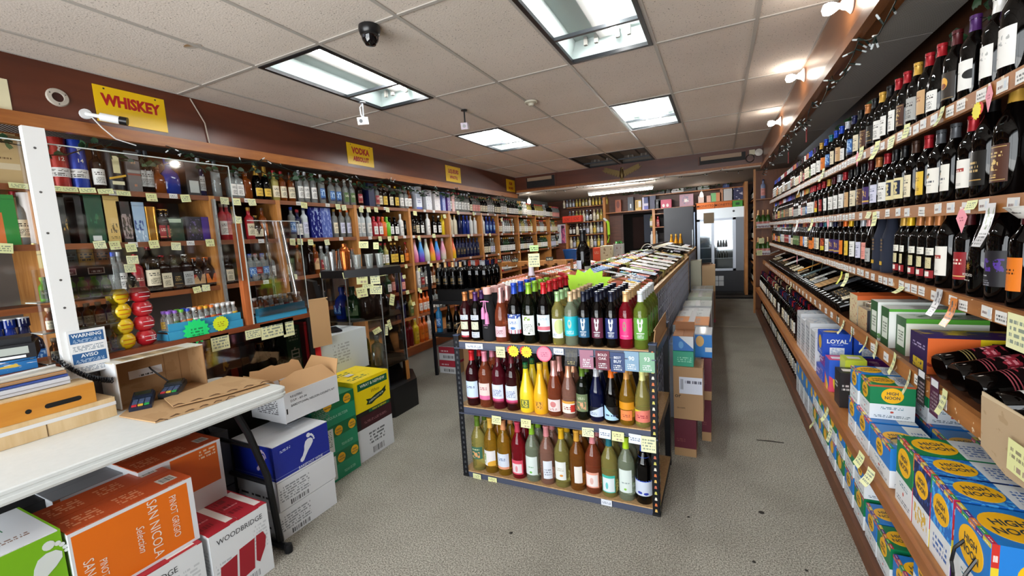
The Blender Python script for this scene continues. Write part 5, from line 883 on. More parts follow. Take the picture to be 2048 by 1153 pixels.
# ------------------------------------------------------------------ counter end: post, clear screens, miniature case
CX = -2.6
b = NB('clear_sheet'); b.t.nodes.remove(b.p); tr = b.n('ShaderNodeBsdfTransparent'); gl = b.n('ShaderNodeBsdfGlossy'); gl.inputs['Roughness'].default_value = .05; fr = b.n('ShaderNodeFresnel'); fr.inputs[0].default_value = 1.45
ad = b.math('ADD', fr.outputs[0], .035); mx = b.n('ShaderNodeMixShader'); b.L(ad, mx.inputs[0]); b.L(tr.outputs[0], mx.inputs[1]); b.L(gl.outputs[0], mx.inputs[2]); b.L(mx.outputs[0], b.t.nodes['Material Output'].inputs[0]); tr.inputs[0].default_value = (.95, .96, .96, 1); clear_m = b.m
edge_m = mat('c8d2d0', .2, 0, .6)
whitem = mat('e6e8e8', .4)
p0, p1 = ox(62, 253, CX+.06), ox(150, 692, CX+.06)
post = MB().box(CX+.03, CX+.06, .785, .852, .88, p0.z).build('screen_post', whitem); tag(post, 'white painted wooden post with screw holes before the whisky shelves', 'post')
for z in (2.0, 1.82, 1.65, 1.45, 1.33): MB().lathe([(.005, 0), (.0001, .001)], 8).build('screw', mat('6a6a6a', .4, .6), post, T(CX+.0605, .82+random.uniform(-.015, .015), z) @ Matrix.Rotation(R(90), 4, 'Y'))
scr = MB().box(CX+.022, CX+.026, .3, 1.62, 1.36, 2.03).build('clear_screen', clear_m); tag(scr, 'tall clear plastic screen fixed behind the white post over the counter', 'screen')
MB().box(CX+.0215, CX+.0265, .3, 1.62, 2.028, 2.033).build('top_edge', edge_m, scr); MB().box(CX+.0215, CX+.0265, 1.617, 1.622, 1.36, 2.03).build('side_edge', edge_m, scr)
scr2 = MB().box(CX+.01, CX+.014, 1.7, 2.06, 1.12, 1.72).build('clear_screen', clear_m); tag(scr2, 'clear plastic screen above the second blue miniature tray, beyond the orange post', 'screen')
MB().box(CX+.0095, CX+.0145, 1.7, 2.06, 1.718, 1.722).build('top_edge', edge_m, scr2); MB().box(CX+.0095, CX+.0145, 2.058, 2.062, 1.12, 1.72).build('side_edge', edge_m, scr2)
# rolled clear sheet
rl = MB(); 
for j in range(5):
    x0 = CX-.25+.02*j
rl.lathe([(.10, 0), (.085, .3), (.07, .62)], 14, 0, None, 0, (.3, 2.6)).lathe([(.06, 0), (.05, .62)], 10, 0, None, 0, (2.4, 4.6)); o = rl.build('plastic_sheet', clear_m, None, T(CX-.12, 1.98, 1.12, 0, 0, R(-4))); tag(o, 'curled clear plastic sheet standing behind the second blue tray', 'sheet')
# display case under the trays: top board, end frame, back
case = empty('counter_case', T(CX, 1.5, 0)); tag(case, 'wood and glass counter display case holding boxed whisky under miniature trays', 'display case'); CI = case.matrix_world.inverted()
def cpart(n, mb, m): return mb.build(n, m, case, CI)
red_oak = wood('6e3418', '8c4826', .4, (8, 1, 8), 4)
cpart('top_board', MB().box(CX-.3, CX+.012, .3, 2.075, 1.055, 1.085), red_oak); cpart('bottom_board', MB().box(CX-.3, CX+.012, .3, 2.075, .64, .665), mat('1c1a1c', .5)); cpart('end_frame', MB().box(CX-.01, CX+.012, 2.04, 2.075, 0, 1.055).box(CX-.3, CX-.012, 2.055, 2.075, 0, 1.055), mat('131316', .45)); cpart('back_panel', MB().box(CX-.3, CX-.29, .3, 2.055, .0, 1.055), mat('2a1712', .6)); cpart('base', MB().box(CX-.29, CX, .3, 2.04, 0, .64), mat('1a1412', .6)); cpart('front_glass', MB().box(CX+.006, CX+.009, .32, 2.03, .67, 1.05), clear_m)
pst = MB().box(CX-.02, CX+.016, 1.622, 1.662, 1.086, 1.70).build('screen_post', wood('9a4e22', 'b8683a', .35, (8, 8, 1), 4)); tag(pst, 'orange varnished post between the two blue miniature trays', 'post'); MB().box(CX+.016, CX+.018, 1.655, 1.662, 1.086, 1.7).build('edge_strip', edge_m, pst)
# metal corner strip on the shelving upright
o = MB().box(LX+.016, LX+.045, 2.245, 2.262, .9, 2.0).build('corner_guard', mat('aeb4b4', .35, .7)); tag(o, 'worn pale metal strip on the upright beside dark whiskey bottles', 'strip')
for k in range(8): MB().box(LX+.0455, LX+.0465, 2.25, 2.258, 1.0+.12*k, 1.03+.12*k).build('worn_patch', mat('7e8484', .5), o)
# blue trays of miniatures
TRB = mat('3a9ac4', .45)
for y0, y1, lab, nn in ((1.21, 1.60, 'long sky blue tray of miniature bottles with green starburst', 12), (1.685, 2.05, 'shorter sky blue tray of miniature bottles past the orange post', 10)):
    o = empty('miniature_tray', T(CX-.05, (y0+y1)/2, 1.0855)); tag(o, lab, 'tray', 'blue miniature trays'); I = o.matrix_world.inverted()
    MB().box(CX-.12, CX, y0, y1, 1.0857, 1.09).build('base', TRB, o, I); MB().box(CX-.004, CX+.004, y0, y1, 1.0857, 1.13).build('lower_front', TRB, o, I); MB().box(CX-.016, CX-.009, y0+.01, y1, 1.131, 1.172).box(CX-.12, CX-.016, y0+.01, y1, 1.128, 1.132).build('upper_step', TRB, o, I); MB().box(CX-.12, CX, y0, y0+.004, 1.09, 1.12).build('end', TRB, o, I); MB().box(CX-.009, CX-.004, y0, y1, 1.128, 1.1312).build('step_top', TRB, o, I)
    ii = 0
    caps = ['8a5ac0', '8a5ac0', '6ac03a', '6ac03a', '2a4ac0', 'e0e0e0', 'e8882a', 'e8882a', 'e8b02a', 'e87a2a', 'e8e8e8', '1a1a1a', 'e4e4e4', 'e4e4e4', 'e4e4e4', 'e4e4e4']
    lbs = [None, 'yellow', 'red', 'green', 'red', None, 'tan', None, 'red', 'orange', 'white', 'white', 'white', 'white', 'white', 'white']
    for row in (0, 1):
        for i in range(nn):
            y = y0+.03+(y1-y0-.05)*i/(nn-1); q = i+i//3 if nn == 12 else 10+i % 6; k = (i*3+row) % 16
            bottle('miniature_bottle', 'mini', T(CX-.038-row*.043, y, 1.1325, R(90)+random.uniform(-.4, .4)), random.choice((CLEARD, CLEARD, tint['amber'] if nn == 10 else CLEARD)), mat(caps[q], .4), LABELS.get(lbs[k] or lbs[q]), 'miniature spirit bottle, '+nth(i+1)+' along the '+('front' if row == 0 else 'rear')+' row of the '+('longer' if nn == 12 else 'shorter')+' blue tray', 'miniature', 'miniatures in the blue trays', None, 8)
o = MB().poly(burst_pts(.07, 15, .8), .0015).build('price_burst', mat('1fe07a', .5), None, T(CX+.011, 1.34, 1.112, R(90))); tag(o, 'fluorescent green starburst price card on the long blue tray', 'price tag'); flat(rect_pts(.08, .06), printm('1fe07a', (('text', .1, .9, .1, .9, '128a4a', 3, 6),), .5), o, T(0, -.001, 0))
o = MB().poly(burst_pts(.045, 16, .88), .0015).build('price_burst', mat('d8e82a', .5), None, T(CX+.011, 1.47, 1.128, R(90))); tag(o, 'fluorescent yellow zigzag price card beside the green starburst', 'price tag'); flat(rect_pts(.05, .04), printm('d8e82a', (('text', .1, .9, .1, .9, 'a89a1a', 3, 5),), .5), o, T(0, -.001, 0))
# stacked ball shaped shooters
BALL = [(.0001, 0), (.022, .0), (.038, .014), (.0435, .036), (.042, .053), (.032, .072), (.028, .0735), (.0001, .074)]
for col, px, nme, ink, n in (('e8c818', 244, 'yellow', 'c84a1a', 4), ('b01c28', 275, 'red', 'e8d8dc', 4)):
    ym = matb = mat(col, .22, 0, .5, coat=.4); y = 1.045 if nme == 'yellow' else 1.135
    for i in range(n):
        o = MB().lathe(BALL, 20).build('ball_bottle', ym, None, T(CX-.05, y, 1.0858+i*.0742, R(90))); tag(o, 'round '+nme+' ball-shaped bottle, '+nth(i+1)+' from the bottom of its stack', 'bottle', nme+' ball bottles'); MB().lathe([(.044, .037), (.0438, .041)], 20).build('seam', mat(col, .5), o)
        for dz in (.047, .026): flat(rect_pts(.045, .003), mat(ink, .4), o, T(0, -.0445, dz), 'print')
        nme == 'red' and i == 0 and text('10', .018, mat(ink, .4), o, T(.01, -.045, .036))
# acrylic tower of small green bottles left of the balls
tw = empty('acrylic_rack', T(CX-.09, .94, 1.0855)); tag(tw, 'clear acrylic counter rack of small bottles behind the white post', 'rack'); TI = tw.matrix_world.inverted()
MB().box(CX-.14, CX-.02, .76, 1.03, 1.0857, 1.09).box(CX-.14, CX-.02, .76, 1.03, 1.22, 1.225).box(CX-.14, CX-.02, .76, 1.03, 1.355, 1.36).build('tier', edge_m, tw, TI); MB().box(CX-.022, CX-.019, .76, 1.03, 1.0857, 1.5).build('front', clear_m, tw, TI); sg = MB().box(CX-.018, CX-.015, .8, 1.03, 1.455, 1.505).build('header', mat('1c1a1c', .4), tw, TI)
for dy in (.87, .97): MB().box(CX-.0148, CX-.0142, dy-.03, dy+.03, 1.465, 1.495).build('header_print', printm('e8d8d0', (('rect', .06, .94, .1, .9, '5a2a24'), ('text', .2, .8, .25, .75, 'e8d8d0', 1, 5)), .4), tw, TI)
for t, z in enumerate((1.0905, 1.2255, 1.3605)):
    for i in range(6): bottle('miniature_bottle', 'mini', T(CX-.05, .80+i*.042, z, R(90)), (tint['copper'] if t == 0 else tint['amber'] if t == 1 else tint['lime']), mat(('c8a888', 'c8a888', 'b8d83a')[t], .4), LABELS['cream' if t < 2 else 'green'], ('coppery', 'amber', 'bright green')[t]+' miniature, '+nth(i+1)+' along its tier of the acrylic rack', 'miniature', 'miniatures in the acrylic rack', None, 8)
for i, (c, l) in enumerate((('c8b070', 'tan'), ('5a6a70', 'grey blue'), ('d0a03a', 'golden'), ('a86a3a', 'brown'))):
    o = carton('small_carton', .055, .05, .075, T(CX-.05, .83+.058*i, 1.5055, R(90)), l+' small carton on top of the acrylic rack', 'box', 'small cartons on the acrylic rack', c, printm(c, (('text', .1, .9, .3, .8, '2a2a2a', 3, 5),), .5), flaps=False); MB().box(-.0278, .0278, -.0252, .0252, .058, .06).build('lid_line', mat('3a2a1a', .5), o)
# blue-labelled bottles and gold topped bottle at the far counter end
for i, (px, g) in enumerate(((8, 'blue'), (34, 'blue'), (62, 'navy'))):
    y = yat(px, -3.2, 1.0); bottle('liquor_bottle', 'flask', T(-3.2, y, .96, R(90)), tint[g], capm(CAPC['silver']), LABELS['blue'], 'broad blue bottle, '+nth(i+1)+' by the card terminal behind the counter', 'liquor bottle', 'blue bottles behind the counter').scale = (1.25, 1.25, 1.35)
sh = MB().box(-3.35, -3.05, .3, 1.3, .93, .96).build('back_counter', wood('6e3a1c', '8f5228', .45, (8, 1, 8), 3)); tag(sh, 'wooden back counter ledge carrying broad blue bottles', 'ledge'); MB().box(-3.35, -3.07, .3, 1.3, 0, .93).build('body', mat('2a1a12', .6), sh)
# warning sign on the post
sg = MB().box(CX+.062, CX+.066, .805, .935, 1.03, 1.225).build('warning_sign', mat('e6e8ea', .35)); o = sg; tag(sg, 'white and blue bilingual warning sign stuck to the foot of the white post', 'sign')
M0 = lambda y, z: T(CX+.0665, y, z, R(90))
for z, s in ((1.19, 'WARNING'), (1.1, 'AVISO')): flat(rect_pts(.115, .046), printm('2f5f94', (('text', .08, .92, .08, .42, 'b8cce0', 3, 12),), .4), sg, M0(.87, z), 'print'); text(s, .021, mat('e8eef4', .4), sg, M0(.87, z+.01) @ T(0, -.0008, 0), .02)
for z in (1.145, 1.052): flat(rect_pts(.115, .03), printm('e6e8ea', (('text', .05, .95, .1, .9, '7a8a9a', 4, 14),), .4), sg, M0(.87, z), 'print')
# inside the case: whisky boxes and bottles, placed by their columns
def inca(px, k, g, cap, lab, words_, sc_=1, dx=.1):
    y = yat(px, CX-dx, .8); o = bottle('whisky_bottle', k, T(CX-dx, y, .6655, R(90)), tint[g], capm(CAPC[cap]), LABELS.get(lab), words_, 'liquor bottle', 'bottles in the counter case'); o.scale = (sc_,)*3; return o
o = inca(524, 'flask', 'dark', 'cream' if 'cream' in CAPC else 'gold', None, 'dark whisky bottle with cream ideograph label in the counter case', 1.25, .07); flat(rect_pts(.075, .075), mat('d8c89a', .5), o, T(0, -.053, .055), 'label_sheet'); text('山', .04, mat('1a1410', .5), o, T(.012, -.0545, .075)); text('崎', .04, mat('1a1410', .5), o, T(.012, -.0545, .035))
o = inca(549, 'flask', 'black', 'black', None, 'black bottle with round embossed emblem in the counter case', 1.4, .09); MB().lathe([(.03, 0), (.036, .001), (.036, .002)], 24).build('emblem_ring', mat('6a7068', .4, .5), o, T(0, -.052, .07) @ Matrix.Rotation(R(90), 4, 'X')); flat(disc_pts(.028, 20), printm('16181a', (('photo', 0, 1, 0, 1, '7a8478', .52, 6),), .4), o, T(0, -.0535, .07), 'emblem')
def incb(px, w, h, c, lab, face=None, d=.11, dx=.062):
    y = yat(px, CX-dx, .8); o = carton('whisky_box', w, d, h, T(CX-dx, y, .6655, R(90)), lab, 'gift box', 'boxes in the counter case', c, face, flaps=False, rough=.35); MB().box(-w/2-.0006, w/2+.0006, -d/2-.0006, d/2+.0006, h-.02, h-.0185).build('lid_seam', mat('120c0a', .6), o); return o
o = incb(580, .105, .35, '1a5438', 'dark green whisky box with white ideographs in the counter case', printm('1a5438', (('text', .15, .85, .72, .95, 'a8b8a0', 4, 8),), .4)); text('白', .085, mat('dfe0d4', .5), o, face_M('front', .105, .11, .35, .55, .45)); text('州', .085, mat('dfe0d4', .5), o, face_M('front', .105, .11, .35, .55, .18))
o = incb(617, .12, .36, 'd42430', 'bright red whisky box with yellow note at the case end'); flat(rect_pts(.07, .08), note_mats[1], o, face_M('front', .12, .11, .36, .5, .62, .003), 'price_note')
incb(447, .16, .3, '3a1420', 'dark plum cognac box with gold flourish in the counter case', printm('3a1420', (('photo', .35, .65, .6, .85, 'c8983a', .5, 4), ('photo', .6, 1, 0, .6, 'b03a22', .5, 3)), .3)); incb(400, .12, .24, '2a2430', 'dark violet carton deep in the counter case'); incb(490, .09, .3, '1f1a22', 'narrow dark carton in the counter case')
o = MB().poly([(-.05, 0), (.04, 0), (.07, .25), (.05, .25), (0, .18)], .02).build('gift_wrap', mat('c03a20', .3), None, T(CX-.03, yat(478, CX-.03, .8), .6655, R(90))); tag(o, 'tall red and orange fan-shaped box in front of the plum box', 'box'); MB().poly([(-.05, 0), (-.042, 0), (.058, .25), (.05, .25)], .0206).build('edge', mat('d88a5a', .4), o)
for px in (425, 436): inca(px, 'round', 'purple', 'grey', 'grey', ('tinted', 'second tinted')[px == 436]+' bottle deep in the counter case', 1, .2)
# notes on the case glass
def cnote(px, py, w, h, lab, m=0, x=CX+.012, rot=0): q = ox(px, py, x); return note(T(x, q.y, q.z, R(90), 0, rot), w, h, note_mats[m], lab, 'price tag', 'notes on the counter case')
for px, py, w, h, lab in ((441, 685, .1, .09, 'handwritten note hung on the case glass beside the open carton'), (507, 668, .1, .06, 'narrow note on the case glass before the wide one'), (547, 660, .17, .1, 'widest handwritten note on the case glass'), (577, 655, .08, .12, 'tall note above the green ideograph box')): cnote(px, py, w, h, lab, 2)
# ------------------------------------------------------------------ white folding table
TX0, TX1, TY0, TY1, TZ = -2.56, -1.965, .2, 1.40, .84
tb = empty('folding_table', T(-2.26, .8, 0)); tag(tb, 'white plastic folding table with black legs before the counter', 'table'); TBI = tb.matrix_world.inverted()
rr = .05; out = []
for cx, cy, a0 in ((TX1-rr, TY0+rr, -90), (TX1-rr, TY1-rr, 0), (TX0+rr, TY1-rr, 90), (TX0+rr, TY0+rr, 180)):
    for k in range(6): a = R(a0+18*k); out.append((cx+rr*math.cos(a), cy+rr*math.sin(a)))
n = len(out); m_ = MB()
lv = [(-.006, 0), (0, -.004), (0, -.014), (-.003, -.016), (-.003, -.026), (0, -.028), (0, -.04), (-.006, -.05)]
cxm, cym = (TX0+TX1)/2, (TY0+TY1)/2
for ins, dz in lv:
    for x, y in out: m_.v.append((x+(ins if x > cxm else -ins), y+(ins if y > cym else -ins), TZ+dz))
for j in range(len(lv)-1):
    for k in range(n): m_.face((j*n+(k+1) % n, j*n+k, (j+1)*n+k, (j+1)*n+(k+1) % n), 0, None, False)
m_.face(range(n)); m_.face(range(len(lv)*n-1, (len(lv)-1)*n-1, -1))
b = NB('table_plastic'); nz = b.noise(40, 3); b.col(b.mix(nz, 'd6dad8', 'e2e5e3')); b.set(Roughness=.42); b.bump(nz, .0006, .3); m_.build('table_top', b.m, tb, TBI)
bk = mat('17181b', .35, .3)
for x in (-2.06, -2.42):
    MB().tube([(x, 1.17, .80), (x, 1.225, .65), (x, 1.29, .4), (x+.01, 1.31, .03)], .017, 8).build('leg', bk, tb, TBI)
MB().tube([(-2.42, 1.26, .56), (-2.06, 1.26, .56)], .011, 8).build('leg_brace', bk, tb, TBI); MB().tube([(-2.41, 1.29, .36), (-2.06, 1.29, .36)], .013, 8).build('leg_brace', bk, tb, TBI)
MB().tube([(-2.5, 1.3, .022), (-1.99, 1.3, .022)], .018, 8).lathe([(.02, 0), (.022, .02), (.018, .04), (.0001, .042)], 10, 0, T(-1.98, 1.3, .0)).build('foot', bk, tb, TBI)
for x in (-2.06, -2.42): MB().tube([(x, .33, .8), (x, .3, .03)], .016, 8).build('leg', bk, tb, TBI)
MB().tube([(-2.52, .3, .022), (-1.99, .3, .022)], .018, 8).build('foot', bk, tb, TBI)
# things on the table
kraft = printm('b8946a', (('photo', 0, 1, 0, 1, 'b08c62', .55, 3),), .75); kraft_in = printm('a07a52', (('photo', 0, 1, 0, 1, '98724a', .55, 3),), .8); cwhite = mat('dcdfe2', .5)
# opened carton on its side, mouth towards the aisle
q = [oz(p[0], p[1], TZ) for p in ((215, 812), (470, 770))]
BX0, BX1, BY0, BY1, BH = -2.595, -2.45, .915, 1.285, .215
o = empty('open_carton', T((BX0+BX1)/2, (BY0+BY1)/2, TZ)); tag(o, 'opened white-outside cardboard carton lying on its side on the table', 'box'); I = o.matrix_world.inverted(); t = .005
MB().box(BX0, BX1, BY0, BY1, TZ+.001, TZ+.005).build('floor_panel', kraft_in, o, I); MB().box(BX0, BX1, BY0, BY0+t, TZ+.005, TZ+BH).build('near_panel', [cwhite], o, I); MB().box(BX0, BX1, BY0+t, BY0+t+.002, TZ+.005, TZ+BH-.002).build('near_lining', kraft_in, o, I); MB().box(BX0, BX1, BY1-t, BY1, TZ+.005, TZ+BH).build('end_panel', kraft_in, o, I); MB().box(BX0, BX0+t, BY0+t, BY1-t, TZ+.005, TZ+BH).build('back_panel', kraft_in, o, I); MB().box(BX0, BX1, BY0, BY1, TZ+BH, TZ+BH+.005).build('roof_panel', [printm('dcdad0', (('rect', .3, .9, .1, .8, 'b8a47c'), ('text', .32, .88, .15, .75, '6a6450', 3, 30)), .6)], o, I)
MB().box(BX0+t, BX0+t+.0015, BY0+.1, BY0+.24, TZ+.1, TZ+.14).build('sticker', printm('d8d8dc', (('text', .3, .7, .1, .5, '3a3a3a', 1, 6),), .4), o, I)
for k in range(2): MB().box(BX0+t, BX0+t+.001, BY0+.25+.07*k, BY0+.253+.07*k, TZ+.005, TZ+BH).build('crease', mat('8a6642', .8), o, I)
# card terminals
def terminal(M, lab, c):
    o = MB().box(-.04, .04, -.085, .085, 0, .022).box(-.036, .036, .01, .075, .022, .034).build('card_terminal', mat(c, .35), None, M); tag(o, lab, 'card terminal'); MB().box(-.03, .03, .03, .07, .0342, .0355).build('screen', mat('2a3424', .2), o)
    for r_ in range(4):
        for k in range(3): MB().box(-.031+.022*k, -.013+.022*k, -.075+.02*r_, -.062+.02*r_, .0222, .027).build('key', mat((('c03038', 'd8b03a', '2a9a4a')[k] if r_ == 0 else '4a5a7a'), .4), o)
    return o
p = oz(268, 800, TZ); terminal(T(-2.42, .985, TZ+.012, R(60), R(8)), 'dark blue card terminal at the carton mouth beside the wooden box', '1a2438'); terminal(T(-2.46, 1.13, TZ+.018, R(50), R(6)), 'dark grey keypad terminal inside the open carton', '22282e')
o = MB().tube([(-2.5, 1.16, TZ+.03), (-2.54, 1.13, TZ+.08), (-2.57, 1.1, TZ+.13), (-2.585, 1.1, TZ+.14)], .004).build('cable', mat('15151a', .4)); tag(o, 'black cable leaving the back of the open carton', 'cable')
# flattened cardboard sheets with wavy corrugated edge
for i, (pts, z, lab) in enumerate((([(-2.36, .87), (-2.1, .885), (-2.08, 1.02), (-2.08, 1.2), (-2.07, 1.37), (-2.25, 1.39), (-2.43, 1.3), (-2.43, .93)], TZ+.0012, 'lower flattened kraft cardboard sheet with ragged edge on the table'), ([(-2.38, 1.05), (-2.2, 1.0), (-2.12, 1.2), (-2.09, 1.385), (-2.3, 1.39), (-2.44, 1.38), (-2.4, 1.2)], TZ+.013, 'upper flattened kraft cardboard sheet on the table end'))):
    m2 = MB(); n = len(pts); m2.v += [(x, y, z) for x, y in pts]+[(x, y, z+.005) for x, y in pts]; m2.face(range(n-1, -1, -1)); m2.face(range(n, 2*n), 0, [((x+2.5)/.6, (y-.9)/.5) for x, y in pts])
    for k in range(n): m2.face((k, (k+1) % n, n+(k+1) % n, n+k))
    o = m2.build('cardboard_sheet', kraft); tag(o, lab, 'cardboard', 'flattened cardboard on the table')
    w_ = MB(); e0, e1 = (pts[1], pts[3]) if i == 0 else (pts[1], pts[3])
    ln = []
    for k in range(40): s = k/39; ln.append((e0[0]+(e1[0]-e0[0])*s+.004*math.sin(k*1.7), e0[1]+(e1[1]-e0[1])*s, z+.006+.005*math.sin(k*.9)))
    w_.tube(ln, .0022, 5).build('ragged_edge', mat('5a3c24', .8), o)
# wooden drawer boxes with slots
def wbox(M, w, d, h, lab, m1, m2): o = MB().box(-w/2, w/2, -d/2, d/2, 0, h).build('wooden_box', [m1], None, M); tag(o, lab, 'box'); return o
pale = wood('c8a878', 'dcc298', .5, (8, 8, 1), 3); amberw = wood('b87424', 'cc8c34', .4, (1, 8, 8), 2)
o = wbox(T(-2.50, .63, TZ+.001, R(90)), .50, .2, .085, 'pale wooden tray box taped with clear tape under the amber slotted one', pale, None); MB().box(-.252, .252, -.1015, .1005, .05, .065).build('tape', mat('d8d8d8', .15, 0, .5), o); MB().box(.03, .033, -.101, -.1, 0, .05).build('joint', mat('6a5030', .6), o)
o = empty('wooden_box', T(-2.525, .60, TZ+.087, R(90))); tag(o, 'amber wooden box with two long slots and a round hole', 'box')
MB().box(-.22, .22, -.12, .13, 0, .004).build('floor_panel', amberw, o); pf = MB(); pts = [(-.22, 0), (.22, 0), (.22, .085), (-.22, .085)]; pf.poly(pts, .008, 0, T(0, -.128, 0)); pf.build('front_panel', amberw, o); MB().box(-.22, .22, -.12, .13, .083, .09).build('lid', pale, o); MB().box(-.22, -.212, -.12, .13, .004, .083).box(.212, .22, -.12, .13, .004, .083).build('side_panel', amberw, o)
def slot_pts(w, r): return [(w/2-r+r*math.cos(R(a)), r*math.sin(R(a))) for a in range(-90, 91, 30)]+[(-w/2+r+r*math.cos(R(a)), r*math.sin(R(a))) for a in range(90, 271, 30)]
for x, w in ((.12, .11), (-.14, .13)): flat(slot_pts(w, .0095), mat('0a0806', .9), o, T(x, -.1287, .035), 'slot')
flat(disc_pts(.009, 14), mat('0a0806', .9), o, T(.02, -.1287, .033), 'hole')
# stack of trays, papers, coil cord, scanner behind
yst = TZ+.185
for i, (c, l, h) in enumerate((('ccd0da', 'white and blue flat box', .028), ('2c4a9a', 'thin blue folder', .008), ('b88a5a', 'copper-toned clipboard', .012), ('d8d2c4', 'pale magazine', .008))):
    z = TZ+.18+(.0, .03, .04, .054)[i]; o = MB().box(-.21, .21, -.09, .09, 0, h).build('flat_stack_item', mat(c, .4), None, T(-2.55-.012*i, .56, z, R(90))); tag(o, l+' in the pile behind the amber wooden box', 'stationery', 'pile behind the wooden box'); MB().box(-.21, .21, -.0905, -.09, h*.4, h*.5).build('edge_line', mat('8a8a8a', .5), o)
o = MB().cyl((-2.5, .56, TZ+.252), (-2.55, .76, TZ+.252), .005, 8).build('pen', whitem); tag(o, 'long white stick pen lying on the pile behind the wooden box', 'pen'); MB().cyl((-2.495, .54, TZ+.252), (-2.5, .56, TZ+.252), .0055, 8).build('cap', mat('111114', .4), o)
pts = []; A, B_ = Vector((-2.56, .76, 1.13)), Vector((-2.44, .90, .99))
for k in range(150): s = k/149; c = A.lerp(B_, s)+Vector((0, 0, -.03*math.sin(s*3.14))); pts.append(c+Vector((.012*math.cos(k*.95), 0, .012*math.sin(k*.95))))
o = MB().tube(pts, .0032, 5).build('coiled_cord', mat('121216', .35)); tag(o, 'black coiled phone cord hanging before the warning sign', 'cord')
o = MB().box(-.06, .06, -.09, .09, 0, .06).box(-.05, .05, -.06, .09, .06, .085).build('printer', mat('17181c', .35), None, T(-2.70, .70, 1.138, R(70))); tag(o, 'black desktop card reader with pale screen behind the pile', 'card reader'); MB().box(-.04, .04, -.0915, -.09, .02, .05).build('screen', mat('9aa09a', .3), o); MB().box(-.045, .03, -.0918, -.0905, .004, .014).build('label_strip', mat('d8dce0', .4), o)
o = carton('magazine_pile', .3, .2, .05, T(-2.72, .58, 1.0865, R(90)), 'blue and yellow printed box behind the wooden boxes', 'box', None, '2a7ac0', printm('2a7ac0', (('photo', 0, 1, 0, 1, 'e0c050', .55, 3), ('photo', 0, 1, 0, 1, 'd8e0ec', .62, 5)), .4), flaps=False); MB().box(-.151, .151, -.101, .101, .04, .042).build('lid_line', mat('16305a', .5), o)
# ------------------------------------------------------------------ cartons under and beside the table (fronts towards the aisle)
def aisle_box(name, X, y0, y1, z, h, d, label, **k):
    """carton whose 'front' face looks towards +X at X"""
    return carton(name, y1-y0, d, h, T(X-d/2, (y0+y1)/2, z, R(90)), label, **k)
foot_pts = [(-.16, -.5), (-.08, -.52), (-.02, -.46), (.02, -.3), (.08, -.1), (.16, .06), (.2, .2), (.16, .3), (.06, .34), (-.06, .3), (-.14, .2), (-.14, .05), (-.1, -.1), (-.12, -.3), (-.18, -.42)]
def footprint(o, M, s, m, mir=1):
    flat([(x*s*mir, z*s) for x, z in (foot_pts if mir > 0 else foot_pts[::-1])], m, o, M, 'footprint')
    for i, (x, z, r) in enumerate(((-.07, .43, .085), (.05, .45, .045), (.12, .42, .04), (.18, .37, .036), (.22, .31, .032))): flat([(a*s, b*s) for a, b in disc_pts(r, 12)], m, o, M @ T(x*s*mir, -.0002, z*s), 'toe')
wh = mat('e0e2e6', .5)
carbar = (('text', .08, .7, .35, .85, '6a6c70', 6, 14), ('bars', .12, .6, .1, .26, '2a2a2c', 26))
WBX = printm('dcdfe2', (('text', .05, .3, .3, .6, 'b4babf', 6, 8), ('text', .7, .95, .4, .8, 'c0c4c8', 8, 8), ('bars', .5, .75, .05, .14, '7a7e84', 20)), .5)
redtop = printm('a81e2c', (('text', .05, .5, .2, .8, '7a0e1a', 3, 8), ('text', .1, .6, .4, .46, 'd88a90', 1, 20), ('rect', .7, .95, .1, .8, 'e2ded8')), .5)
for i, (y0, y1) in enumerate(((.94, 1.2), (.52, .915))):
    o = aisle_box('wine_carton', -1.95, y0, y1, 0, .335, .33, ('white and red wine carton with red map shape, beside the table leg', 'white wine carton carrying the orange carton under the table')[i], base='d8dbde', front=WBX, right=WBX, left=WBX, top=redtop)
    w = y1-y0; text('WOODBRIDGE', .034, mat('34363a', .5), o, face_M('front', w, .33, .335, .5, .85), .0, xs=.88)
    if i == 0:
        for pts in ([(-.1, -.09), (-.03, -.11), (-.03, .02), (-.1, .0)], [(-.02, -.11), (.05, -.09), (.05, .05), (-.02, .035)], [(.058, -.06), (.075, -.075), (.1, -.02), (.105, .03), (.09, .06), (.058, .055)]): flat(pts, mat('9c1c2a', .45), o, face_M('front', w, .33, .335, .5, .48) @ Matrix.Rotation(R(6), 4, 'Y'), 'map_shape')
og, ogd = 'e06a08', 'c0481a'
OGT = printm('b84a1c', (('text', .05, .3, .25, .8, 'd88a60', 4, 6), ('text', .42, .62, .25, .8, 'd88a60', 4, 6), ('rect', .78, .93, .3, .7, 'c8c0b4'), ('bars', .8, .91, .36, .64, '3a3a3c', 14)), .45)
OGF = printm('e06c06', (('rect', 0, 1, .95, 1, 'd8dade'), ('rect', 0, 1, 0, .04, 'd8dade'), ('rect', 0, .02, 0, 1, 'd8dade'), ('rect', .95, 1, 0, 1, 'd8dade')), .42)
o = aisle_box('wine_carton', -1.98, .545, .925, .337, .275, .3, 'big orange wine carton lying on its side under the table front', base='d8dade', front=OGF, right=printm('d8610a', (('rect', 0, .1, 0, 1, 'd8dade'),), .45), top=OGT)
tm = mat('e8dcd0', .5); FM = lambda u, v: face_M('front', .38, .3, .275, u, v, .0012, R(90))
text('PINOT GRIGIO', .034, tm, o, FM(.80, .53), -.002, xs=.78); text('SAN NICOLA', .047, tm, o, FM(.62, .50), -.002, xs=.84); text('Selection', .036, tm, o, FM(.5, .46), -.001, xs=.8, shear=.35); text('PINOT GRIGIO', .03, tm, o, FM(.2, .2), -.002, xs=.75); text('SAN NICOLA', .042, tm, o, FM(.1, .2), -.002, xs=.8)
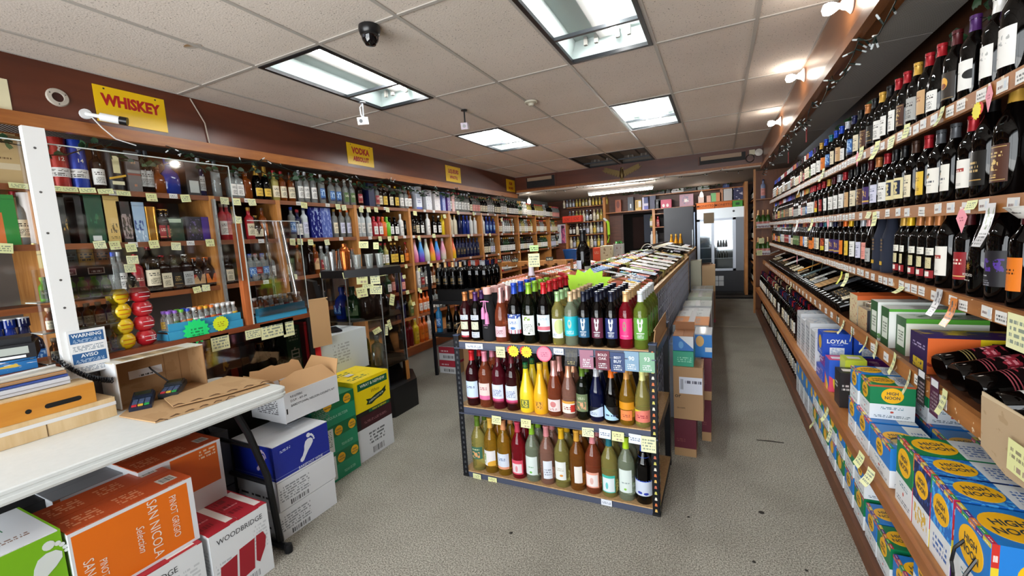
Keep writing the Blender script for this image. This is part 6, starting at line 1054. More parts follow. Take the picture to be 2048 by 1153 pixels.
o = aisle_box('wine_carton', -2.2, .84, 1.17, .337, .295, .3, 'second orange and white wine carton standing behind the first under the table', base='d2d4d8', front=printm('d4d6da', (('rect', .35, .95, .33, .97, 'd4600c'), ('text', .7, .92, .8, .95, 'e8c8a8', 3, 6)), .45), right=printm('d4d6da', (('rect', .1, .9, .35, .97, 'd4600c'),), .45), top=OGT); MB().box(-.165, .165, -.1515, -.1505, .285, .292).build('edge_line', wh, o)
o = aisle_box('vodka_carton', -2.33, .62, .98, .337, .27, .2, 'white vodka carton with orange corner deep under the table', base='caccd2', front=printm('caccd2', (('rect', 0, .06, 0, 1, 'c86a3a'), ('rect', .93, 1, 0, 1, 'c86a3a')), .5), top=mat('8a8c90', .6)); text('12-750ML', .03, mat('2a2a2e', .5), o, face_M('front', .36, .2, .27, .28, .86)); text("Tito's", .045, mat('2a2c3a', .5), o, face_M('front', .36, .2, .27, .68, .86), .0, shear=.3)
o = aisle_box('crate', -2.40, .2, .62, .0, .6, .15, 'black printed carton in the dark under the table', base='1a1a1c', front=printm('18181a', (('text', .4, .9, .6, .75, '8a8a8c', 1, 4),), .5)); text('LO', .05, mat('6a6a6e', .5), o, face_M('front', .42, .15, .6, .8, .9))
o = aisle_box('wine_carton', -1.99, .20, .535, .337, .3, .34, 'bright green wine carton with white footprint under the table', base='76b010', front=printm('74ae12', (('rect', .3, .96, 0, .3, 'd8dadc'), ('text', .05, .62, .48, .54, 'd8e8c0', 1, 16), ('text', .0, .4, .38, .42, 'd8e8c0', 1, 18)), .42), top=printm('d6d8dc', (('text', .1, .5, .5, .7, '3a7a5a', 1, 5), ('text', .3, .7, .2, .3, '8a6a5a', 2, 10), ('rect', .96, 1, 0, 1, '76b010')), .5)); footprint(o, face_M('front', .335, .34, .3, .84, .62, .001, R(25)), .18, mat('d2d8d4', .5)); text('NEL MOSCATO CB 00354', .02, mat('d8e8c0', .5), o, face_M('front', .335, .34, .3, .38, .55), .004)
MB().box(-.16, .0, -.17, -.02, 0, .0015).build('loose_flap', mat('dcdde2', .5), o, T(.05, .02, .304, R(8), R(6)))
aisle_box('wine_carton', -1.97, .2, .51, 0, .334, .33, 'white wine carton at floor level under the green one', base='d6d8dc', front=WBX)
for i in range(2): aisle_box('plain_carton', -2.36, .95, 1.3, .0+.3*i, .295, .14, ('dark lower', 'dark upper')[i]+' carton against the counter behind the table leg', base='24242a', front=printm('1e1f24', (('text', .2, .8, .3, .7, 'b0b45a' if i else '5a5a5e', 1, 4),), .5))
# stack beside the table leg
WHB = printm('dadde1', (('text', .02, .52, .3, .86, '8a8e94', 6, 16), ('bars', .2, .5, .06, .22, '34363a', 20), ('rect', .18, .2, .05, .23, '34363a')), .5); WHS = printm('d2d5da', (('text', .0, .9, .35, .5, '3a3a3e', 1, 7),), .5)
for i in range(2): aisle_box('wine_carton', -2.08, 1.335+.012*i, 1.70+.012*i, .158*i, .155, .34, ('white wine carton on the floor beside the table foot', 'white wine carton stacked under the blue footprint carton')[i], base='d4d7dc', front=WHB, right=WHB, left=WHS, top=mat('dcdfe3', .5))
BLU = printm('13268e', (('rect', .0, 1, .0, .05, 'd8dbe0'), ('rect', 0, 1, .12, .13, '8a98d0')), .4)
o = aisle_box('wine_carton', -2.08, 1.345, 1.69, .316, .20, .34, 'deep blue wine carton with white footprint and white lid', base='13268e', front=BLU, right=BLU, left=BLU, top=mat('dadde2', .5)); footprint(o, face_M('front', .345, .34, .2, .58, .55, .001, R(22)), .15, mat('d8dce6', .5)); text('BAREFOOT WINE', .02, mat('d8dce6', .5), o, face_M('front', .345, .34, .2, .62, .1), .006); flat(rect_pts(.08, .025), printm('13268e', (('text', .1, .9, .2, .8, 'c8d0e6', 2, 8),), .4), o, face_M('front', .345, .34, .2, .2, .8, .001, R(-6)), 'print'); footprint(o, face_M('left', .345, .34, .2, .7, .55, .001, R(22)), .13, mat('b8a8c0', .5))
MB().box(.04, .16, -.17, -.02, 0, .0012).build('loose_flap', mat('d2d4d8', .5), o, T(0, 0, .2036, R(4), R(3)))
# teal hard seltzer cartons behind
for i in range(3):
    SF = printm('1d8a62', (('rect', 0, 1, .58, 1, '136a3e'), ('rect', .0, .42 if i < 2 else .0, .08, .95 if i < 2 else .0, 'd6dad6'), ('text', .04, .38, .3, .9, '7a8a80', 9, 10), ('bars', .05, .3, .1, .22, '2a2e2a', 14)), .42)
    o = aisle_box('seltzer_carton', -2.27, 1.74, 2.085, .0+.187*i, .185, .32, nth(3-i)+' teal and green hard seltzer carton down its stack by the yellow carton', base='1d8a62', front=SF, top=mat('18784e', .5))
    for u in ((.55, .88) if i < 2 else (.35, .82)): e = link('emblem', EMB, o, face_M('front', .345, .32, .185, u, .76, .001) @ Matrix.Diagonal((.032, .04, .032, 1)), yel); text('HIGH', .016, dk, o, face_M('front', .345, .32, .185, u, .8, .0022)); text('NOON', .016, dk, o, face_M('front', .345, .32, .185, u, .70, .0022))
    text('TEQUILA SELTZER', .024, mat('a8d8c0', .5), o, face_M('front', .345, .32, .185, .55 if i == 2 else .72, .3 if i == 2 else .2, .0016), .008, xs=.9 if i == 2 else .5)
# white opened carton with flaps up, on top
o = empty('open_carton', T(-2.32, 1.69, .562)); tag(o, 'white open carton with raised kraft flaps and stencilled address, atop seltzer stack', 'box'); w, d, h = .37, .30, .17
bx = MB(); t = .005
for a in ((-w/2, w/2, -d/2, -d/2+t), (-w/2, w/2, d/2-t, d/2), (-w/2, -w/2+t, -d/2+t, d/2-t), (w/2-t, w/2, -d/2+t, d/2-t)): bx.box(a[0], a[1], a[2], a[3], 0, h)
bx.box(-w/2, w/2, -d/2, d/2, 0, .005); OM = T(0, 0, 0, R(90)); bx.build('body', [mat('d9dce0', .5)], o, OM)
fl = MB(); fl.poly([(-w/2, 0), (w/2, 0), (w/2-.02, .08), (.12, .1), (.1, .085), (.0, .09), (-.02, .1), (-.1, .09), (-w/2+.03, .1)], .004); kr = mat('c49a6c', .75)
fl.build('flap', kr, o, OM @ T(0, d/2-.004, h) @ Matrix.Rotation(R(-12), 4, 'X'))
for s in (-1, 1): MB().poly([(-d/2, 0), (d/2, 0), (d/2-.04, .11), (-d/2+.02, .1)], .004).build('flap', kr, o, OM @ T(s*(w/2-.003), 0, h, R(90*1)) @ Matrix.Rotation(R(25*s), 4, 'X'))
MB().poly([(-w/2, 0), (w/2, 0), (w/2-.05, .1), (-.05, .11), (-w/2+.02, .08)], .004).build('flap', kr, o, OM @ T(0, -d/2+.004, h-.002) @ Matrix.Rotation(R(-35), 4, 'X') @ Matrix.Rotation(0, 4, 'Z'))
for k in range(3): MB().poly([(-.11, 0), (.11, 0), (.09, .13), (-.1, .12)], .0035).build('divider', kr, o, OM @ T(-.1+.1*k, .02, .06, R(75), R(-20)))
for s, sz, v in (('9.0 LITERS', .018, .84), ('D.S.P. - KY-34', .018, .70), ('BARDSTOWN, NELSON COUNTY, KY', .018, .54)): text(s, sz, mat('3a3c40', .5), o, OM @ face_M('front', w, d, h, .1, v, .0012), .004, 'LEFT')
flat(rect_pts(.2, .13), printm('d6d9dd', (('text', .05, .95, .2, .95, '5a5c60', 9, 10),), .5), o, OM @ face_M('left', w, d, h, .5, .5), 'print'); flat(rect_pts(.008, .03), mat('1a1a1c', .5), o, OM @ face_M('front', w, d, h, .03, .4), 'mark')
# wine carton with maroon band, yellow rum carton above
o = aisle_box('wine_carton', -2.29, 2.10, 2.455, 0, .325, .33, 'white wine carton with dark maroon band under the yellow rum carton', base='d8dbdf', front=printm('d8dbdf', (('rect', 0, 1, .72, 1, '3a0e18'), ('rect', 0, .12, .72, 1, '1a1418'), ('text', .2, .85, .82, .88, '8a5a60', 2, 16), ('text', .3, .75, .3, .6, '6a6c70', 4, 8), ('bars', .36, .7, .06, .2, '34363a', 18)), .45), top=mat('3a0e18', .5)); MB().box(-.178, .178, -.1655, -.1648, .232, .2335).build('band_line', mat('120a0c', .5), o)
YL = 'f0d40a'
o = aisle_box('rum_carton', -2.285, 2.10, 2.45, .327, .26, .33, 'bright yellow rum carton with green lettering bands and opened top', base=YL, front=printm(YL, (('rect', .1, .95, .72, .92, '0f5a38'), ('rect', 0, 1, 0, .12, '14140f'), ('rect', .35, .95, .02, .1, '0f5a38')), .42), top=printm(YL, (('text', .1, .6, .3, .7, '2a5a2a', 2, 7),), .45), right=mat(YL, .45))
ym = mat('e8ecd8', .5); F_ = lambda u, v: face_M('front', .35, .33, .26, u, v, .0012)
text('WRAY & NEPHEW', .03, ym, o, F_(.52, .82), .014); text('WRAY & NEPHEW', .018, mat(YL, .5), o, F_(.65, .06), .008); text('White', .035, mat('8a6a1a', .5), o, F_(.56, .58), -.004, shear=.4)
rib = [(-.1, -.02), (-.05, -.03), (.0, -.012), (.06, -.004), (.105, .02), (.1, .035), (.11, .06), (.06, .036), (0, .028), (-.05, .012), (-.1, .02), (-.085, .0)]; flat(rib, mat('16301c', .5), o, F_(.58, .34), 'ribbon'); text('OVERPROOF RUM', .019, ym, o, F_(.58, .36) @ T(0, -.0008, -.0) @ Matrix.Rotation(R(-12), 4, 'Y'), .008)
MB().box(-.17, .0, -.165, .0, 0, .003).build('lifted_flap', mat('e4ca10', .5), o, T(-.0, .0, .262, 0, R(12))); flat(rect_pts(.06, .05), mat('dcdce4', .3), o, face_M('top', .35, .33, .26, .35, .5, .006), 'receipt')
# white carton with handwriting, monitor on it
cab = MB().box(-2.98, -2.63, 2.12, 2.62, 0, .548).build('cabinet', mat('1f1c1c', .5)); tag(cab, 'dark low cabinet carrying the white handwritten carton', 'cabinet'); MB().box(-2.63, -2.622, 2.14, 2.60, .03, .53).build('door', mat('171516', .45), cab)
o = aisle_box('white_carton', -2.62, 2.14, 2.60, .55, .325, .33, 'big white carton with faint handwriting behind the yellow rum carton', base='ccd4da', front=printm('ccd4da', (('text', .25, .6, .3, .8, 'a4aab2', 7, 7),), .5), top=mat('d2dadf', .5), flaps=True, tape='c2cad0')
mo = empty('monitor', T(-2.80, 2.36, .878, R(150))); tag(mo, 'black computer monitor seen from behind, on the white handwritten carton', 'monitor'); bm2 = mat('131416', .4)
TL = Matrix.Rotation(R(-8), 4, 'X'); MB().box(-.20, .20, .0, .03, .12, .42).build('screen_frame', bm2, mo, TL); sh_ = MB(); sh_.poly([(-.17, .15), (.17, .15), (.15, .38), (-.15, .38)], .022); sh_.build('back_shell', mat('1b1c1f', .3), mo, TL @ T(0, -.022, 0)); MB().tube([(-.13, -.001, .33), (0, -.003, .27), (.13, -.001, .33)], .004).build('crease', mat('0a0a0c', .3), mo, TL @ T(0, -.022, 0)); text('aoc', .045, mat('3a3c42', .4), mo, TL @ T(.08, -.0235, .35), .01)
MB().tube([(0, .01, .16), (0, -.02, .06), (.0, -.02, .01)], .018, 8).build('stand_neck', bm2, mo); MB().box(-.11, .11, -.1, .07, 0, .012).build('stand_foot', bm2, mo)
bf = MB().poly([(-.07, 0), (.07, 0), (.07, .32), (.05, .345), (-.07, .345)], .004).build('cardboard_divider', mat('b08a60', .75), None, T(CX+.03, 2.13, .83, R(75))); tag(bf, 'upright brown cardboard panel between the counter case and the monitor', 'cardboard'); MB().box(-.07, .07, .0, .004, .34, .347).build('edge', mat('caa87c', .8), bf)
# ------------------------------------------------------------------ eight-sided glass display case
oc = empty('octagonal_case', T(-3.0, 3.0, 0)); tag(oc, 'eight-sided glass display case with black top and base full of premium bottles', 'display case'); ocb = mat('111114', .35)
def octp(r, z0, z1): return MB().lathe([(.0001, z0), (r, z0), (r, z1), (.0001, z1)], 8, 0, Matrix.Rotation(R(22.5), 4, 'Z'), smooth=False)
octp(.43, 0, .26).build('base', ocb, oc); octp(.37, 1.27, 1.335).build('top', ocb, oc)
for k, z in enumerate((.44, .88)): octp(.345, z, z+.008).build('glass_shelf', mat('6a5a44', .25, 0, .5), oc)
for k in range(8):
    a0, a1 = R(22.5+45*k), R(67.5+45*k); A_, B2 = Vector((.36*math.cos(a0), .36*math.sin(a0), 0)), Vector((.36*math.cos(a1), .36*math.sin(a1), 0))
    m_ = MB(); m_.quad(A_+Vector((0, 0, .26)), B2+Vector((0, 0, .26)), B2+Vector((0, 0, 1.27)), A_+Vector((0, 0, 1.27))); m_.build('glass_pane', clear_m, oc)
    MB().cyl(A_+Vector((0, 0, .26)), A_+Vector((0, 0, 1.27)), .005, 6).build('edge_strip', mat('8a8c8c', .2, .3, .6), oc)
MB().box(.30, .34, .10, .14, .26, .44).build('corner_post', oak, oc)
for i, (z, items) in enumerate(((.888, [(200, 'flask', 'red', 'black', 'red'), (245, 'flask', 'blue', 'black', 'blue'), (285, 'flask', 'green', 'black', 'green'), (320, 'flask', 'dark', 'silver', None), (0, 'flask', 'dark', 'black', None)]), (.448, [(215, 'square', 'amber', 'black', 'red'), (262, 'round', 'clear', 'gold', 'cream'), (300, 'jug', 'dark', 'black', 'brown'), (335, 'square', 'clear', 'silver', None), (240, 'square', 'amber', 'gold', None)]), (.26, [(230, 'square', 'blue', 'blue', None), (270, 'square', 'dark', 'gold', None)]))):
    for a, k, g, c, l in items:
        r = .2 if i < 2 else .1; p = Vector((-3.0+r*math.cos(R(a)), 3.0+r*math.sin(R(a)), z)); b2 = bottle('spirit_bottle', k, T(p.x, p.y, p.z, R(a+90)+.3), tint[g], capm(CAPC[c]), LABELS.get(l), 'premium '+g+' bottle, '+c+' stopper, on the '+('upper', 'middle', 'lowest')[i]+' level of the eight-sided glass case', 'liquor bottle', 'bottles in the eight-sided case'); b2.scale = (1.3 if k == 'flask' else .8 if i == 2 else 1.05,)*3 if i < 2 else (.7, .7, .62)
o = carton('white_box', .09, .09, .17, T(-2.78, 2.86, .261, R(20)), 'tall white printed box at the foot of the eight-sided case', 'box', None, 'cfd2d4', printm('d2d4d6', (('text', .2, .6, .4, .9, '9a9ca0', 6, 6),), .4), flaps=False); MB().box(-.0455, .0455, -.0455, .0455, .15, .1515).build('lid_line', mat('9a9c9e', .5), o)
for i, (px, py, rz, w, h, a) in enumerate(((697, 550, 0, .09, .055, -8), (724, 556, 0, .09, .11, 2), (750, 556, 0, .08, .11, 0), (736, 573, 0, .09, .035, 3), (724, 585, 0, .09, .085, -4), (752, 580, 0, .1, .075, 5), (784, 600, 1, .06, .1, 20), (754, 662, 0, .07, .045, -25), (773, 660, 1, .035, .1, 10), (779, 650, 1, .04, .09, -12), (765, 545, 1, .08, .06, 0))):
    fa = R(22.5+45*6+22.5) if rz == 0 else R(22.5+45*7+22.5); nrm = Vector((math.cos(fa), math.sin(fa), 0)); c0 = Vector((-3, 3, 0))+nrm*.336; dd = ray(px, py); t_ = (c0-CAM).dot(nrm)/dd.dot(nrm); q = CAM+dd*t_
    note(Matrix.Translation(q) @ Matrix.Rotation(fa+R(90), 4, 'Z') @ Matrix.Rotation(R(a), 4, 'Y'), w, h, note_mats[i % 3], 'yellow handwritten note taped to the eight-sided glass case, '+nth(i+1)+' counted from its top', 'price tag', 'notes on the eight-sided case', .004)
o = MB().lathe([(.0001, 0), (.037, 0), (.045, .15), (.043, .17), (.033, .19), (.022, .2), (.022, .225), (.0001, .23)], 18).build('cocktail_shaker', mat('c86a34', .22, .9), None, T(-3.1+.12, 2.80, 1.3365)); tag(o, 'copper cocktail shaker on top of the eight-sided case', 'shaker'); MB().lathe([(.0435, .168), (.0445, .172)], 18).build('seam', mat('8a4420', .3, .8), o)
o = MB().lathe([(.0001, 0), (.034, 0), (.046, .16), (.0465, .165), (.0001, .166)], 18).build('mixing_tin', mat('bcc0c2', .22, .95), None, T(-3.06, 2.74, 1.3365)); tag(o, 'silver mixing tin with yellow notes beside the copper shaker', 'shaker'); MB().lathe([(.0465, .158), (.048, .166)], 18).build('rim', mat('dcdfe0', .2, .95), o)
for i, (x, y) in enumerate(((-3.18, 2.78), (-3.24, 2.86), (-2.86, 2.82), (-2.80, 2.9), (-2.75, 2.98))): o = MB().lathe([(.0001, .004), (.028, 0), (.036, .12), (.034, .12), (.027, .006), (.0001, .008)], 14).build('drinking_glass', CLEARD, None, T(x, y, 1.3365)); tag(o, 'clear tumbler on the eight-sided case top, '+nth(i+1)+' around it from the liquor shelves side', 'glass', 'tumblers on the eight-sided case'); MB().lathe([(.0362, .118), (.0368, .122), (.0362, .124)], 14).build('rim', CLEARD, o)
for px, py, lab in ((727, 490, 'yellow note leaning on the silver mixing tin'), (752, 492, 'smaller yellow note on the copper shaker')): q = oy(px, py, 2.70); note(T(q.x, 2.70, q.z, R(10), 0, .06), .09 if px < 740 else .05, .055, note_mats[0], lab, 'price tag')
# black rack at the foot of the liquor wall
br = empty('steel_rack', T(-2.83, 4.3, 0)); tag(br, 'black slotted steel rack by the low liquor platform, holding wine', 'shelf rack'); BI = br.matrix_world.inverted()
for x in (-2.97, -2.3):
    for y in (3.98, 4.6): MB().box(x-.015, x+.015, y-.015, y+.015, 0, 1.28 if x < -2.9 else 1.0).build('post', rk, br, BI)
for z in (.50, .875): MB().box(-2.985, -2.285, 3.965, 4.615, z-.04, z).build('shelf_board', mat('1a1b1f', .45), br, BI)
MB().box(-2.9, -2.3, 4.02, 4.6, .876, 1.0).build('black_crate', mat('0e0e10', .5), br, BI)
for i in range(2):
    o = carton('wine_carton', .26, .3, .16, T(-2.86+.005*i, 4.22, .161*i), ('lower', 'upper')[i]+' white and crimson wine carton on the floor under the black rack', 'box', 'crimson cartons under the black rack', 'c8cace', printm('ccced2', (('rect', 0, 1, .5, 1, 'a82a3c'), ('text', .1, .5, .62, .8, 'e0c8cc', 1, 6), ('bars', .2, .8, .12, .34, '3a3a3e', 16)), .5), printm('b08a60', (('rect', 0, 1, .8, 1, 'a82a3c'),), .6))
    o = carton('wine_carton', .3, .3, .16, T(-2.5+.005*i, 4.22, .161*i), ('lower', 'upper')[i]+' kraft wine carton beside the crimson ones under the black rack', 'box', 'kraft cartons under the black rack', 'a8805a')
for i, (x, y, z, k, g, c, l) in enumerate([(-2.88+.1*j, 4.04, 1.002, 'bordeaux', 'x', 'cream2', 'black') for j in range(4)]+[(-2.8+.1*j, 4.07, .502, 'burgundy', 'x', ('black', 'dark red', 'black', 'red')[j], 'black') for j in range(4)]+[(-2.92+.085*j, 4.04, .502, 'tall', 'x', 'white', 'blue') for j in range(1)]):
    bottle('wine_bottle', k, T(x, y, z), G_BLACK if l != 'blue' else mat('2a7ab0', .4), capm(CC[c]), LABELS[l], ('dark' if l != 'blue' else 'blue')+' wine bottle on the black steel rack, '+nth(i+1)+' counting from its upper deck', 'wine bottle', 'bottles on the black rack', None, 10)
for i in range(34): far_add('bordeaux', T(-2.9+.09*(i % 7)+.03, 4.12+.1*(i//7), 1.002), G_BLACK, capm(random.choice(['0c0b0d', 'a03a2a', '161a44', 'b8bcc2', 'a03a2a'])), None)
# ------------------------------------------------------------------ wire-fronted wine islands behind the rack
latm = wood('b08a58', 'caa470', .5, (8, 1, 8), 3); wire = mat('c4c9dc', .45)
def island(x0, x1, y0, y1, ht, hb, label, face_x, far_y=True, lean=1):
    """island with bins: posts, rails, lattice, sloping top. lattice on the face at face_x and on the near end"""
    o = empty('wine_island', T((x0+x1)/2, (y0+y1)/2, 0)); tag(o, label, 'wine rack'); I = o.matrix_world.inverted()
    MB().box(x0+.03, x1-.03, y0+.03, y1-.03, 0, hb-.02).build('body', mat('1b1512', .7), o, I)
    MB().box(x0, x1, y0, y1, hb-.02, hb).build('top_board', latm, o, I)
    for x in (x0, x1):
        MB().box(x-.012, x+.012, y0, y1, hb, hb+.04).build('top_rail', latm, o, I)
    sgn = 1 if face_x == x1 else -1; m = MB(); bt = MB(); cols = [mat(c, .3) for c in ('14161e', '241a16', '8a94b0', '8a4a34', 'b4c0d8')]
    y = y0+.02
    while y < y1: m.box(*sorted((face_x, face_x+sgn*.006)), y, y+.006, .05, hb); y += .095
    z = .05
    while z < hb: m.box(*sorted((face_x, face_x+sgn*.006)), y0, y1, z, z+.006); z += .095
    lo = m.build('lattice', wire, o, I); lo['kind'] = 'stuff'
    y = y0+.07
    while y < y1-.05:
        z = .1
        while z < hb-.06: bt.lathe([(.0001, 0), (.012, .0), (.013, .03)], 6, random.randrange(5), T(face_x-sgn*.028, y, z) @ Matrix.Rotation(R(-90*sgn), 4, 'Y')) if random.random() < .3 else bt.lathe([(.036, 0), (.036, .02), (.0001, .022)], 8, random.choice((0, 0, 0, 1, 1, 2)), T(face_x-sgn*.02, y, z) @ Matrix.Rotation(R(90*sgn), 4, 'Y')); z += .095
        y += .095
    bo = bt.build('bottle_ends', cols, o, I); bo['kind'] = 'stuff'
    for yy in (y0, y1): MB().box(face_x-sgn*.03, face_x+sgn*.01, yy-.015, yy+.015, 0, hb+.05).build('corner_post', latm, o, I)
    return o
island(-1.15, -.42, 2.98, 6.95, 1.2, 1.06, 'long wire-fronted wine island running back from the centre rack', -.42)
island(-1.1, -.45, 7.1, 9.9, 1.2, 1.09, 'farther wire-fronted wine island before the glass-door fridge', -.45)
island(-2.45, -1.75, 4.35, 8.3, 1.0, .84, 'wire-fronted wine island piled with rose wine on the liquor side', -1.75)
pst = MB().box(-1.80, -1.72, 4.28, 4.345, 0, .98).build('island_post', oak); tag(pst, 'broad orange wooden post at near end of the rose wine island', 'post'); flat(rect_pts(.05, .09), L_text('d8dae0'), pst, T(-1.76, 4.2785, .82), 'notice')
lieC = [('8a1a22', 'red'), ('d8b8b0', 'pink'), ('d8d8dc', 'white'), ('2a2a2e', 'dark'), ('c8d06a', 'lime'), ('7a9ab8', 'blue')]
def lying(x, y, z, up, gl, cap, lab, nm=None):
    M = T(x, y, z) @ Matrix.Rotation(R(-(90-up)), 4, 'Y') @ Matrix.Rotation(R(90), 4, 'Z')    # butt to +X, neck to -X rising
    far_add('bordeaux', M, gl, cap, lab)
labs_g = [LABELS['white'], LABELS['cream'], LABELS['lavender'], LABELS['pink'], LABELS['white'], LABELS['yellow'], LABELS['blue']]
for i in range(40):
    y = 3.05+.097*i; gl = random.choice([G_BLACK, G_GREEN, mat('6a3a10', .1), mat('9a9a58', .12), mat('a85a48', .12)]); cp = random.choice(['a01822', '0c0b0d', 'c79a3e', 'e6e4e0', '8ec83a']); lb = random.choice(labs_g)
    lying(-.47, y, 1.10, 12, gl, capm(cp), lb); lying(-.8, y+.02, 1.17, 12, gl, capm(cp), random.choice(labs_g))
for i in range(28): lying(-.5, 7.15+.097*i, 1.135, 12, G_BLACK, capm('0c0b0d'), random.choice(labs_g[:3])); lying(-.82, 7.15+.097*i, 1.2, 12, G_BLACK, capm('0c0b0d'), random.choice(labs_g[:3]))
for i in range(40): lying(-1.80, 4.4+.097*i, .885, 14, random.choice([mat('a8603a', .12), mat('b86a48', .12), G_GREEN]), capm(random.choice(['e29a92', 'e6e4e0', 'c79a3e'])), random.choice([LABELS['white'], LABELS['pink'], LABELS['cream']])); lying(-2.12, 4.42+.097*i, .96, 14, random.choice([mat('a8603a', .12), mat('b86a48', .12)]), capm('e29a92'), random.choice([LABELS['white'], LABELS['pink']]))
# sheets lying on the long island
for i, (y, c, w, d, n_) in enumerate(((3.45, '2a2a2c', .1, .3, 'black striped card'), (3.6, '30a8d8', .08, .12, 'turquoise card'), (3.62, 'e0b030', .07, .07, 'amber tag'), (3.75, 'c2d2e4', .18, .3, 'pale blue sheet'), (3.95, 'a8c860', .1, .2, 'lime card'), (4.1, 'd8a0b0', .12, .26, 'pinkish sheet'), (4.35, 'e4e2e0', .2, .34, 'white sheet'), (4.7, 'dcdad6', .22, .34, 'off-white sheet'), (5.1, 'e6e4e2', .25, .34, 'large white sheet'), (5.6, 'd2d0c4', .25, .34, 'cream sheet'), (6.2, 'e4e4e4', .3, .34, 'far white sheet'), (7.4, 'dedcd8', .4, .4, 'white sheet on the farther island'), (8.2, 'd0d4ce', .5, .4, 'greenish sheet on the farther island'))):
    z = 1.178 if y < 7 else 1.21; o = MB().box(-d/2, d/2, -w/2, w/2, 0, .0015).build('paper_sheet', printm(c, (('text', .1, .9, .2, .8, '8a8a8e', 4, 10),), .5), None, T(-.68 if y < 3.7 else -.62, y, z) @ Matrix.Rotation(R(12), 4, 'Y')); tag(o, n_+' lying '+nth(i+1)+' from the rack on the long islands', 'paper', 'sheets on the wine islands')
# glass goblets, bowls and a glass basket standing at the back of the island
for i in range(12):
    x, y = -1.02+random.uniform(-.03, .05), 3.7+.22*i; o = MB().lathe([(.0001, .003), (.03, 0), (.03, .004), (.005, .012), (.005, .07), (.03, .09), (.042, .14), (.036, .18), (.034, .18), (.04, .14), (.028, .095), (.0001, .08)], 14).build('wine_goblet', CLEARD, None, T(x, y, 1.062)); tag(o, 'clear wine goblet at the back of the long island, '+nth(i+1)+' from the rack', 'glass', 'goblets on the wine island'); MB().lathe([(.0362, .178), (.037, .181), (.0362, .183)], 14).build('rim', mat('d8dcdc', .1), o)
fan = empty('glass_vase', T(-.98, 6.3, 1.06) @ Matrix.Scale(.7, 4)); tag(fan, 'clear fan-rimmed double glass vase on the long wine island', 'vase')
for s in (-1, 1):
    MB().lathe([(.0001, 0), (.05, 0), (.05, .1), (.04, .14), (.13, .26), (.14, .27), (.125, .26), (.035, .15)], 10, 0, T(s*.11, 0, 0)).build('bowl', mat('e4e8e6', .15, 0, .6, .5), fan)
MB().tube([(.1+.14*math.cos(R(a)), .02, .2+.2*math.sin(R(a))) for a in range(0, 181, 15)], .008).build('handle', mat('c8b8a8', .3), fan)
# tall display bottle with a label and paper collar, fluorescent burst placard
o = link('large_wine_bottle', body_mesh('bordeaux', 24), None, T(-.985, 3.38, 1.07, R(-20)), G_BLACK); o.scale = (1.5, 1.5, 1.6); tag(o, 'very tall slender black wine bottle rising above the rack beside the fluorescent burst', 'wine bottle')
link('capsule', cap_mesh('bordeaux'), o, None, capm('0e0e10')); link('label', lab_mesh('bordeaux', .03, .15, .8), o, T(0, 0, 0, R(-30)), printm('c2c8d8', (('text', .2, .8, .5, .7, '7a80a0', 2, 5),), .5)); link('label', lab_mesh('bordeaux', .02, .12, .5), o, T(0, 0, 0, R(70)), printm('a8a69a', (('text', .1, .9, .1, .9, '6a685e', 6, 8),), .5))
o = MB().poly([(a*1.55, b_) for a, b_ in burst_pts(.13, 13, .74)], .003).build('price_burst', mat('b8f02a', .5), None, T(-.86, 3.0, 1.145, 0, R(-12))); tag(o, 'big fluorescent lime burst placard standing behind the dark screw caps', 'price tag'); MB().poly([(a*1.2, b_) for a, b_ in burst_pts(.1, 13, .74)], .001).build('inner_print', printm('b8f02a', (('text', .2, .8, .35, .65, '98cc20', 2, 5),), .5), o, T(0, -.001, 0))
# tagged bottles around the rack's rear
bottle('sparkling_wine_bottle', 'champagne', T(xat(1065, 3.0, 1.1), 3.0, .97), ROSE, mat('e0d4e0', .4), LABELS['tan'], 'rose sparkling bottle with white capsule behind the tall yellow note', 'wine bottle').scale = (1.1,)*3
crate = MB().box(-1.42, -1.2, 2.9, 3.12, 0, .968).build('side_stand', mat('1c1a1a', .5)); tag(crate, 'dark narrow stand behind the rack carrying a rose sparkling bottle', 'stand'); MB().box(-1.425, -1.195, 2.895, 3.125, .958, .969).build('top_board', ply, crate)
q = oy(1068, 521, 2.97); note(T(q.x, 2.97, q.z), .09, .1, note_mats[2], 'tall pale note above the rose sparkling bottle', 'price tag'); q = oy(1068, 497, 2.985); note(T(q.x, 2.985, q.z), .07, .045, printm('b8d890', (('text', .1, .9, .2, .8, '4a5a3a', 2, 6),), .6), 'small greener note over the tall pale one', 'price tag')
# boxed goods on the stand by the wine island (white box with note, dark box with pink cup)
sd = MB().box(-2.1, -1.55, 3.4, 3.75, 0, .83).build('low_stand', mat('161416', .5)); tag(sd, 'dark low stand between the rack and the rose wine island', 'stand'); MB().box(-2.105, -1.545, 3.395, 3.755, .82, .832).build('top_board', dark_ply, sd)
o = carton('liqueur_box', .14, .1, .27, T(xat(1012, 3.45, .95), 3.45, .833), 'white gift box with a pale green note, behind the rack', 'gift box', None, 'ccd2dc', printm('ccd2dc', (('rect', .05, .9, .4, .75, 'd8e4b8'), ('text', .1, .8, .45, .7, '7a8a5a', 2, 5), ('rect', 0, 1, .85, .97, '4a5a80'), ('rect', 0, 1, 0, .3, 'a8b0d0')), .4), flaps=False); MB().box(-.0705, .0705, -.0505, .0505, .255, .2565).build('lid_line', mat('8a90a0', .5), o)
o = carton('liqueur_box', .14, .1, .27, T(xat(1042, 3.45, .95), 3.45, .833), 'black gift box with small pink tumbler picture, behind the rack', 'gift box', None, '121116', printm('121116', (('rect', .4, .68, .28, .46, 'd87a8a'), ('text', .2, .8, .65, .72, '4a4a50', 1, 6)), .3), flaps=False); MB().box(-.0705, .0705, -.0505, .0505, .255, .2565).build('lid_line', mat('3a3a40', .5), o)
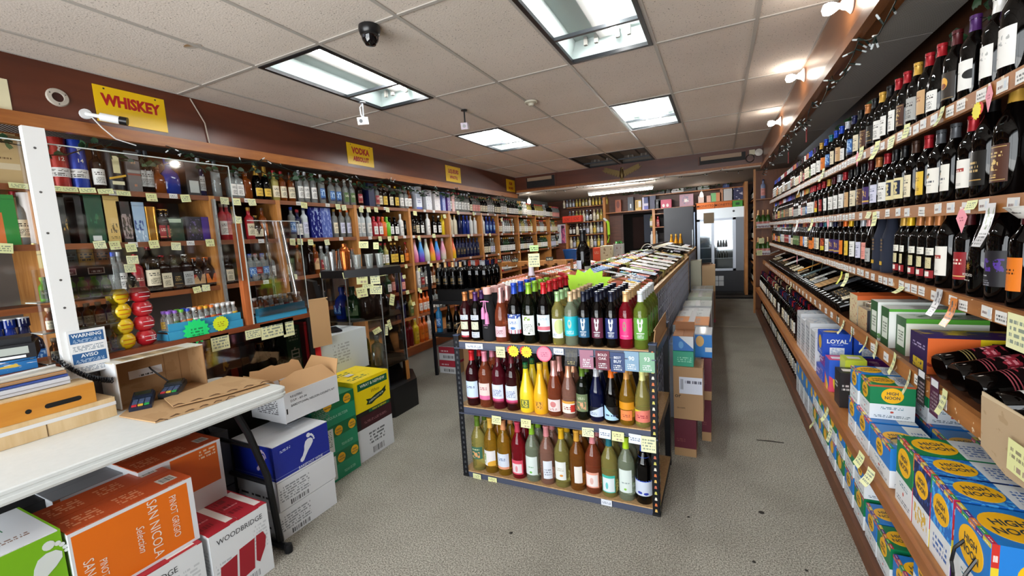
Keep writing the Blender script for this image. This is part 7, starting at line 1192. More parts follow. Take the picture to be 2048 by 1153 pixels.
# orange plank shelf over the island (with hanging stems)
pk = empty('plank_shelf', T(-2.35, 5.3, 1.15)); tag(pk, 'notched orange wooden plank shelf with cards before the liquor shelves', 'shelf')
PM = MB(); n = 8; wd = 1.15; pts = [(-wd/2, .05), (wd/2, .05)][::-1]; lo = [(-wd/2, 0)]
for k in range(1, n): x = -wd/2+wd*k/n; lo += [(x-.02, 0), (x-.02, .022), (x+.02, .022), (x+.02, 0)]
lo += [(wd/2, 0)]; PM.poly(lo+[(wd/2, .06), (-wd/2, .06)], .05); PM.build('notched_plank', oak, pk); MB().box(-wd/2, wd/2, .05, .3, .04, .055).build('shelf_board', oak, pk); MB().box(-wd/2, -wd/2+.06, -.004, .0, .06, .12).build('end_block', oak, pk)
for s in (-1, 1): MB().box(s*(wd/2-.02)-.015, s*(wd/2-.02)+.015, .27, .3, -1.15, .04).build('leg', oak, pk)
for i in range(4): o = MB().box(-.05, .05, 0, .002, 0, .05).build('price_card', printm('16161a' if i != 2 else 'e0b02a', (('text', .1, .9, .2, .8, 'c8c8a8', 2, 6),), .5), None, T(-2.75+.25*i, 5.28, 1.212, 0, R(-20))); tag(o, ('black chalk card' if i != 2 else 'amber round-printed card')+', '+nth(i+1)+' along the notched plank shelf', 'price tag', 'cards on the notched plank'); MB().box(-.05, .05, .0005, .0015, 0, .004).build('foot_edge', mat('8a7a5a', .5), o)
# ------------------------------------------------------------------ cartons along the aisle beside the islands
def aux(label, x0, x1, y0, y1, z, h, base, front=None, top=None, right=None, flaps=True, name='aisle_carton', tape=None): return carton(name, x1-x0, y1-y0, h, T((x0+x1)/2, (y0+y1)/2, z), label, 'box', 'cartons along the wine islands', base, front, right or front, None, top, flaps=flaps, tape=tape)
MAR = printm('5c1226', (('rect', 0, 1, 0, .22, 'a8845c'), ('text', .1, .5, .4, .5, '7a3a3a', 2, 6)), .5)
aux('maroon wine carton on the floor under the brown printed carton', -.28, -.145, 2.93, 3.14, 0, .255, '5c1226', MAR)
o = aux('brown printed carton with white shipping label beside the rack post', -.28, -.10, 2.93, 3.16, .257, .355, 'a8835c', printm('a8835c', (('rect', .2, .98, .5, .82, 'd2d6e4'), ('bars', .24, .34, .58, .78, '3a3a44', 12), ('text', .4, .95, .7, .8, '5a5a6a', 1, 6)), .6)); text('or', .04, mat('2a2018', .6), o, face_M('front', .18, .23, .355, .15, .45), .01); text('ce.com', .018, mat('2a2018', .6), o, face_M('front', .18, .23, .355, .25, .22), .006)
aux('tall maroon wine carton behind the brown printed one, lower', -.12, -.06, 3.2, 3.5, 0, .3, '5c1226', MAR); aux('tall maroon wine carton behind the brown printed one, upper', -.12, -.055, 3.2, 3.5, .302, .3, '5c1226', MAR)
aux('teal green carton on top of the brown printed carton', -.28, -.155, 2.94, 3.15, .614, .1, '2a9a7a', printm('2a9a7a', (('text', .2, .9, .3, .7, '8ad0b4', 3, 10),), .45)); o = aux('blue and white cut-open carton with brown inside on the teal one', -.28, -.155, 2.95, 3.15, .716, .1, '1f6ab8', printm('1f6ab8', (('diag', -1.2, 1.35, 'd0d6dc'), ('disc', .4, .4, .12, .25, '5a9ad0')), .45), mat('9a6a48', .7)); MB().box(-.062, .062, .05, .053, 0, .055).build('back_flap', mat('9a6a48', .7), o, T(0, .045, .1))
o = aux('blue seltzer carton with yellow disc in plastic wrap on the maroon stack', -.16, -.05, 3.22, 3.45, .604, .165, '1f7ac8', printm('1f7ac8', (('diag', -1.0, .9, '1f7ac8'), ('disc', .3, .72, .24, .24, 'd8a860'), ('rect', .6, 1, .25, .45, 'd0d6dc')), .3), printm('d8dce8', (('text', .1, .9, .1, .9, '8a9ac8', 4, 8),), .3)); MB().box(-.056, .056, -.116, .116, 0, .002).build('plastic_wrap', mat('d0dae4', .1), o, T(0, 0, .167))
def row(labels, x0, x1, y, z0=0, base='c8cad0', step=.42):
    for i, (l, h, c, top) in enumerate(labels): aux(l+', '+nth(i+1)+' of the aisle row past the blue cartons', x0+random.uniform(0, .015), x1-random.uniform(0, .01), y+step*i, y+step*(i+1)-.02, z0, h, c, printm(c, (('text', .3, .7, .4, .6, 'a8aab0', 2, 8),), .5), printm(top, (('text', .1, .5, .2, .8, 'a0a4ac', 3, 8),), .4), printm('6a1428' if i % 2 else c, (('rect', 0, 1, 0, .2, c),), .5), tape='d8dade')
row([('pale flat carton with blue printed wrap', .60, 'c2cad8', '9ab4d8'), ('white carton with orange edged top', .68, 'd2d4d2', 'd8905a'), ('white taped carton', .66, 'd4d8dc', 'd8dcde'), ('white taped carton', .62, 'd2d4d8', 'd2d6d8'), ('grey white wide carton', .64, 'd4d6da', 'ccd2d0'), ('grey white carton', .58, 'ccced2', 'c4ccc8'), ('pale green tinted carton', .62, 'c0c8bc', 'b8c4b4'), ('white low carton', .6, 'ccced2', 'c8ccc8'), ('white carton', .62, 'c8cace', 'c4c8c4')], -.39, -.08, 3.55)
o = aux('tall pale cream carton upright by the farther island', -.42, -.26, 7.5, 7.8, 0, 1.0, 'c8c8b4', printm('c8c8b4', (('text', .2, .8, .3, .5, 'a8a890', 2, 6), ('rect', 0, 1, 0, .05, '3a8a5a')), .6)); o = aux('kraft carton with pale upper half by the farther island', -.25, -.06, 7.5, 7.8, .0, .92, 'b89068', printm('8a6244', (('rect', 0, 1, .55, 1, 'c8a880'), ('rect', 0, 1, 0, .06, 'b04a5a')), .6)); MB().tube([(-.07+.07*math.cos(R(a)), .05*math.sin(R(a)), .02) for a in range(0, 330, 30)], .012).build('paper_coil', mat('3a2a24', .6), o, T(.05, 0, .92))
b = MB(); 
for i in range(6): b2 = bottle('gold_bottle', 'bell', T(xat(1345+(i % 3)*9, 10.0, 1.3), 9.75+.1*(i//3), 1.13), mat('c08a2a', .25, .5), capm(CAPC['gold']), LABELS['black'], 'gold bottle with dark label on the farther island, '+nth(i+1)+' of its cluster', 'bottle', 'gold bottles on the farther island', None, 10)
# ------------------------------------------------------------------ back room: glass-door fridge, dark cooler, shelves, doorway
steel = mat('a8acae', .3, .85); dkp = mat('2a2c32', .45)
fx0, fx1, fy, ft = -.46, .50, 11.0, 1.95
fr = empty('glass_door_fridge', T(.02, 11.2, 0)); tag(fr, 'tall glass-door drinks fridge with steel frame at the aisle end', 'fridge'); FI = fr.matrix_world.inverted()
MB().box(fx0, fx1, fy+.02, 11.48, .1, ft).build('body', mat('3a3d42', .4, .3), fr, FI)
MB().box(fx0, fx1, fy-.01, fy+.019, 1.72, ft).build('header_panel', steel, fr, FI); MB().box(fx0, fx1, fy-.01, fy+.019, .05, .52).build('lower_panel', dkp, fr, FI); MB().box(fx1-.16, fx1, fy-.01, fy+.019, .52, 1.72).build('side_panel', mat('6a6e74', .35, .6), fr, FI)
for x0, x1 in ((fx0, fx0+.06), (fx0+.30, fx0+.36), (fx1-.22, fx1-.16)): MB().box(x0, x1, fy-.02, fy+.018, .52, 1.72).build('door_frame', mat('b4bcc8', .35, .5), fr, FI)
for z in (.52, 1.67): MB().box(fx0, fx1-.16, fy-.02, fy+.018, z, z+.05).build('door_frame', mat('b4bcc8', .35, .5), fr, FI)
b = NB('fridge_glass'); b.col(b.mix(b.noise(2, 3, coords='Object'), '3a4a56', '6a8090')); b.set(Roughness=.04, Specular_IOR_Level=.8, Metallic=.3)
MB().box(fx0+.06, fx1-.22, fy+.002, fy+.006, .57, 1.67).build('glass_pane', clear_m, fr, FI); MB().box(fx0+.05, fx1-.2, fy+.0195, fy+.021, .55, 1.69).build('liner', b.m, fr, FI)
for z in (.80, 1.05, 1.3): MB().box(fx0+.06, fx1-.22, fy+.008, fy+.019, z, z+.012).build('wire_shelf', mat('9aa4ac', .3, .6), fr, FI)
for i in range(8):
    z = (.812, 1.062)[i % 2]; MB().lathe([(.0001, 0), (.026, 0), (.026, .09), (.012, .13), (.012, .16), (.0001, .161)], 8, 0, T(fx0+.44+.055*(i//2), fy+.0, z) @ Matrix.Diagonal((1, .2, 1, 1))).build('chilled_bottle', mat('141a16', .2), fr, FI)
for i in range(8): x = fx0+.12+.11*(i % 4); z = .17+.12*(i//4); MB().box(x, x+.1, fy-.016, fy-.011, z, z+.11).build('vent_panel', mat('b4b8bc', .4), fr, FI)
MB().box(fx0+.14, fx0+.36, fy-.03, fy-.02, 1.62, 1.86).build('cardboard_patch', mat('7a6a54', .7), fr, FI); MB().cyl((fx1-.2, fy-.02, 1.86), (fx1-.2, fy-.01, 1.86), .025, 10).build('lock', mat('2a2a2c', .3), fr, FI); MB().box(fx0, fx1, fy-.005, fy+.02, 0, .05).build('kick_plate', mat('0e0e10', .5), fr, FI)
st_ = MB().box(fx0-.05, .64, 10.1, 10.9, 0, .012).build('door_mat', mat('1c1c1e', .8)); tag(st_, 'dark floor mat before the glass-door fridge', 'mat'); MB().box(fx0-.05, .64, 10.35, 10.45, .012, .013).build('stripe', mat('6a665e', .7), st_)
for i, (x0, x1, c, s, lab) in enumerate(((-.47, -.09, 'd8702a', 'MIONETTO', 'orange sparkling wine carton with lettering on the fridge'), (-.08, .27, 'd8702a', 'MIONETTO', 'second orange sparkling wine carton with lettering on the fridge'), (.28, .48, '4aa83a', '', 'small lime green carton on the fridge'))):
    o = carton('wine_carton', x1-x0, .3, .14, T((x0+x1)/2, 11.2, ft+.001), lab, 'box', None, c, printm(c, (('rect', .3, .7, .3, .7, '1c5a2a'),), .5) if not s else mat(c, .5))
    if s: text(s, .07, mat('4a1c0e', .5), o, face_M('front', x1-x0, .3, .14, .5, .5), .004)
cl = empty('dark_cooler', T(-.85, 11.2, 0)); tag(cl, 'plain dark grey tall cooler cabinet left of the glass-door fridge', 'cooler'); CI2 = cl.matrix_world.inverted(); cl['label'] = 'plain dark grey tall cooler cabinet between the doorway shelves and the glass-door fridge'
MB().box(-1.18, -.53, 10.9, 11.48, .05, 2.04).build('body', mat('34373d', .5), cl, CI2); MB().box(-1.17, -.54, 10.885, 10.899, .12, 2.03).build('door', mat('3a3d44', .45), cl, CI2); MB().box(-.56, -.545, 10.86, 10.884, .9, 1.5).build('handle', steel, cl, CI2); MB().box(-1.18, -.53, 10.92, 11.4, 0, .05).build('plinth', mat('0e0e10', .6), cl, CI2); MB().box(-.527, -.50, 10.95, 11.4, .3, 1.9).build('wall_strip', mat('8a96a8', .3, .5), cl, CI2)
# upper back shelf over the coolers
bs = empty('back_shelving', T(-.5, 11.3, 2.1)); tag(bs, 'upper wooden shelving over the fridge and doorway on the back wall', 'shelving'); BSI = bs.matrix_world.inverted()
for z, x0, x1, y in ((2.06, -2.62, -.5, 11.1), (2.41, -1.7, .55, 11.2), (2.115, -.5, .55, 11.2)):
    MB().box(x0, x1, y, 11.49, z-.025, z).build('shelf', trim_m, bs, BSI)
MB().box(-2.66, -2.60, 11.05, 11.49, 1.0, 2.45).build('upright', oak, bs, BSI); MB().box(-1.46, -1.40, 11.05, 11.49, 0, 2.06).build('upright', oak, bs, BSI); MB().box(.5, .56, 10.6, 11.49, 0, 2.45).build('upright', oak, bs, BSI)
items = [(1237, 'a05030', 'arched red-brown picture box', .3, (('disc', .5, .6, .3, .3, '6a2a1a'),)), (1262, '4a4e58', 'slate box with small white bottle picture', .34, (('rect', .4, .6, .2, .5, 'd8dce0'),)), (1277, 'd8b050', 'yellow and white bottle gift box', .25, (('rect', .55, 1, .3, .9, 'e4e0d8'), ('rect', .15, .35, .2, .9, '8a6a2a'))), (1291, 'd2cce0', 'white and blue patterned gift box', .3, (('rect', .3, 1, .5, 1, '2a3a7a'), ('rect', .3, 1, 0, .3, '5a5ab0'))), (1306, '2a2c50', 'navy bottle tube box', .32, ()), (1316, '1a1c22', 'black boxed set', .22, (('text', .2, .8, .5, .8, '8a8a8a', 2, 5),)), (1330, 'd04a6a', 'pink boxed set with white dots', .2, (('disc', .4, .3, .1, .2, 'f0e0e0'), ('disc', .7, .3, .1, .2, 'f0e0e0'))), (1373, 'b890a0', 'dusty pink picture box', .28, (('rect', .35, .65, .35, .6, 'e8e4e0'), ('photo', .2, .8, .2, .9, '8a8aa0', .55)))]
for px, c, n_, h, ly in items:
    x = xat(px, 11.2, 2.2); w = .14 if px not in (1330, 1373) else .3; o = carton('gift_box', w, .14, h, T(x, 11.22, 2.061), n_+' on the back shelf above the doorway', 'gift box', 'boxes on the upper back shelf', c, printm(c, ly, .45), flaps=False); MB().box(-w/2-.001, w/2+.001, -.071, .071, h-.03, h-.028).build('lid_line', mat('2a2024', .5), o)
for px, w, h, c, n_, ly in ((1325, .1, .16, '1c1c1e', 'small black', ()), (1338, .12, .17, '17181a', 'black print', ()), (1354, .3, .17, 'd2d4d6', 'white ribbon-print', (('diag', 1, .2, '8a8a8e'), ('diag', 1, .24, 'd2d4d6'))), (1380, .28, .17, '1a1c1c', 'black logo', (('text', .2, .8, .7, .85, '6a3a3a', 1, 5),)), (1407, .25, .17, '6a7270', 'grey foil', (('photo', 0, 1, 0, 1, '8a928e', .5),)), (1452, .13, .2, '1e3470', 'blue stag-mark', (('photo', .3, .7, .3, .8, '8aa0d0', .5),))):
    x = xat(px, 11.3, 2.5); o = carton('gift_box', w, .14, min(h, .075) if 0 else h*.5, T(x, 11.3, 2.411), n_+' flat box on the topmost back shelf', 'gift box', 'boxes on the topmost back shelf', c, printm(c, ly, .45), flaps=False); MB().box(-w/2-.001, w/2+.001, -.071, .071, .04, .042).build('lid_line', mat('3a3a3c', .5), o)
for px, w, h, c, n_, ly in ((1402, .12, .16, 'c8b0a8', 'pale', ()), (1418, .1, .15, 'd0a090', 'salmon', ()), (1432, .22, .2, '7ac080', 'green and orange', (('rect', .5, 1, 0, 1, 'd89060'),)), (1443, .06, .28, 'c08a68', 'copper-toned bottle-shaped', ()), (1457, .2, .29, 'c8ccd0', 'large white', ()), (1477, .26, .285, '262a5a', 'navy and white foil', (('photo', 0, 1, 0, 1, 'c8cce0', .58, 3),))):
    x = xat(px, 11.25, 2.25); h = min(h, .265); o = carton('gift_box', w, .12, h, T(x, 11.3, 2.116), n_+' box on the short shelf above the fridge', 'gift box', 'boxes on the short shelf above the fridge', c, printm(c, ly, .45), flaps=False); MB().box(-w/2-.001, w/2+.001, -.061, .061, h-.03, h-.028).build('lid_line', mat('2a2a3a', .5), o)
# small shelf between doorway and cooler
for i, (px, z, g, c, l, k) in enumerate(((1303, 1.62, 'straw', 'green', 'white', 'round'), (1308, 1.62, 'cream', 'green', 'cream', 'round'), (1316, 1.62, 'red', 'red', 'red', 'square'), (1304, 1.2, 'white', 'white', None, 'tall'), (1313, 1.2, 'frost', 'white', None, 'tall'))): bottle('liquor_bottle', k, T(xat(px, 11.2, z+.1), 11.2, z), tint[g], capm(CAPC[c]), LABELS.get(l), g+' bottle on the little shelf beside the dark cooler, '+nth(i+1)+' from its top', 'liquor bottle', 'bottles beside the dark cooler', None, 10)
ls = MB().box(-1.40, -1.185, 11.05, 11.49, 1.6, 1.62).box(-1.40, -1.185, 11.05, 11.49, 1.18, 1.2).box(-1.40, -1.185, 11.05, 11.49, 1.92, 1.94).build('small_shelf', trim_m); tag(ls, 'little wooden shelf between the dark doorway and the dark cooler', 'shelf'); MB().box(-1.40, -1.19, 11.46, 11.49, .3, 1.92).build('back_panel', mat('1a1210', .7), ls)
# doorway
dr = struct(MB().box(-2.25, -1.47, 11.47, 11.5, 0, 2.02).build('door_1', mat('0a0807', .8, 0, .08))); MB().box(-2.3, -2.24, 11.44, 11.5, 0, 2.06).box(-1.48, -1.47, 11.44, 11.5, 0, 2.06).box(-2.24, -1.48, 11.44, 11.5, 2.0, 2.06).build('door_frame', wood('3a1a0e', '4a2414', .5), dr); MB().box(-2.0, -1.72, 11.462, 11.47, 1.1, 1.9).build('door_panel', mat('1c0f0c', .7, 0, .1), dr); MB().box(-1.72, -1.5, 11.45, 11.462, 1.25, 1.95).build('hanging_sheet', mat('3a3e48', .7, 0, .1), dr)
# poster wall and open shelf bay left of the doorway, facing the aisle
bay = empty('shelf_bay', T(-3.1, 11.3, 0)); tag(bay, 'bay of shelves with bottles between the poster and the doorway', 'shelving'); BYI = bay.matrix_world.inverted()
for z in (2.28, 1.88, 1.55, 1.2): MB().box(-3.66, -2.66, 11.15, 11.49, z-.022, z).build('shelf', trim_m, bay, BYI)
MB().box(-3.70, -3.65, 11.1, 11.49, .2, 1.9).build('upright', oak, bay, BYI)
fm_ = [('round', 'clear', 'white', 'white'), ('round', 'straw', 'green', 'cream'), ('round', 'clear', 'blue', 'lavender'), ('round', 'cream', 'gold', 'cream'), ('round', 'dark', 'black', 'white'), ('round', 'straw', 'gold', 'yellow')]
for z in (1.882, 1.552, 1.202):
    for i in range(10): k, g, c, l = random.choice(fm_); far_add_l(k, T(-3.6+.094*i, 11.24, z), tint[g], capm(CAPC[c]), LABELS[l])
for i in range(14): k, g, c, l = random.choice(fm_); far_add_l('square', T(-3.75+.088*i, 11.24, 2.0 if 0 else 2.282) @ Matrix.Scale(.8, 4), tint[g], capm(CAPC[c]), LABELS[l])
p = oy(1136, 465, 11.35); o = MB().box(-.14, .14, 0, .004, -.25, .25).build('poster', printm('d2d4d8', (('rect', .55, .95, 0, .95, '7a3a6a'), ('photo', .55, .95, 0, .95, 'd86a8a', .5, 4), ('disc', .75, .85, .12, .08, '2a2028'), ('text', .1, .4, .5, .9, '6a6a70', 5, 4), ('rect', .15, .3, .25, .42, '2a2024')), .4), None, T(-3.82, 11.05, 1.60)); tag(o, 'poster of a robed figure by the end of the liquor shelves', 'poster'); MB().box(-.142, .142, .004, .006, -.252, .252).build('frame', mat('3a2a22', .5), o)
pw = struct(MB().box(-3.98, -3.70, 11.06, 11.1, .3, 1.95).build('trim_panel', wood('5a2c18', '6e3a20', .5)))
# cartons, lantern, plant and bucket on a table behind the island
tb2 = MB().box(-2.55, -1.65, 8.5, 9.4, 0, .95).build('back_table', mat('2a201a', .6)); tag(tb2, 'dark low table behind the rose wine island, stacked with cartons', 'table'); MB().box(-2.57, -1.63, 8.48, 9.42, .94, .955).build('top_board', dark_ply, tb2)
for px0, px1, h, c, n_, ly in ((1186, 1201, .3, 'd84a20', 'orange-red', (('text', .2, .8, .6, .8, 'e8b090', 2, 6),)), (1201, 1226, .33, 'c8c4a4', 'cream cat-print', (('photo', .1, .9, .4, .9, '8a7a5a', .56, 4), ('rect', .1, .9, .1, .14, '3a6a3a')))):
    x0, x1 = xat(px0, 8.55, 1.1), xat(px1, 8.55, 1.1); carton('wine_carton', x1-x0-.005, .25, h, T((x0+x1)/2, 8.66, .956), n_+' carton on the low table behind the rose wine island', 'box', None, c, printm(c, ly, .5))
o = empty('lantern', T(xat(1238, 8.6, 1.1), 8.6, .956)); tag(o, 'tall white framed lantern box with green leaves on top', 'lantern'); 
for sx in (-1, 1):
    for sy in (-1, 1): MB().box(sx*.08-.008, sx*.08+.008, sy*.08-.008, sy*.08+.008, 0, .36).build('corner_bar', mat('c0c2be', .4), o)
MB().box(-.075, .075, -.075, .075, .0, .35).build('body', printm('a8aca8', (('photo', .1, .9, .1, .9, '6a3a3a', .6, 4),), .3), o); lf = MB()
for k in range(26): a = random.random()*6.28; rr = random.uniform(.01, .07); lf.poly([(0, 0), (.018, .02), (0, .06), (-.018, .02)], 0, 0, T(rr*math.cos(a), rr*math.sin(a), .36, a, random.uniform(-.9, .9)))
lo = lf.build('leaves', mat('2a7a2a', .5), o); lo['kind'] = 'stuff'
o = MB().lathe([(.0001, 0), (.11, 0), (.15, .2), (.155, .2), (.145, .19), (.105, .01)], 16).build('bucket', mat('1f5aa0', .4), None, T(xat(1137, 8.0, 1.05), 8.15, 1.06)); tag(o, 'blue ice bucket beyond the rose wine bottles', 'bucket'); MB().lathe([(.152, .19), (.158, .2), (.152, .206)], 16).build('rim', mat('2a6ab8', .4), o)
o2 = MB().box(-2.42, -2.1, 8.0, 8.25, 0, 1.058).build('pedestal', mat('5a4a3a', .6)); 
x_ = o.location.x; o2.data.transform(Matrix.Translation((x_+2.26, 0.02, 0))); tag(o2, 'plain pedestal beneath the blue ice bucket', 'pedestal'); MB().box(x_-.17, x_+.17, 8.01, 8.28, 1.045, 1.0585).build('top_board', dark_ply, o2)
o = empty('feather_duster', T(xat(1223, 9.6, 1.6), 9.6, 1.4)); 
COL.objects.unlink(o); bpy.data.objects.remove(o)
du = MB().tube([(0, 0, .55), (.03, 0, .5), (.04, 0, .2), (.02, 0, 0)], .035, 8).build('duster', mat('9ac82a', .8), None, T(-2.56, 11.0, 1.3)); tag(du, 'lime green duster hanging by the shelf upright', 'duster'); MB().cyl((0, 0, .55), (-.08, 0, .62), .03, 8).build('handle', mat('d0d2d0', .4), du)
bx = carton('red_box', .5, .2, .16, T(-3.45, 11.0, 1.885), 'red-orange printed twin pack among bottles in the shelf bay', 'box', None, 'd8381a', printm('d8381a', (('text', .1, .4, .3, .8, '8a1a0a', 3, 5), ('text', .6, .9, .3, .8, '8a1a0a', 3, 5)), .45), flaps=False); MB().box(-.002, .002, -.1008, -.1, 0, .16).build('split_line', mat('6a1408', .5), bx)
# far end of the wine wall: upright, champagne nook
pn = MB().box(.53, .56, 8.42, 8.5, 0, 2.44).build('shelf_post', oak); tag(pn, 'orange wooden post ending the wine wall by the champagne nook', 'post')
nk = empty('champagne_nook', T(.8, 8.7, 0)); tag(nk, 'wood-panelled nook of sparkling bottles at the end of the wine wall', 'shelving'); NI = nk.matrix_world.inverted()
MB().box(.56, 1.1, 8.75, 8.78, 0, 2.44).build('back_panel', wood('6e3c1e', '8a5028', .45, (8, 8, 1), 3), nk, NI)
for z in (1.95, 1.46, 1.0): MB().box(.56, 1.1, 8.5, 8.75, z-.02, z).build('shelf', trim_m, nk, NI)
for j, (z, n_) in enumerate(((1.461, 'upper'), (1.001, 'lower'))):
    for i in range(3): bottle('sparkling_wine_bottle', 'champagne', T(.61+.07*i, 8.56, z) @ Matrix.Scale(.92, 4), mat('3a5a20', .1), mat('d8a878', .35, .4), LABELS['pink'], 'green sparkling bottle with copper foil on the '+n_+' nook shelf, '+nth(i+1)+' from the aisle', 'wine bottle', 'sparkling bottles in the nook', None, 10)
    o = MB().box(-.1, .1, 0, .01, 0, .07).build('label_tray', printm('d2d0d2', (('text', .1, .9, .1, .6, '6a1a3a', 2, 8),), .5), None, T(.68, 8.47, z-.002)); tag(o, 'white and crimson strip before the '+n_+' sparkling bottles', 'price tag'); MB().box(-.1, .1, -.001, 0, .02, .03).build('stripe', mat('5a1a34', .5), o)
vb = bottle('liquor_bottle', 'tall', T(.68, 8.58, 1.951), mat('8a96b8', .2), capm(CAPC['navy']), LABELS['pink'], 'tall blue-grey gift bottle with pink patch atop the nook', 'liquor bottle')
for i in range(4): q = oy((1523, 1521, 1518, 1520)[i], (485, 513, 486, 512)[i], 8.46)
for (px, py, n_) in ((1523, 482, 'upper'), (1519, 506, 'lower')): q = oy(px, py, 8.465); note(T(q.x, 8.465, q.z), .08, .09, note_mats[0], n_+' yellow note on the nook panel', 'price tag')
rs = empty('corner_shelving', T(.8, 10, 0)); tag(rs, 'dark shelving of wine beyond the nook beside the fridge', 'shelving'); RSI = rs.matrix_world.inverted()
for z in (.3, .75, 1.2, 1.62, 2.03): MB().box(.62, 1.1, 8.9, 11.48, z-.02, z).build('shelf', trim_m, rs, RSI)
for z in (.301, .751, 1.201, 1.621, 2.031):
    for i in range(20): far_add('bordeaux', T(.68, 9.0+.11*i, z, R(-90)), random.choice(DARKS), capm(random.choice(['0c0b0d', '161a44', 'c79a3e', '4a1016'])), random.choice([LABELS['white'], LABELS['cream'], LABELS['grey']]))
# ------------------------------------------------------------------ signs on the soffit
def ysign(px0, py0, px1, py1, w1, w2, lab, s1=.072, s2=.05, xs=.8):
    a, b_ = ox(px0, py0, -3.76), ox(px1, py1, -3.76); w, h = b_.y-a.y, a.z-b_.z; o = MB().box(-w/2, w/2, 0, .004, -h/2, h/2).build('sign', mat('f0c40a', .35), None, T(-3.755, (a.y+b_.y)/2, (a.z+b_.z)/2, R(90))); tag(o, lab, 'sign', 'yellow shelf signs')
    rm = mat('b01c1c', .45); wdt = textmesh(w1, s1, .05, 'CENTER', xs).vertices; xx = max(v.co.x for v in wdt)-min(v.co.x for v in wdt); k = min(1, w*.84/xx)
    text(w1, s1, rm, o, T(0, -.0008, h*(.12 if not w2 else .16)) @ Matrix.Scale(k, 4, (1, 0, 0)), .05, xs=xs)
    if w2: text(w2, s2, rm, o, T(0, -.0008, -h*.22), .05, xs=xs)
    for s in (-1, 1): MB().lathe([(.006, 0), (.0001, .003)], 8).build('screw', mat('2a2a2a', .4), o, T(s*w*.36, -.0005, h*.43) @ Matrix.Rotation(R(90), 4, 'X'))
ysign(183, 167, 336, 266, 'WHISKEY', None, 'yellow whiskey sign with red lettering, half behind the white bullet camera', .1)
ysign(692, 284, 748, 336, 'VODKA', 'ABSOLUT', 'yellow vodka sign with red lettering on the soffit, second along', .095, .07); ysign(890, 330, 922, 367, 'LIQUEURS', 'HPNOTIQ', 'yellow liqueurs sign with red lettering on the soffit, third along', .08, .06); ysign(1012, 358, 1030, 385, 'RUM', 'BACARDI', 'yellow rum sign with red lettering by the soffit corner', .08, .06)
p = ox(-6, 190, -3.76); o = MB().box(-.05, .05, 0, .004, -.1, .1).build('sign', mat('e4dcb8', .4), None, T(-3.755, p.y, p.z, R(90))); tag(o, 'cream sign cut off at the start of the soffit', 'sign'); MB().box(-.05, .05, -.0005, 0, -.1, -.095).build('edge_line', mat('8a8460', .5), o)
# ring, cameras, detectors
p = ox(115, 195, -3.76); o = MB().lathe([(.028, .004), (.03, .012), (.05, .01), (.056, 0)], 24).build('ceiling_rose', mat('b8b0a4', .4), None, Matrix.Translation((-3.76, p.y, p.z)) @ Matrix.Rotation(R(90), 4, 'Y')); tag(o, 'round pale metal outlet ring on the soffit before the whiskey sign', 'outlet ring'); MB().lathe([(.0001, .0025), (.028, .004)], 20).build('socket_hole', mat('3a1a14', .5), o); [MB().lathe([(.004, .0115), (.0001, .0125)], 6).build('screw', mat('2a2a2a', .4), o, T(.042*math.cos(a), .042*math.sin(a), 0)) for a in (0, 2.1, 4.2)]
wc = mat('e4e6e8', .35); lens = mat('0a0a0c', .1)
a, b_ = ox(172, 228, -3.74), ox(233, 243, -3.55)
o = MB().cyl((-3.67, a.y+.045, a.z-.02), (-3.60, a.y+.125, a.z-.04), .026, 16).build('bullet_camera', wc); tag(o, 'white bullet security camera on the soffit trim below the whiskey sign', 'camera'); MB().cyl((-3.605, a.y+.118, a.z-.038), (-3.58, a.y+.15, a.z-.045), .027, 16).build('lens_hood', mat('101114', .3), o); MB().cyl((-3.755, a.y, a.z), (-3.735, a.y, a.z), .032, 14).cyl((-3.74, a.y, a.z), (-3.665, a.y+.05, a.z-.02), .012, 8).build('bracket', wc, o); MB().tube([(-3.72, a.y+.02, a.z-.02), (-3.71, a.y+.06, a.z-.08), (-3.72, a.y+.13, a.z-.14), (-3.74, a.y+.25, a.z-.16)], .004).build('cable', wc, o)
p = oz(733, 48, CZ); o = MB().lathe([(.06, 0), (.062, -.02), (.055, -.045), (.05, -.05)], 24).build('dome_camera', mat('141416', .3), None, T(p.x, p.y+.02, CZ-.006)); tag(o, 'black dome security camera on the ceiling', 'camera'); MB().lathe([(.05, -.045), (.046, -.075), (.03, -.1), (.0001, -.108)], 24).build('dome', mat('0a0a0d', .05, 0, .7), o); MB().box(-.008, .008, -.052, -.047, -.075, -.06).build('lens', mat('3a3a40', .1), o)
for px, py, drop, m_, lab, cab in ((724, 203, .14, wc, 'small white box camera on a white stalk hanging from the ceiling', 1), (928, 219, .13, mat('b8aab8', .4), 'small lilac box camera on a black stalk hanging from the ceiling', 0)):
    p = oz(px, py, CZ); sm_ = wc if cab else mat('141416', .4); o = empty('box_camera', T(p.x, p.y, CZ)); tag(o, lab, 'camera', 'small hanging cameras'); MB().lathe([(.03, -.006), (.03, -.014), (.0001, -.016)], 14).cyl((0, 0, -.014), (0, 0, -drop), .007, 8).build('stalk', sm_ if not cab else mat('8a8c90', .4), o)
    Mh = T(.01, -.02, -drop-.03, R(20), R(15)); MB().box(-.032, .032, -.045, .04, -.03, .03).build('body', m_, o, Mh); MB().cyl((0, -.047, 0), (0, -.045, 0), .016, 14).build('lens', lens, o, Mh)
    if cab: MB().tube([(0, .01, -.01), (-.04, .01, -.04), (-.045, .02, -.1), (-.02, .03, -drop-.01)], .006).build('cable', wc, o)
p = oz(1062, 202, CZ); o = MB().lathe([(.06, -.006), (.058, -.018), (.03, -.026), (.022, -.045), (.0001, -.047)], 20).build('smoke_detector', mat('c4beac', .5), None, T(p.x, p.y, CZ)); tag(o, 'round cream smoke detector at the middle of the ceiling', 'detector'); MB().lathe([(.045, -.021), (.05, -.024), (.052, -.02)], 20).build('ring', mat('9a9484', .5), o)
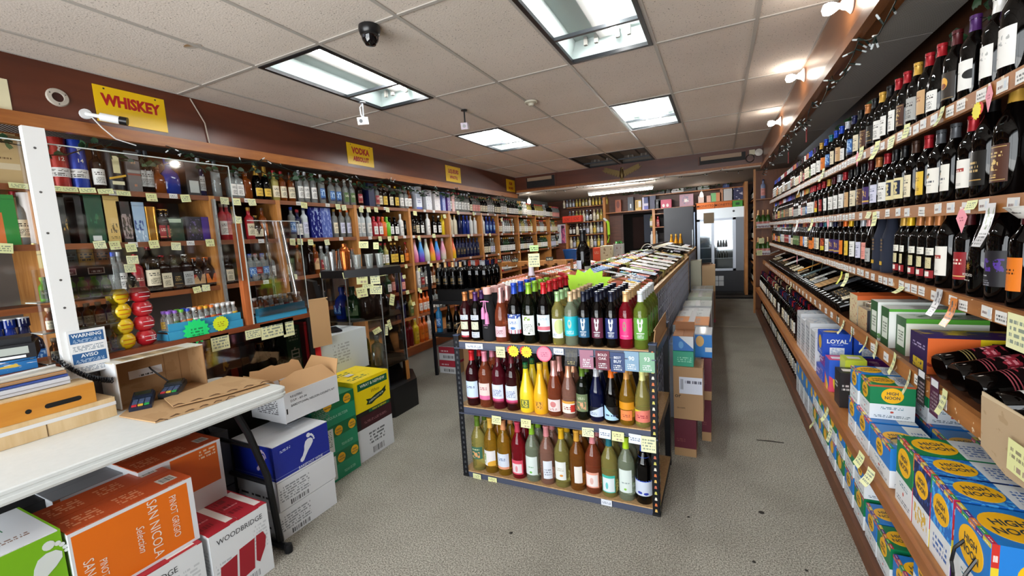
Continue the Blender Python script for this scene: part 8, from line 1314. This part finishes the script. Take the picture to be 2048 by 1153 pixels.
p = oz(1500, 310, 2.74); o = empty('emergency_light', T(.50, 8.14, 2.68)); tag(o, 'pale twin emergency light on the back soffit corner', 'emergency light'); MB().box(-.05, .03, 0, .05, -.04, .04).build('body', mat('c8c2a8', .5), o); MB().lathe([(.0001, 0), (.05, .0), (.056, .05), (.0001, .06)], 16, 0, T(.08, -.0, -.02) @ Matrix.Rotation(R(90), 4, 'X')).build('lamp_head', mat('d0ccc4', .4), o); MB().tube([(-.04+.06*math.cos(t*.5), -.0, -.09+.06*math.sin(t*.5)) for t in range(13)], .006).build('cable', mat('2a2a2a', .4), o)
# vents
for x0, x1, z0, z1, n_ in ((-3.5, -2.9, 2.535, 2.735, 'wooden-flapped air vent on the back soffit by the rum sign'), (-.29, .40, 2.585, 2.715, 'wooden-flapped air vent on the back soffit above the fridge aisle')):
    o = MB().box(x0, x1, 8.185, 8.2, z0, z1).build('air_vent', mat('120e0c', .6)); tag(o, n_, 'vent', 'vents on the back soffit'); MB().box(x0+.02, x1-.06, 8.17, 8.184, z1-.07, z1-.005).build('flap', mat('a08870', .5), o); MB().box(x0-.02, x0, 8.18, 8.2, z0-.01, z1+.01).box(x1, x1+.02, 8.18, 8.2, z0-.01, z1+.01).build('frame', mat('5a3020', .5), o)
# eagle
eg = empty('eagle_ornament', T(-1.60, 8.185, 2.60)); tag(eg, 'brass eagle ornament with spread wings on the back soffit', 'ornament'); br_ = mat('6a5634', .4, .7)
MB().lathe([(.0001, -.12), (.03, -.08), (.042, -.02), (.035, .04), (.02, .07), (.024, .09), (.015, .11), (.0001, .115)], 12, 0, Matrix.Diagonal((1, .6, 1, 1))).build('body', br_, eg); MB().poly([(-.05, -.16), (.05, -.16), (.025, -.07), (-.025, -.07)], .02, 0, T(0, -.01, 0)).build('tail', br_, eg); MB().poly([(0, .1), (.03, .1), (.035, .085), (.0, .08)], .014, 0, T(.01, -.012, 0)).build('beak', br_, eg)
for s in (-1, 1):
    for k in range(6):
        x0 = .03+.045*k; L2 = .12-.006*k; z1 = .02+.016*k; pts = [(x0, z1-.02), (x0+.09, z1+.01), (x0+.1, z1+.03), (x0-.01, z1+.03)]; pts = [(x0, z1+.03), (x0-.01, z1), (x0+.03, z1-L2*.7), (x0+.06, z1-L2*.5), (x0+.06, z1+.045)]
        P = [(s*x, z) for x, z in pts]; MB().poly(P if s < 0 else P[::-1][::-1], .012, 0, T(0, -.004*k*0-.002*(k % 2), 0)).build('feather', br_, eg)
    P = [(s*x, z) for x, z in ((.02, .02), (.2, .07), (.36, .1), (.33, .07), (.2, .035), (.03, -.02))]; MB().poly(P, .016, 0, T(0, -.008, 0)).build('wing', br_, eg)
# bulbs
bulb_m = mat((1, .93, .82), .5, emit=38)
for i, (px, py) in enumerate(((1701, 5), (1607, 150), (1561, 243))):
    p = ox(px, py, .63); q = ox((1645, 1575, 1538)[i], (12, 163, 245)[i], .5); c = Vector((.64, p.y, p.z)); d = (Vector((q.x, p.y, p.z-.01))-c).normalized(); Mb = Matrix.Translation(c) @ d.to_track_quat('Z', 'Y').to_matrix().to_4x4()
    o = MB().lathe([(.05, 0), (.052, .01), (.03, .03), (.024, .045), (.02, .05)], 16).build('bulb_holder', mat('e2e0dc', .3), None, Mb); tag(o, 'white porcelain socket with bare lit bulb, '+nth(i+1)+' from near end, wine wall soffit', 'wall light', 'bare bulbs on the soffit'); MB().lathe([(.012, .045), (.014, .06), (.028, .085), (.032, .105), (.026, .127), (.0001, .137)], 16).build('bulb', bulb_m, o); MB().lathe([(.054, -.004), (.058, 0), (.05, .006)], 16).build('wood_ring', mat('5a3420', .5), o)
for px, py, Y, nm in ((1058, 403, 8.9, 'bare bulb glaring under the low ceiling at the liquor wall corner'), (1403, 390, 10.8, 'bare bulb glaring before the shelf above the fridge')):
    p = oy(px, py, Y); o = MB().lathe([(.0001, -.05), (.03, -.04), (.036, -.01), (.026, .03), (.014, .05), (.0001, .052)], 14).build('hanging_bulb', bulb_m, None, T(p.x, Y, p.z)); tag(o, nm, 'lamp', 'hanging bulbs'); MB().cyl((0, 0, .05), (0, 0, .09), .018, 10).cyl((0, 0, .09), (0, 0, 2.5-p.z), .003, 5).build('cord', mat('c8c4bc', .5), o)
o = empty('tube_light', T(-1.78, 8.85, 2.345)); tag(o, 'lit fluorescent tube fitting hanging under the back soffit edge', 'ceiling light'); MB().box(-.64, .64, -.045, .045, .02, .06).build('tray', mat('e8e8e6', .4), o)
for y in (-.025, .025): MB().cyl((-.62, y, 0), (.62, y, 0), .018, 10).build('tube', mat((1, 1, .97), .5, emit=150), o)
for x in (-.5, .5): MB().cyl((x, 0, .06), (x, 0, .155), .004, 5).build('hanger', mat('9a9a98', .4), o)
# string cable on the left soffit
p0, p1 = ox(380, 197, -3.757), ox(420, 292, -3.75); o = MB().tube([p0, p0.lerp(p1, .5)+Vector((.01, .03, 0)), p1], .005).build('wall_cable', mat('a89a8c', .5)); tag(o, 'thin pale cable running down the soffit beside the whiskey sign', 'cable')
# ------------------------------------------------------------------ fairy lights and ivy
cordm, tip = mat('10201a', .5), mat('c8d0d2', .25)
LB = MB().lathe([(.0035, 0), (.0045, .012), (.0045, .03), (.0001, .034)], 6).mesh('fairy', [None]); leafg = [mat(c, .5) for c in ('1f3a22', '2a4a2c', '16301c')]; LV = MB().poly([(0, 0), (.012, .006), (.024, .0), (.03, .018), (.018, .032), (0, .045), (-.018, .032), (-.03, .018), (-.024, 0), (-.012, .006)], .001).mesh('leaf', [None])
def fairy(pts, label, n):
    o = MB().tube(pts, .003, 5).build('fairy_lights', cordm); tag(o, label, 'string lights', 'fairy light strings')
    for i in range(n):
        k = random.uniform(0, len(pts)-1.001); j = int(k); q = Vector(pts[j]).lerp(Vector(pts[j+1]), k-j); M = Matrix.Translation(q) @ Matrix.Rotation(random.uniform(0, 6.28), 4, 'Z') @ Matrix.Rotation(random.uniform(.6, 2.6), 4, 'X')
        link('light_socket', LB, o, M, cordm); link('light_bulb', LB, o, M @ T(0, 0, .022), tip)
def sagline(x, z, ya, yb_, step, sag, jig=.01):
    P = []; y = ya
    while y < yb_:
        for k in range(6): s = k/6; P.append((x+random.uniform(-jig, jig), y+step*s, z-sag*4*s*(1-s)+random.uniform(-jig, jig)))
        y += step
    return P
fairy(sagline(.64, 2.40, 1.6, 8.1, .62, .09), 'string of small white fairy lights drooping along the wine wall soffit trim', 75)
fairy(sagline(-3.73, 2.37, 1.9, 8.1, .8, .07, .006), 'string of small unlit fairy lights looped along the liquor wall soffit trim', 45)
fairy([(x, 8.16+random.uniform(-.01, .01), 2.45-.04*abs(math.sin(x*4))) for x in [(-3.6+.12*k) for k in range(34)]], 'string of fairy lights along the back soffit edge', 36)
def ivy(pts, label, n, spread):
    o = MB().tube(pts, .004, 5).build('ivy_garland', mat('2a2416', .6)); tag(o, label, 'garland', 'artificial ivy garlands')
    for i in range(n):
        k = random.uniform(0, len(pts)-1.001); j = int(k); q = Vector(pts[j]).lerp(Vector(pts[j+1]), k-j)+Vector([random.uniform(-spread, spread) for _ in 'xyz'])
        link('leaf', LV, o, Matrix.Translation(q) @ Matrix.Rotation(random.uniform(0, 6.28), 4, 'Z') @ Matrix.Rotation(random.uniform(-1.2, 1.2), 4, 'X') @ Matrix.Scale(random.uniform(.6, 1.1), 4), random.choice(leafg))
ivy(sagline(.97, 2.27, 1.9, 8.2, .5, .06, .02), 'dark green ivy garland trailing along the top of the wine wall', 280, .05)
ivy(sagline(-3.83, 2.31, 1.0, 8.2, .55, .08, .02), 'dark green ivy garland hanging above the liquor bottles', 230, .035)
ivy([(x, 11.1, 2.46+.02*math.sin(x*9)) for x in [(-2.2+.1*k) for k in range(26)]], 'dark ivy garland along the shelf above the doorway', 70, .03)
# gold vase of ivy and a lying bottle on the ledge
o = link('wine_bottle', body_mesh('burgundy', 20), None, T(.97, 2.36, 2.285) @ Matrix.Rotation(R(90), 4, 'X') @ Matrix.Rotation(R(90), 4, 'Z'), G_BLACK); o.scale = (1.25,)*3; tag(o, 'dark bottle with amber label lying on the ledge above the upper wine shelf', 'wine bottle'); link('label', lab_mesh('burgundy', .02, .11, 2.4), o, None, printm('c8962a', (('text', .2, .8, .4, .6, '8a5a1a', 1, 5),), .4))
o = MB().lathe([(.0001, 0), (.045, 0), (.06, .05), (.05, .11), (.06, .13), (.056, .13), (.045, .11)], 16).build('gold_vase', mat('b8862a', .3, .6), None, T(1.0, 1.98, 2.236)); tag(o, 'gold vase with variegated leaves above the upper wine shelf', 'vase'); [link('leaf', LV, o, T(random.uniform(-.05, .05), random.uniform(-.06, .06), random.uniform(.1, .18), random.random()*6, random.uniform(-1, 1)) @ Matrix.Scale(1.5, 4), mat('5a8a4a', .5)) for _ in range(10)]
for px, py, n_ in ((1617, 270, 'upper'), (1580, 315, 'farther')): p = ox(px, py, .82); o = MB().poly(rect_pts(.06, .14), .004).build('red_tag', mat('a01c1c', .5), None, T(.80, p.y, p.z, R(-90))); tag(o, n_+' red hang tag among the ivy over the wine wall', 'price tag'); MB().tube([(0, .002, .07), (0, .002, .1)], .002, 4).build('string', cordm, o)
# ------------------------------------------------------------------ notes hanging from the wine wall and the liquor wall
pinkm = printm('ee9aa8', (('text', .3, .7, .45, .65, 'b05a6a', 2, 5),), .6)
def wnote(px, py, X, w, h, kind, label):
    q = ox(px, py, X); M = T(X-.004, q.y, q.z, R(-90)+random.uniform(-.25, .25), 0, random.uniform(-.12, .12))
    if kind == 'kite':
        o = MB().poly([(0, h/2), (-w*.16, h*.42), (-w/2, h*.08), (0, -h/2), (w/2, h*.08), (w*.16, h*.42)], .001).build('price_kite', pinkm, None, M); tag(o, label, 'price tag', 'pink kite tags'); MB().box(-w*.12, w*.12, -.001, 0, h*.4, h*.5).build('tape', mat('e8d8d0', .3), o)
    else: note(M, w, h, {'y': note_mats[0], 'y2': note_mats[2], 'w': L_text('e6e4de'), 'fluo': mat('d8d83a', .5)}[kind], label, 'price tag', 'notes on the wine wall', random.choice((.01, .02, .03)))
WNOTES = [(1981, 195, .75, .05, .085, 'kite', 'pink kite tag hanging from the upper wine shelf lip'), (1887, 232, .75, .05, .065, 'y', ''), (1816, 262, .75, .045, .06, 'y', ''), (1786, 285, .75, .05, .06, 'y2', ''), (1757, 300, .75, .045, .09, 'y', ''), (1716, 318, .75, .05, .09, 'kite', 'pink kite tag far along the upper wine shelf'), (1725, 308, .75, .05, .08, 'y', ''), (1648, 350, .75, .05, .1, 'y2', ''), (1600, 380, .75, .05, .1, 'w', ''), (1581, 395, .75, .05, .09, 'kite', 'pink kite tag near the end of the upper wine shelf'), (1926, 440, .75, .06, .09, 'kite', 'pink kite tag in front of copper capsules on the third shelf'), (1948, 410, .75, .055, .03, 'y', ''), (1752, 438, .75, .05, .075, 'y', ''), (1740, 430, .75, .05, .035, 'y2', ''), (1657, 448, .75, .05, .08, 'kite', 'pink kite tag under the second wine shelf'), (1626, 450, .75, .05, .1, 'y', ''), (1596, 452, .75, .045, .12, 'w', ''), (1572, 452, .75, .05, .08, 'kite', 'small pink kite tag at the second shelf end'), (1806, 580, .75, .07, .03, 'y', ''), (1685, 556, .75, .05, .085, 'fluo', ''), (1696, 560, .75, .05, .085, 'y', ''), (1646, 535, .75, .05, .08, 'y', ''), (1627, 530, .75, .05, .1, 'y2', ''), (1595, 520, .75, .05, .1, 'kite', 'pink kite tag over the sloping bottles'), (1585, 572, .66, .04, .07, 'y', ''), (1676, 640, .66, .045, .075, 'y', ''), (1689, 655, .66, .045, .08, 'y2', ''), (1706, 670, .66, .04, .08, 'y', ''), (1736, 690, .66, .05, .085, 'y', ''), (1755, 700, .66, .045, .08, 'y2', ''), (1792, 728, .66, .05, .09, 'y', ''), (1822, 765, .66, .05, .095, 'y2', ''), (1893, 805, .66, .05, .08, 'y', ''), (1632, 845, .545, .04, .09, 'y', ''), (1657, 830, .545, .04, .08, 'y', ''), (1664, 868, .545, .04, .09, 'y2', ''), (1725, 920, .545, .05, .06, 'y', ''), (1745, 955, .545, .05, .065, 'y2', '')]
cn = 0
for px, py, X, w, h, k, lab in WNOTES:
    cn += 1; wnote(px, py, X, w, h, k, lab or {'y': 'yellow note', 'y2': 'pale yellow note', 'w': 'white slip', 'fluo': 'fluorescent yellow note'}[k]+' hanging from the '+{.75: 'wine shelf lips', .66: 'display shelf lip', .545: 'low seltzer shelf lip'}[X]+', '+nth(cn)+' counting down and away')
for px, py, w, h, m_, lab in ((2040, 668, .12, .1, note_mats[2], 'largest yellow note at the near end of the third wine shelf lip'), (2040, 925, .1, .08, note_mats[1], 'yellow note covered in writing below the torn cardboard')):
    q = ox(px, py, .735 if py < 800 else .64); note(T(q.x, q.y, q.z, R(-90)), w, h, m_, lab, 'price tag')
for px, py, z0, n_ in ((1878, 605, .1, 'grey photo leaflet curled over the third wine shelf lip'), (1907, 625, .1, 'orange photo leaflet hanging from the third wine shelf lip'), (1980, 450, .13, 'white leaflet with green photo hanging from the second wine shelf lip')):
    q = ox(px, py, .742); note(T(q.x, q.y, q.z, R(-90)), .05, z0, printm('c8c6c8' if 'orange' not in n_ else 'd8823a', (('photo', .1, .9, .4, .9, '6a7a5a' if 'green' in n_ else '5a5a60', .52, 4), ('text', .1, .9, .05, .35, '6a6a6a', 4, 8)), .3), n_, 'leaflet', None, .03)
for px, py, c, n_ in ((1842, 775, '1c1a1c', 'black wine info card clipped to the display shelf lip'), (1868, 795, '4a1838', 'purple wine card with glass picture clipped to the display shelf lip')):
    q = ox(px, py, .655); o = note(T(q.x, q.y, q.z, R(-90)), .065, .13, printm(c, (('rect', .1, .9, .78, .97, 'd8dade'), ('text', .1, .9, .1, .7, '8a7a80', 6, 8)), .4), n_, 'price tag', None, .0)
q = ox(1955, 222, .745); o = MB().poly(burst_pts(.028, 12, .8), .001).build('price_burst', mat('e8d81a', .5), None, T(.742, q.y, q.z, R(-90))); tag(o, 'yellow and red starburst tag beside the pink kite of the upper shelf', 'price tag'); flat(disc_pts(.02, 14), mat('c81c24', .5), o, T(.018, .001, .004), 'red_disc')
q = ox(2035, 425, .70); o = MB().lathe([(.0001, .0), (.03, .004), (.055, .03), (.058, .034), (.05, .032), (.0001, .008)], 20).build('serving_dish', printm('d8d6d0', (('photo', 0, 1, .3, .7, '2a2a2a', .55, 9),), .35), None, T(.735, q.y, q.z-.02)); tag(o, 'small white patterned dish tucked below the second wine shelf lip', 'dish'); MB().lathe([(.056, .031), (.06, .034), (.057, .036)], 20).build('rim', mat('d8d6d0', .3), o)
lc = 0
def lnote(px, py, w=.07, h=.065, k=0):
    global lc
    lc += 1; q = ox(px, py, LX+.02); note(T(LX+.02, q.y, q.z, R(90)+random.uniform(-.1, .1), 0, random.uniform(-.12, .12)), w, h, note_mats[k] if k < 3 else L_text('dcdade'), ('yellow note' if k < 3 else 'white strip')+' on the liquor shelf lips, '+nth(lc)+' reading from the top and the counter', 'price tag', 'notes on the liquor wall', .006)
for px, py in ((37, 372), (108, 377), (139, 379), (175, 381), (211, 383), (247, 387)): lnote(px, py, .085, .035)
for px, py in ((303, 395), (371, 397), (449, 402), (473, 404), (504, 405), (608, 411), (676, 414), (688, 416), (722, 420), (737, 420), (752, 420), (775, 420), (830, 427), (889, 433), (916, 426), (947, 428), (1003, 440)): lnote(px, py, .07, .06, random.randrange(3))
for px, py in ((10, 497), (200, 491), (230, 491), (262, 496), (308, 489), (352, 493), (420, 486), (585, 485), (600, 484), (621, 485), (654, 485), (760, 478), (779, 478), (792, 477), (838, 476), (868, 472), (937, 473), (980, 470)): lnote(px, py, .065, .06, random.randrange(3))
for px, py in ((412, 576), (394, 580), (644, 551), (659, 548), (589, 554), (812, 533), (838, 540), (862, 530), (815, 585), (808, 554), (838, 580), (827, 608), (841, 583), (876, 625)): lnote(px, py, .06, .05, random.randrange(3))
for px, py in ((265, 520), (260, 537), (475, 440), (830, 700)): lnote(px, py, .07, .06, 2)
# ------------------------------------------------------------------ everything smaller: joined
def join_far(rows, name, label, cat):
    mats, idx, mb = [], {}, MB()
    def mi(m):
        if m not in idx: idx[m] = len(mats); mats.append(m)
        return idx[m]
    for k, M, gl, cap, lab in rows:
        mb.lathe(PROF[k][1], 8, mi(gl), M)
        z0, z1 = CAPZ[k]; rr = max(r for r, z in PROF[k][1][-4:])+.0012; mb.lathe([(radius_at(k, z0)+.001, z0), (rr, z1), (.0001, z1+.0004)], 6, mi(cap), M)
        if lab is not None:
            a, b_, h = LZ[k]; n0 = len(mb.f); mb.lathe([(PROF[k][0]+.001, a), (PROF[k][0]+.001, b_)], 4, mi(lab), M, 0, (-math.pi/2-h, -math.pi/2+h))
            for j in range(4): mb.uv[n0+j] = ((j/4, 0), ((j+1)/4, 0), ((j+1)/4, 1), (j/4, 1))
    o = mb.build(name, mats); tag(o, label, cat, None, 'stuff')
join_far(far['x'], 'wine_bottles', 'remaining smaller wine bottles of the far shelves and wire islands', 'wine bottles')
join_far(farl, 'liquor_bottles', 'remaining smaller liquor bottles at the far shelves', 'liquor bottles')
print('WINE', n_wine, 'LIQ', liq_n, 'OBJ', len(COL.objects))
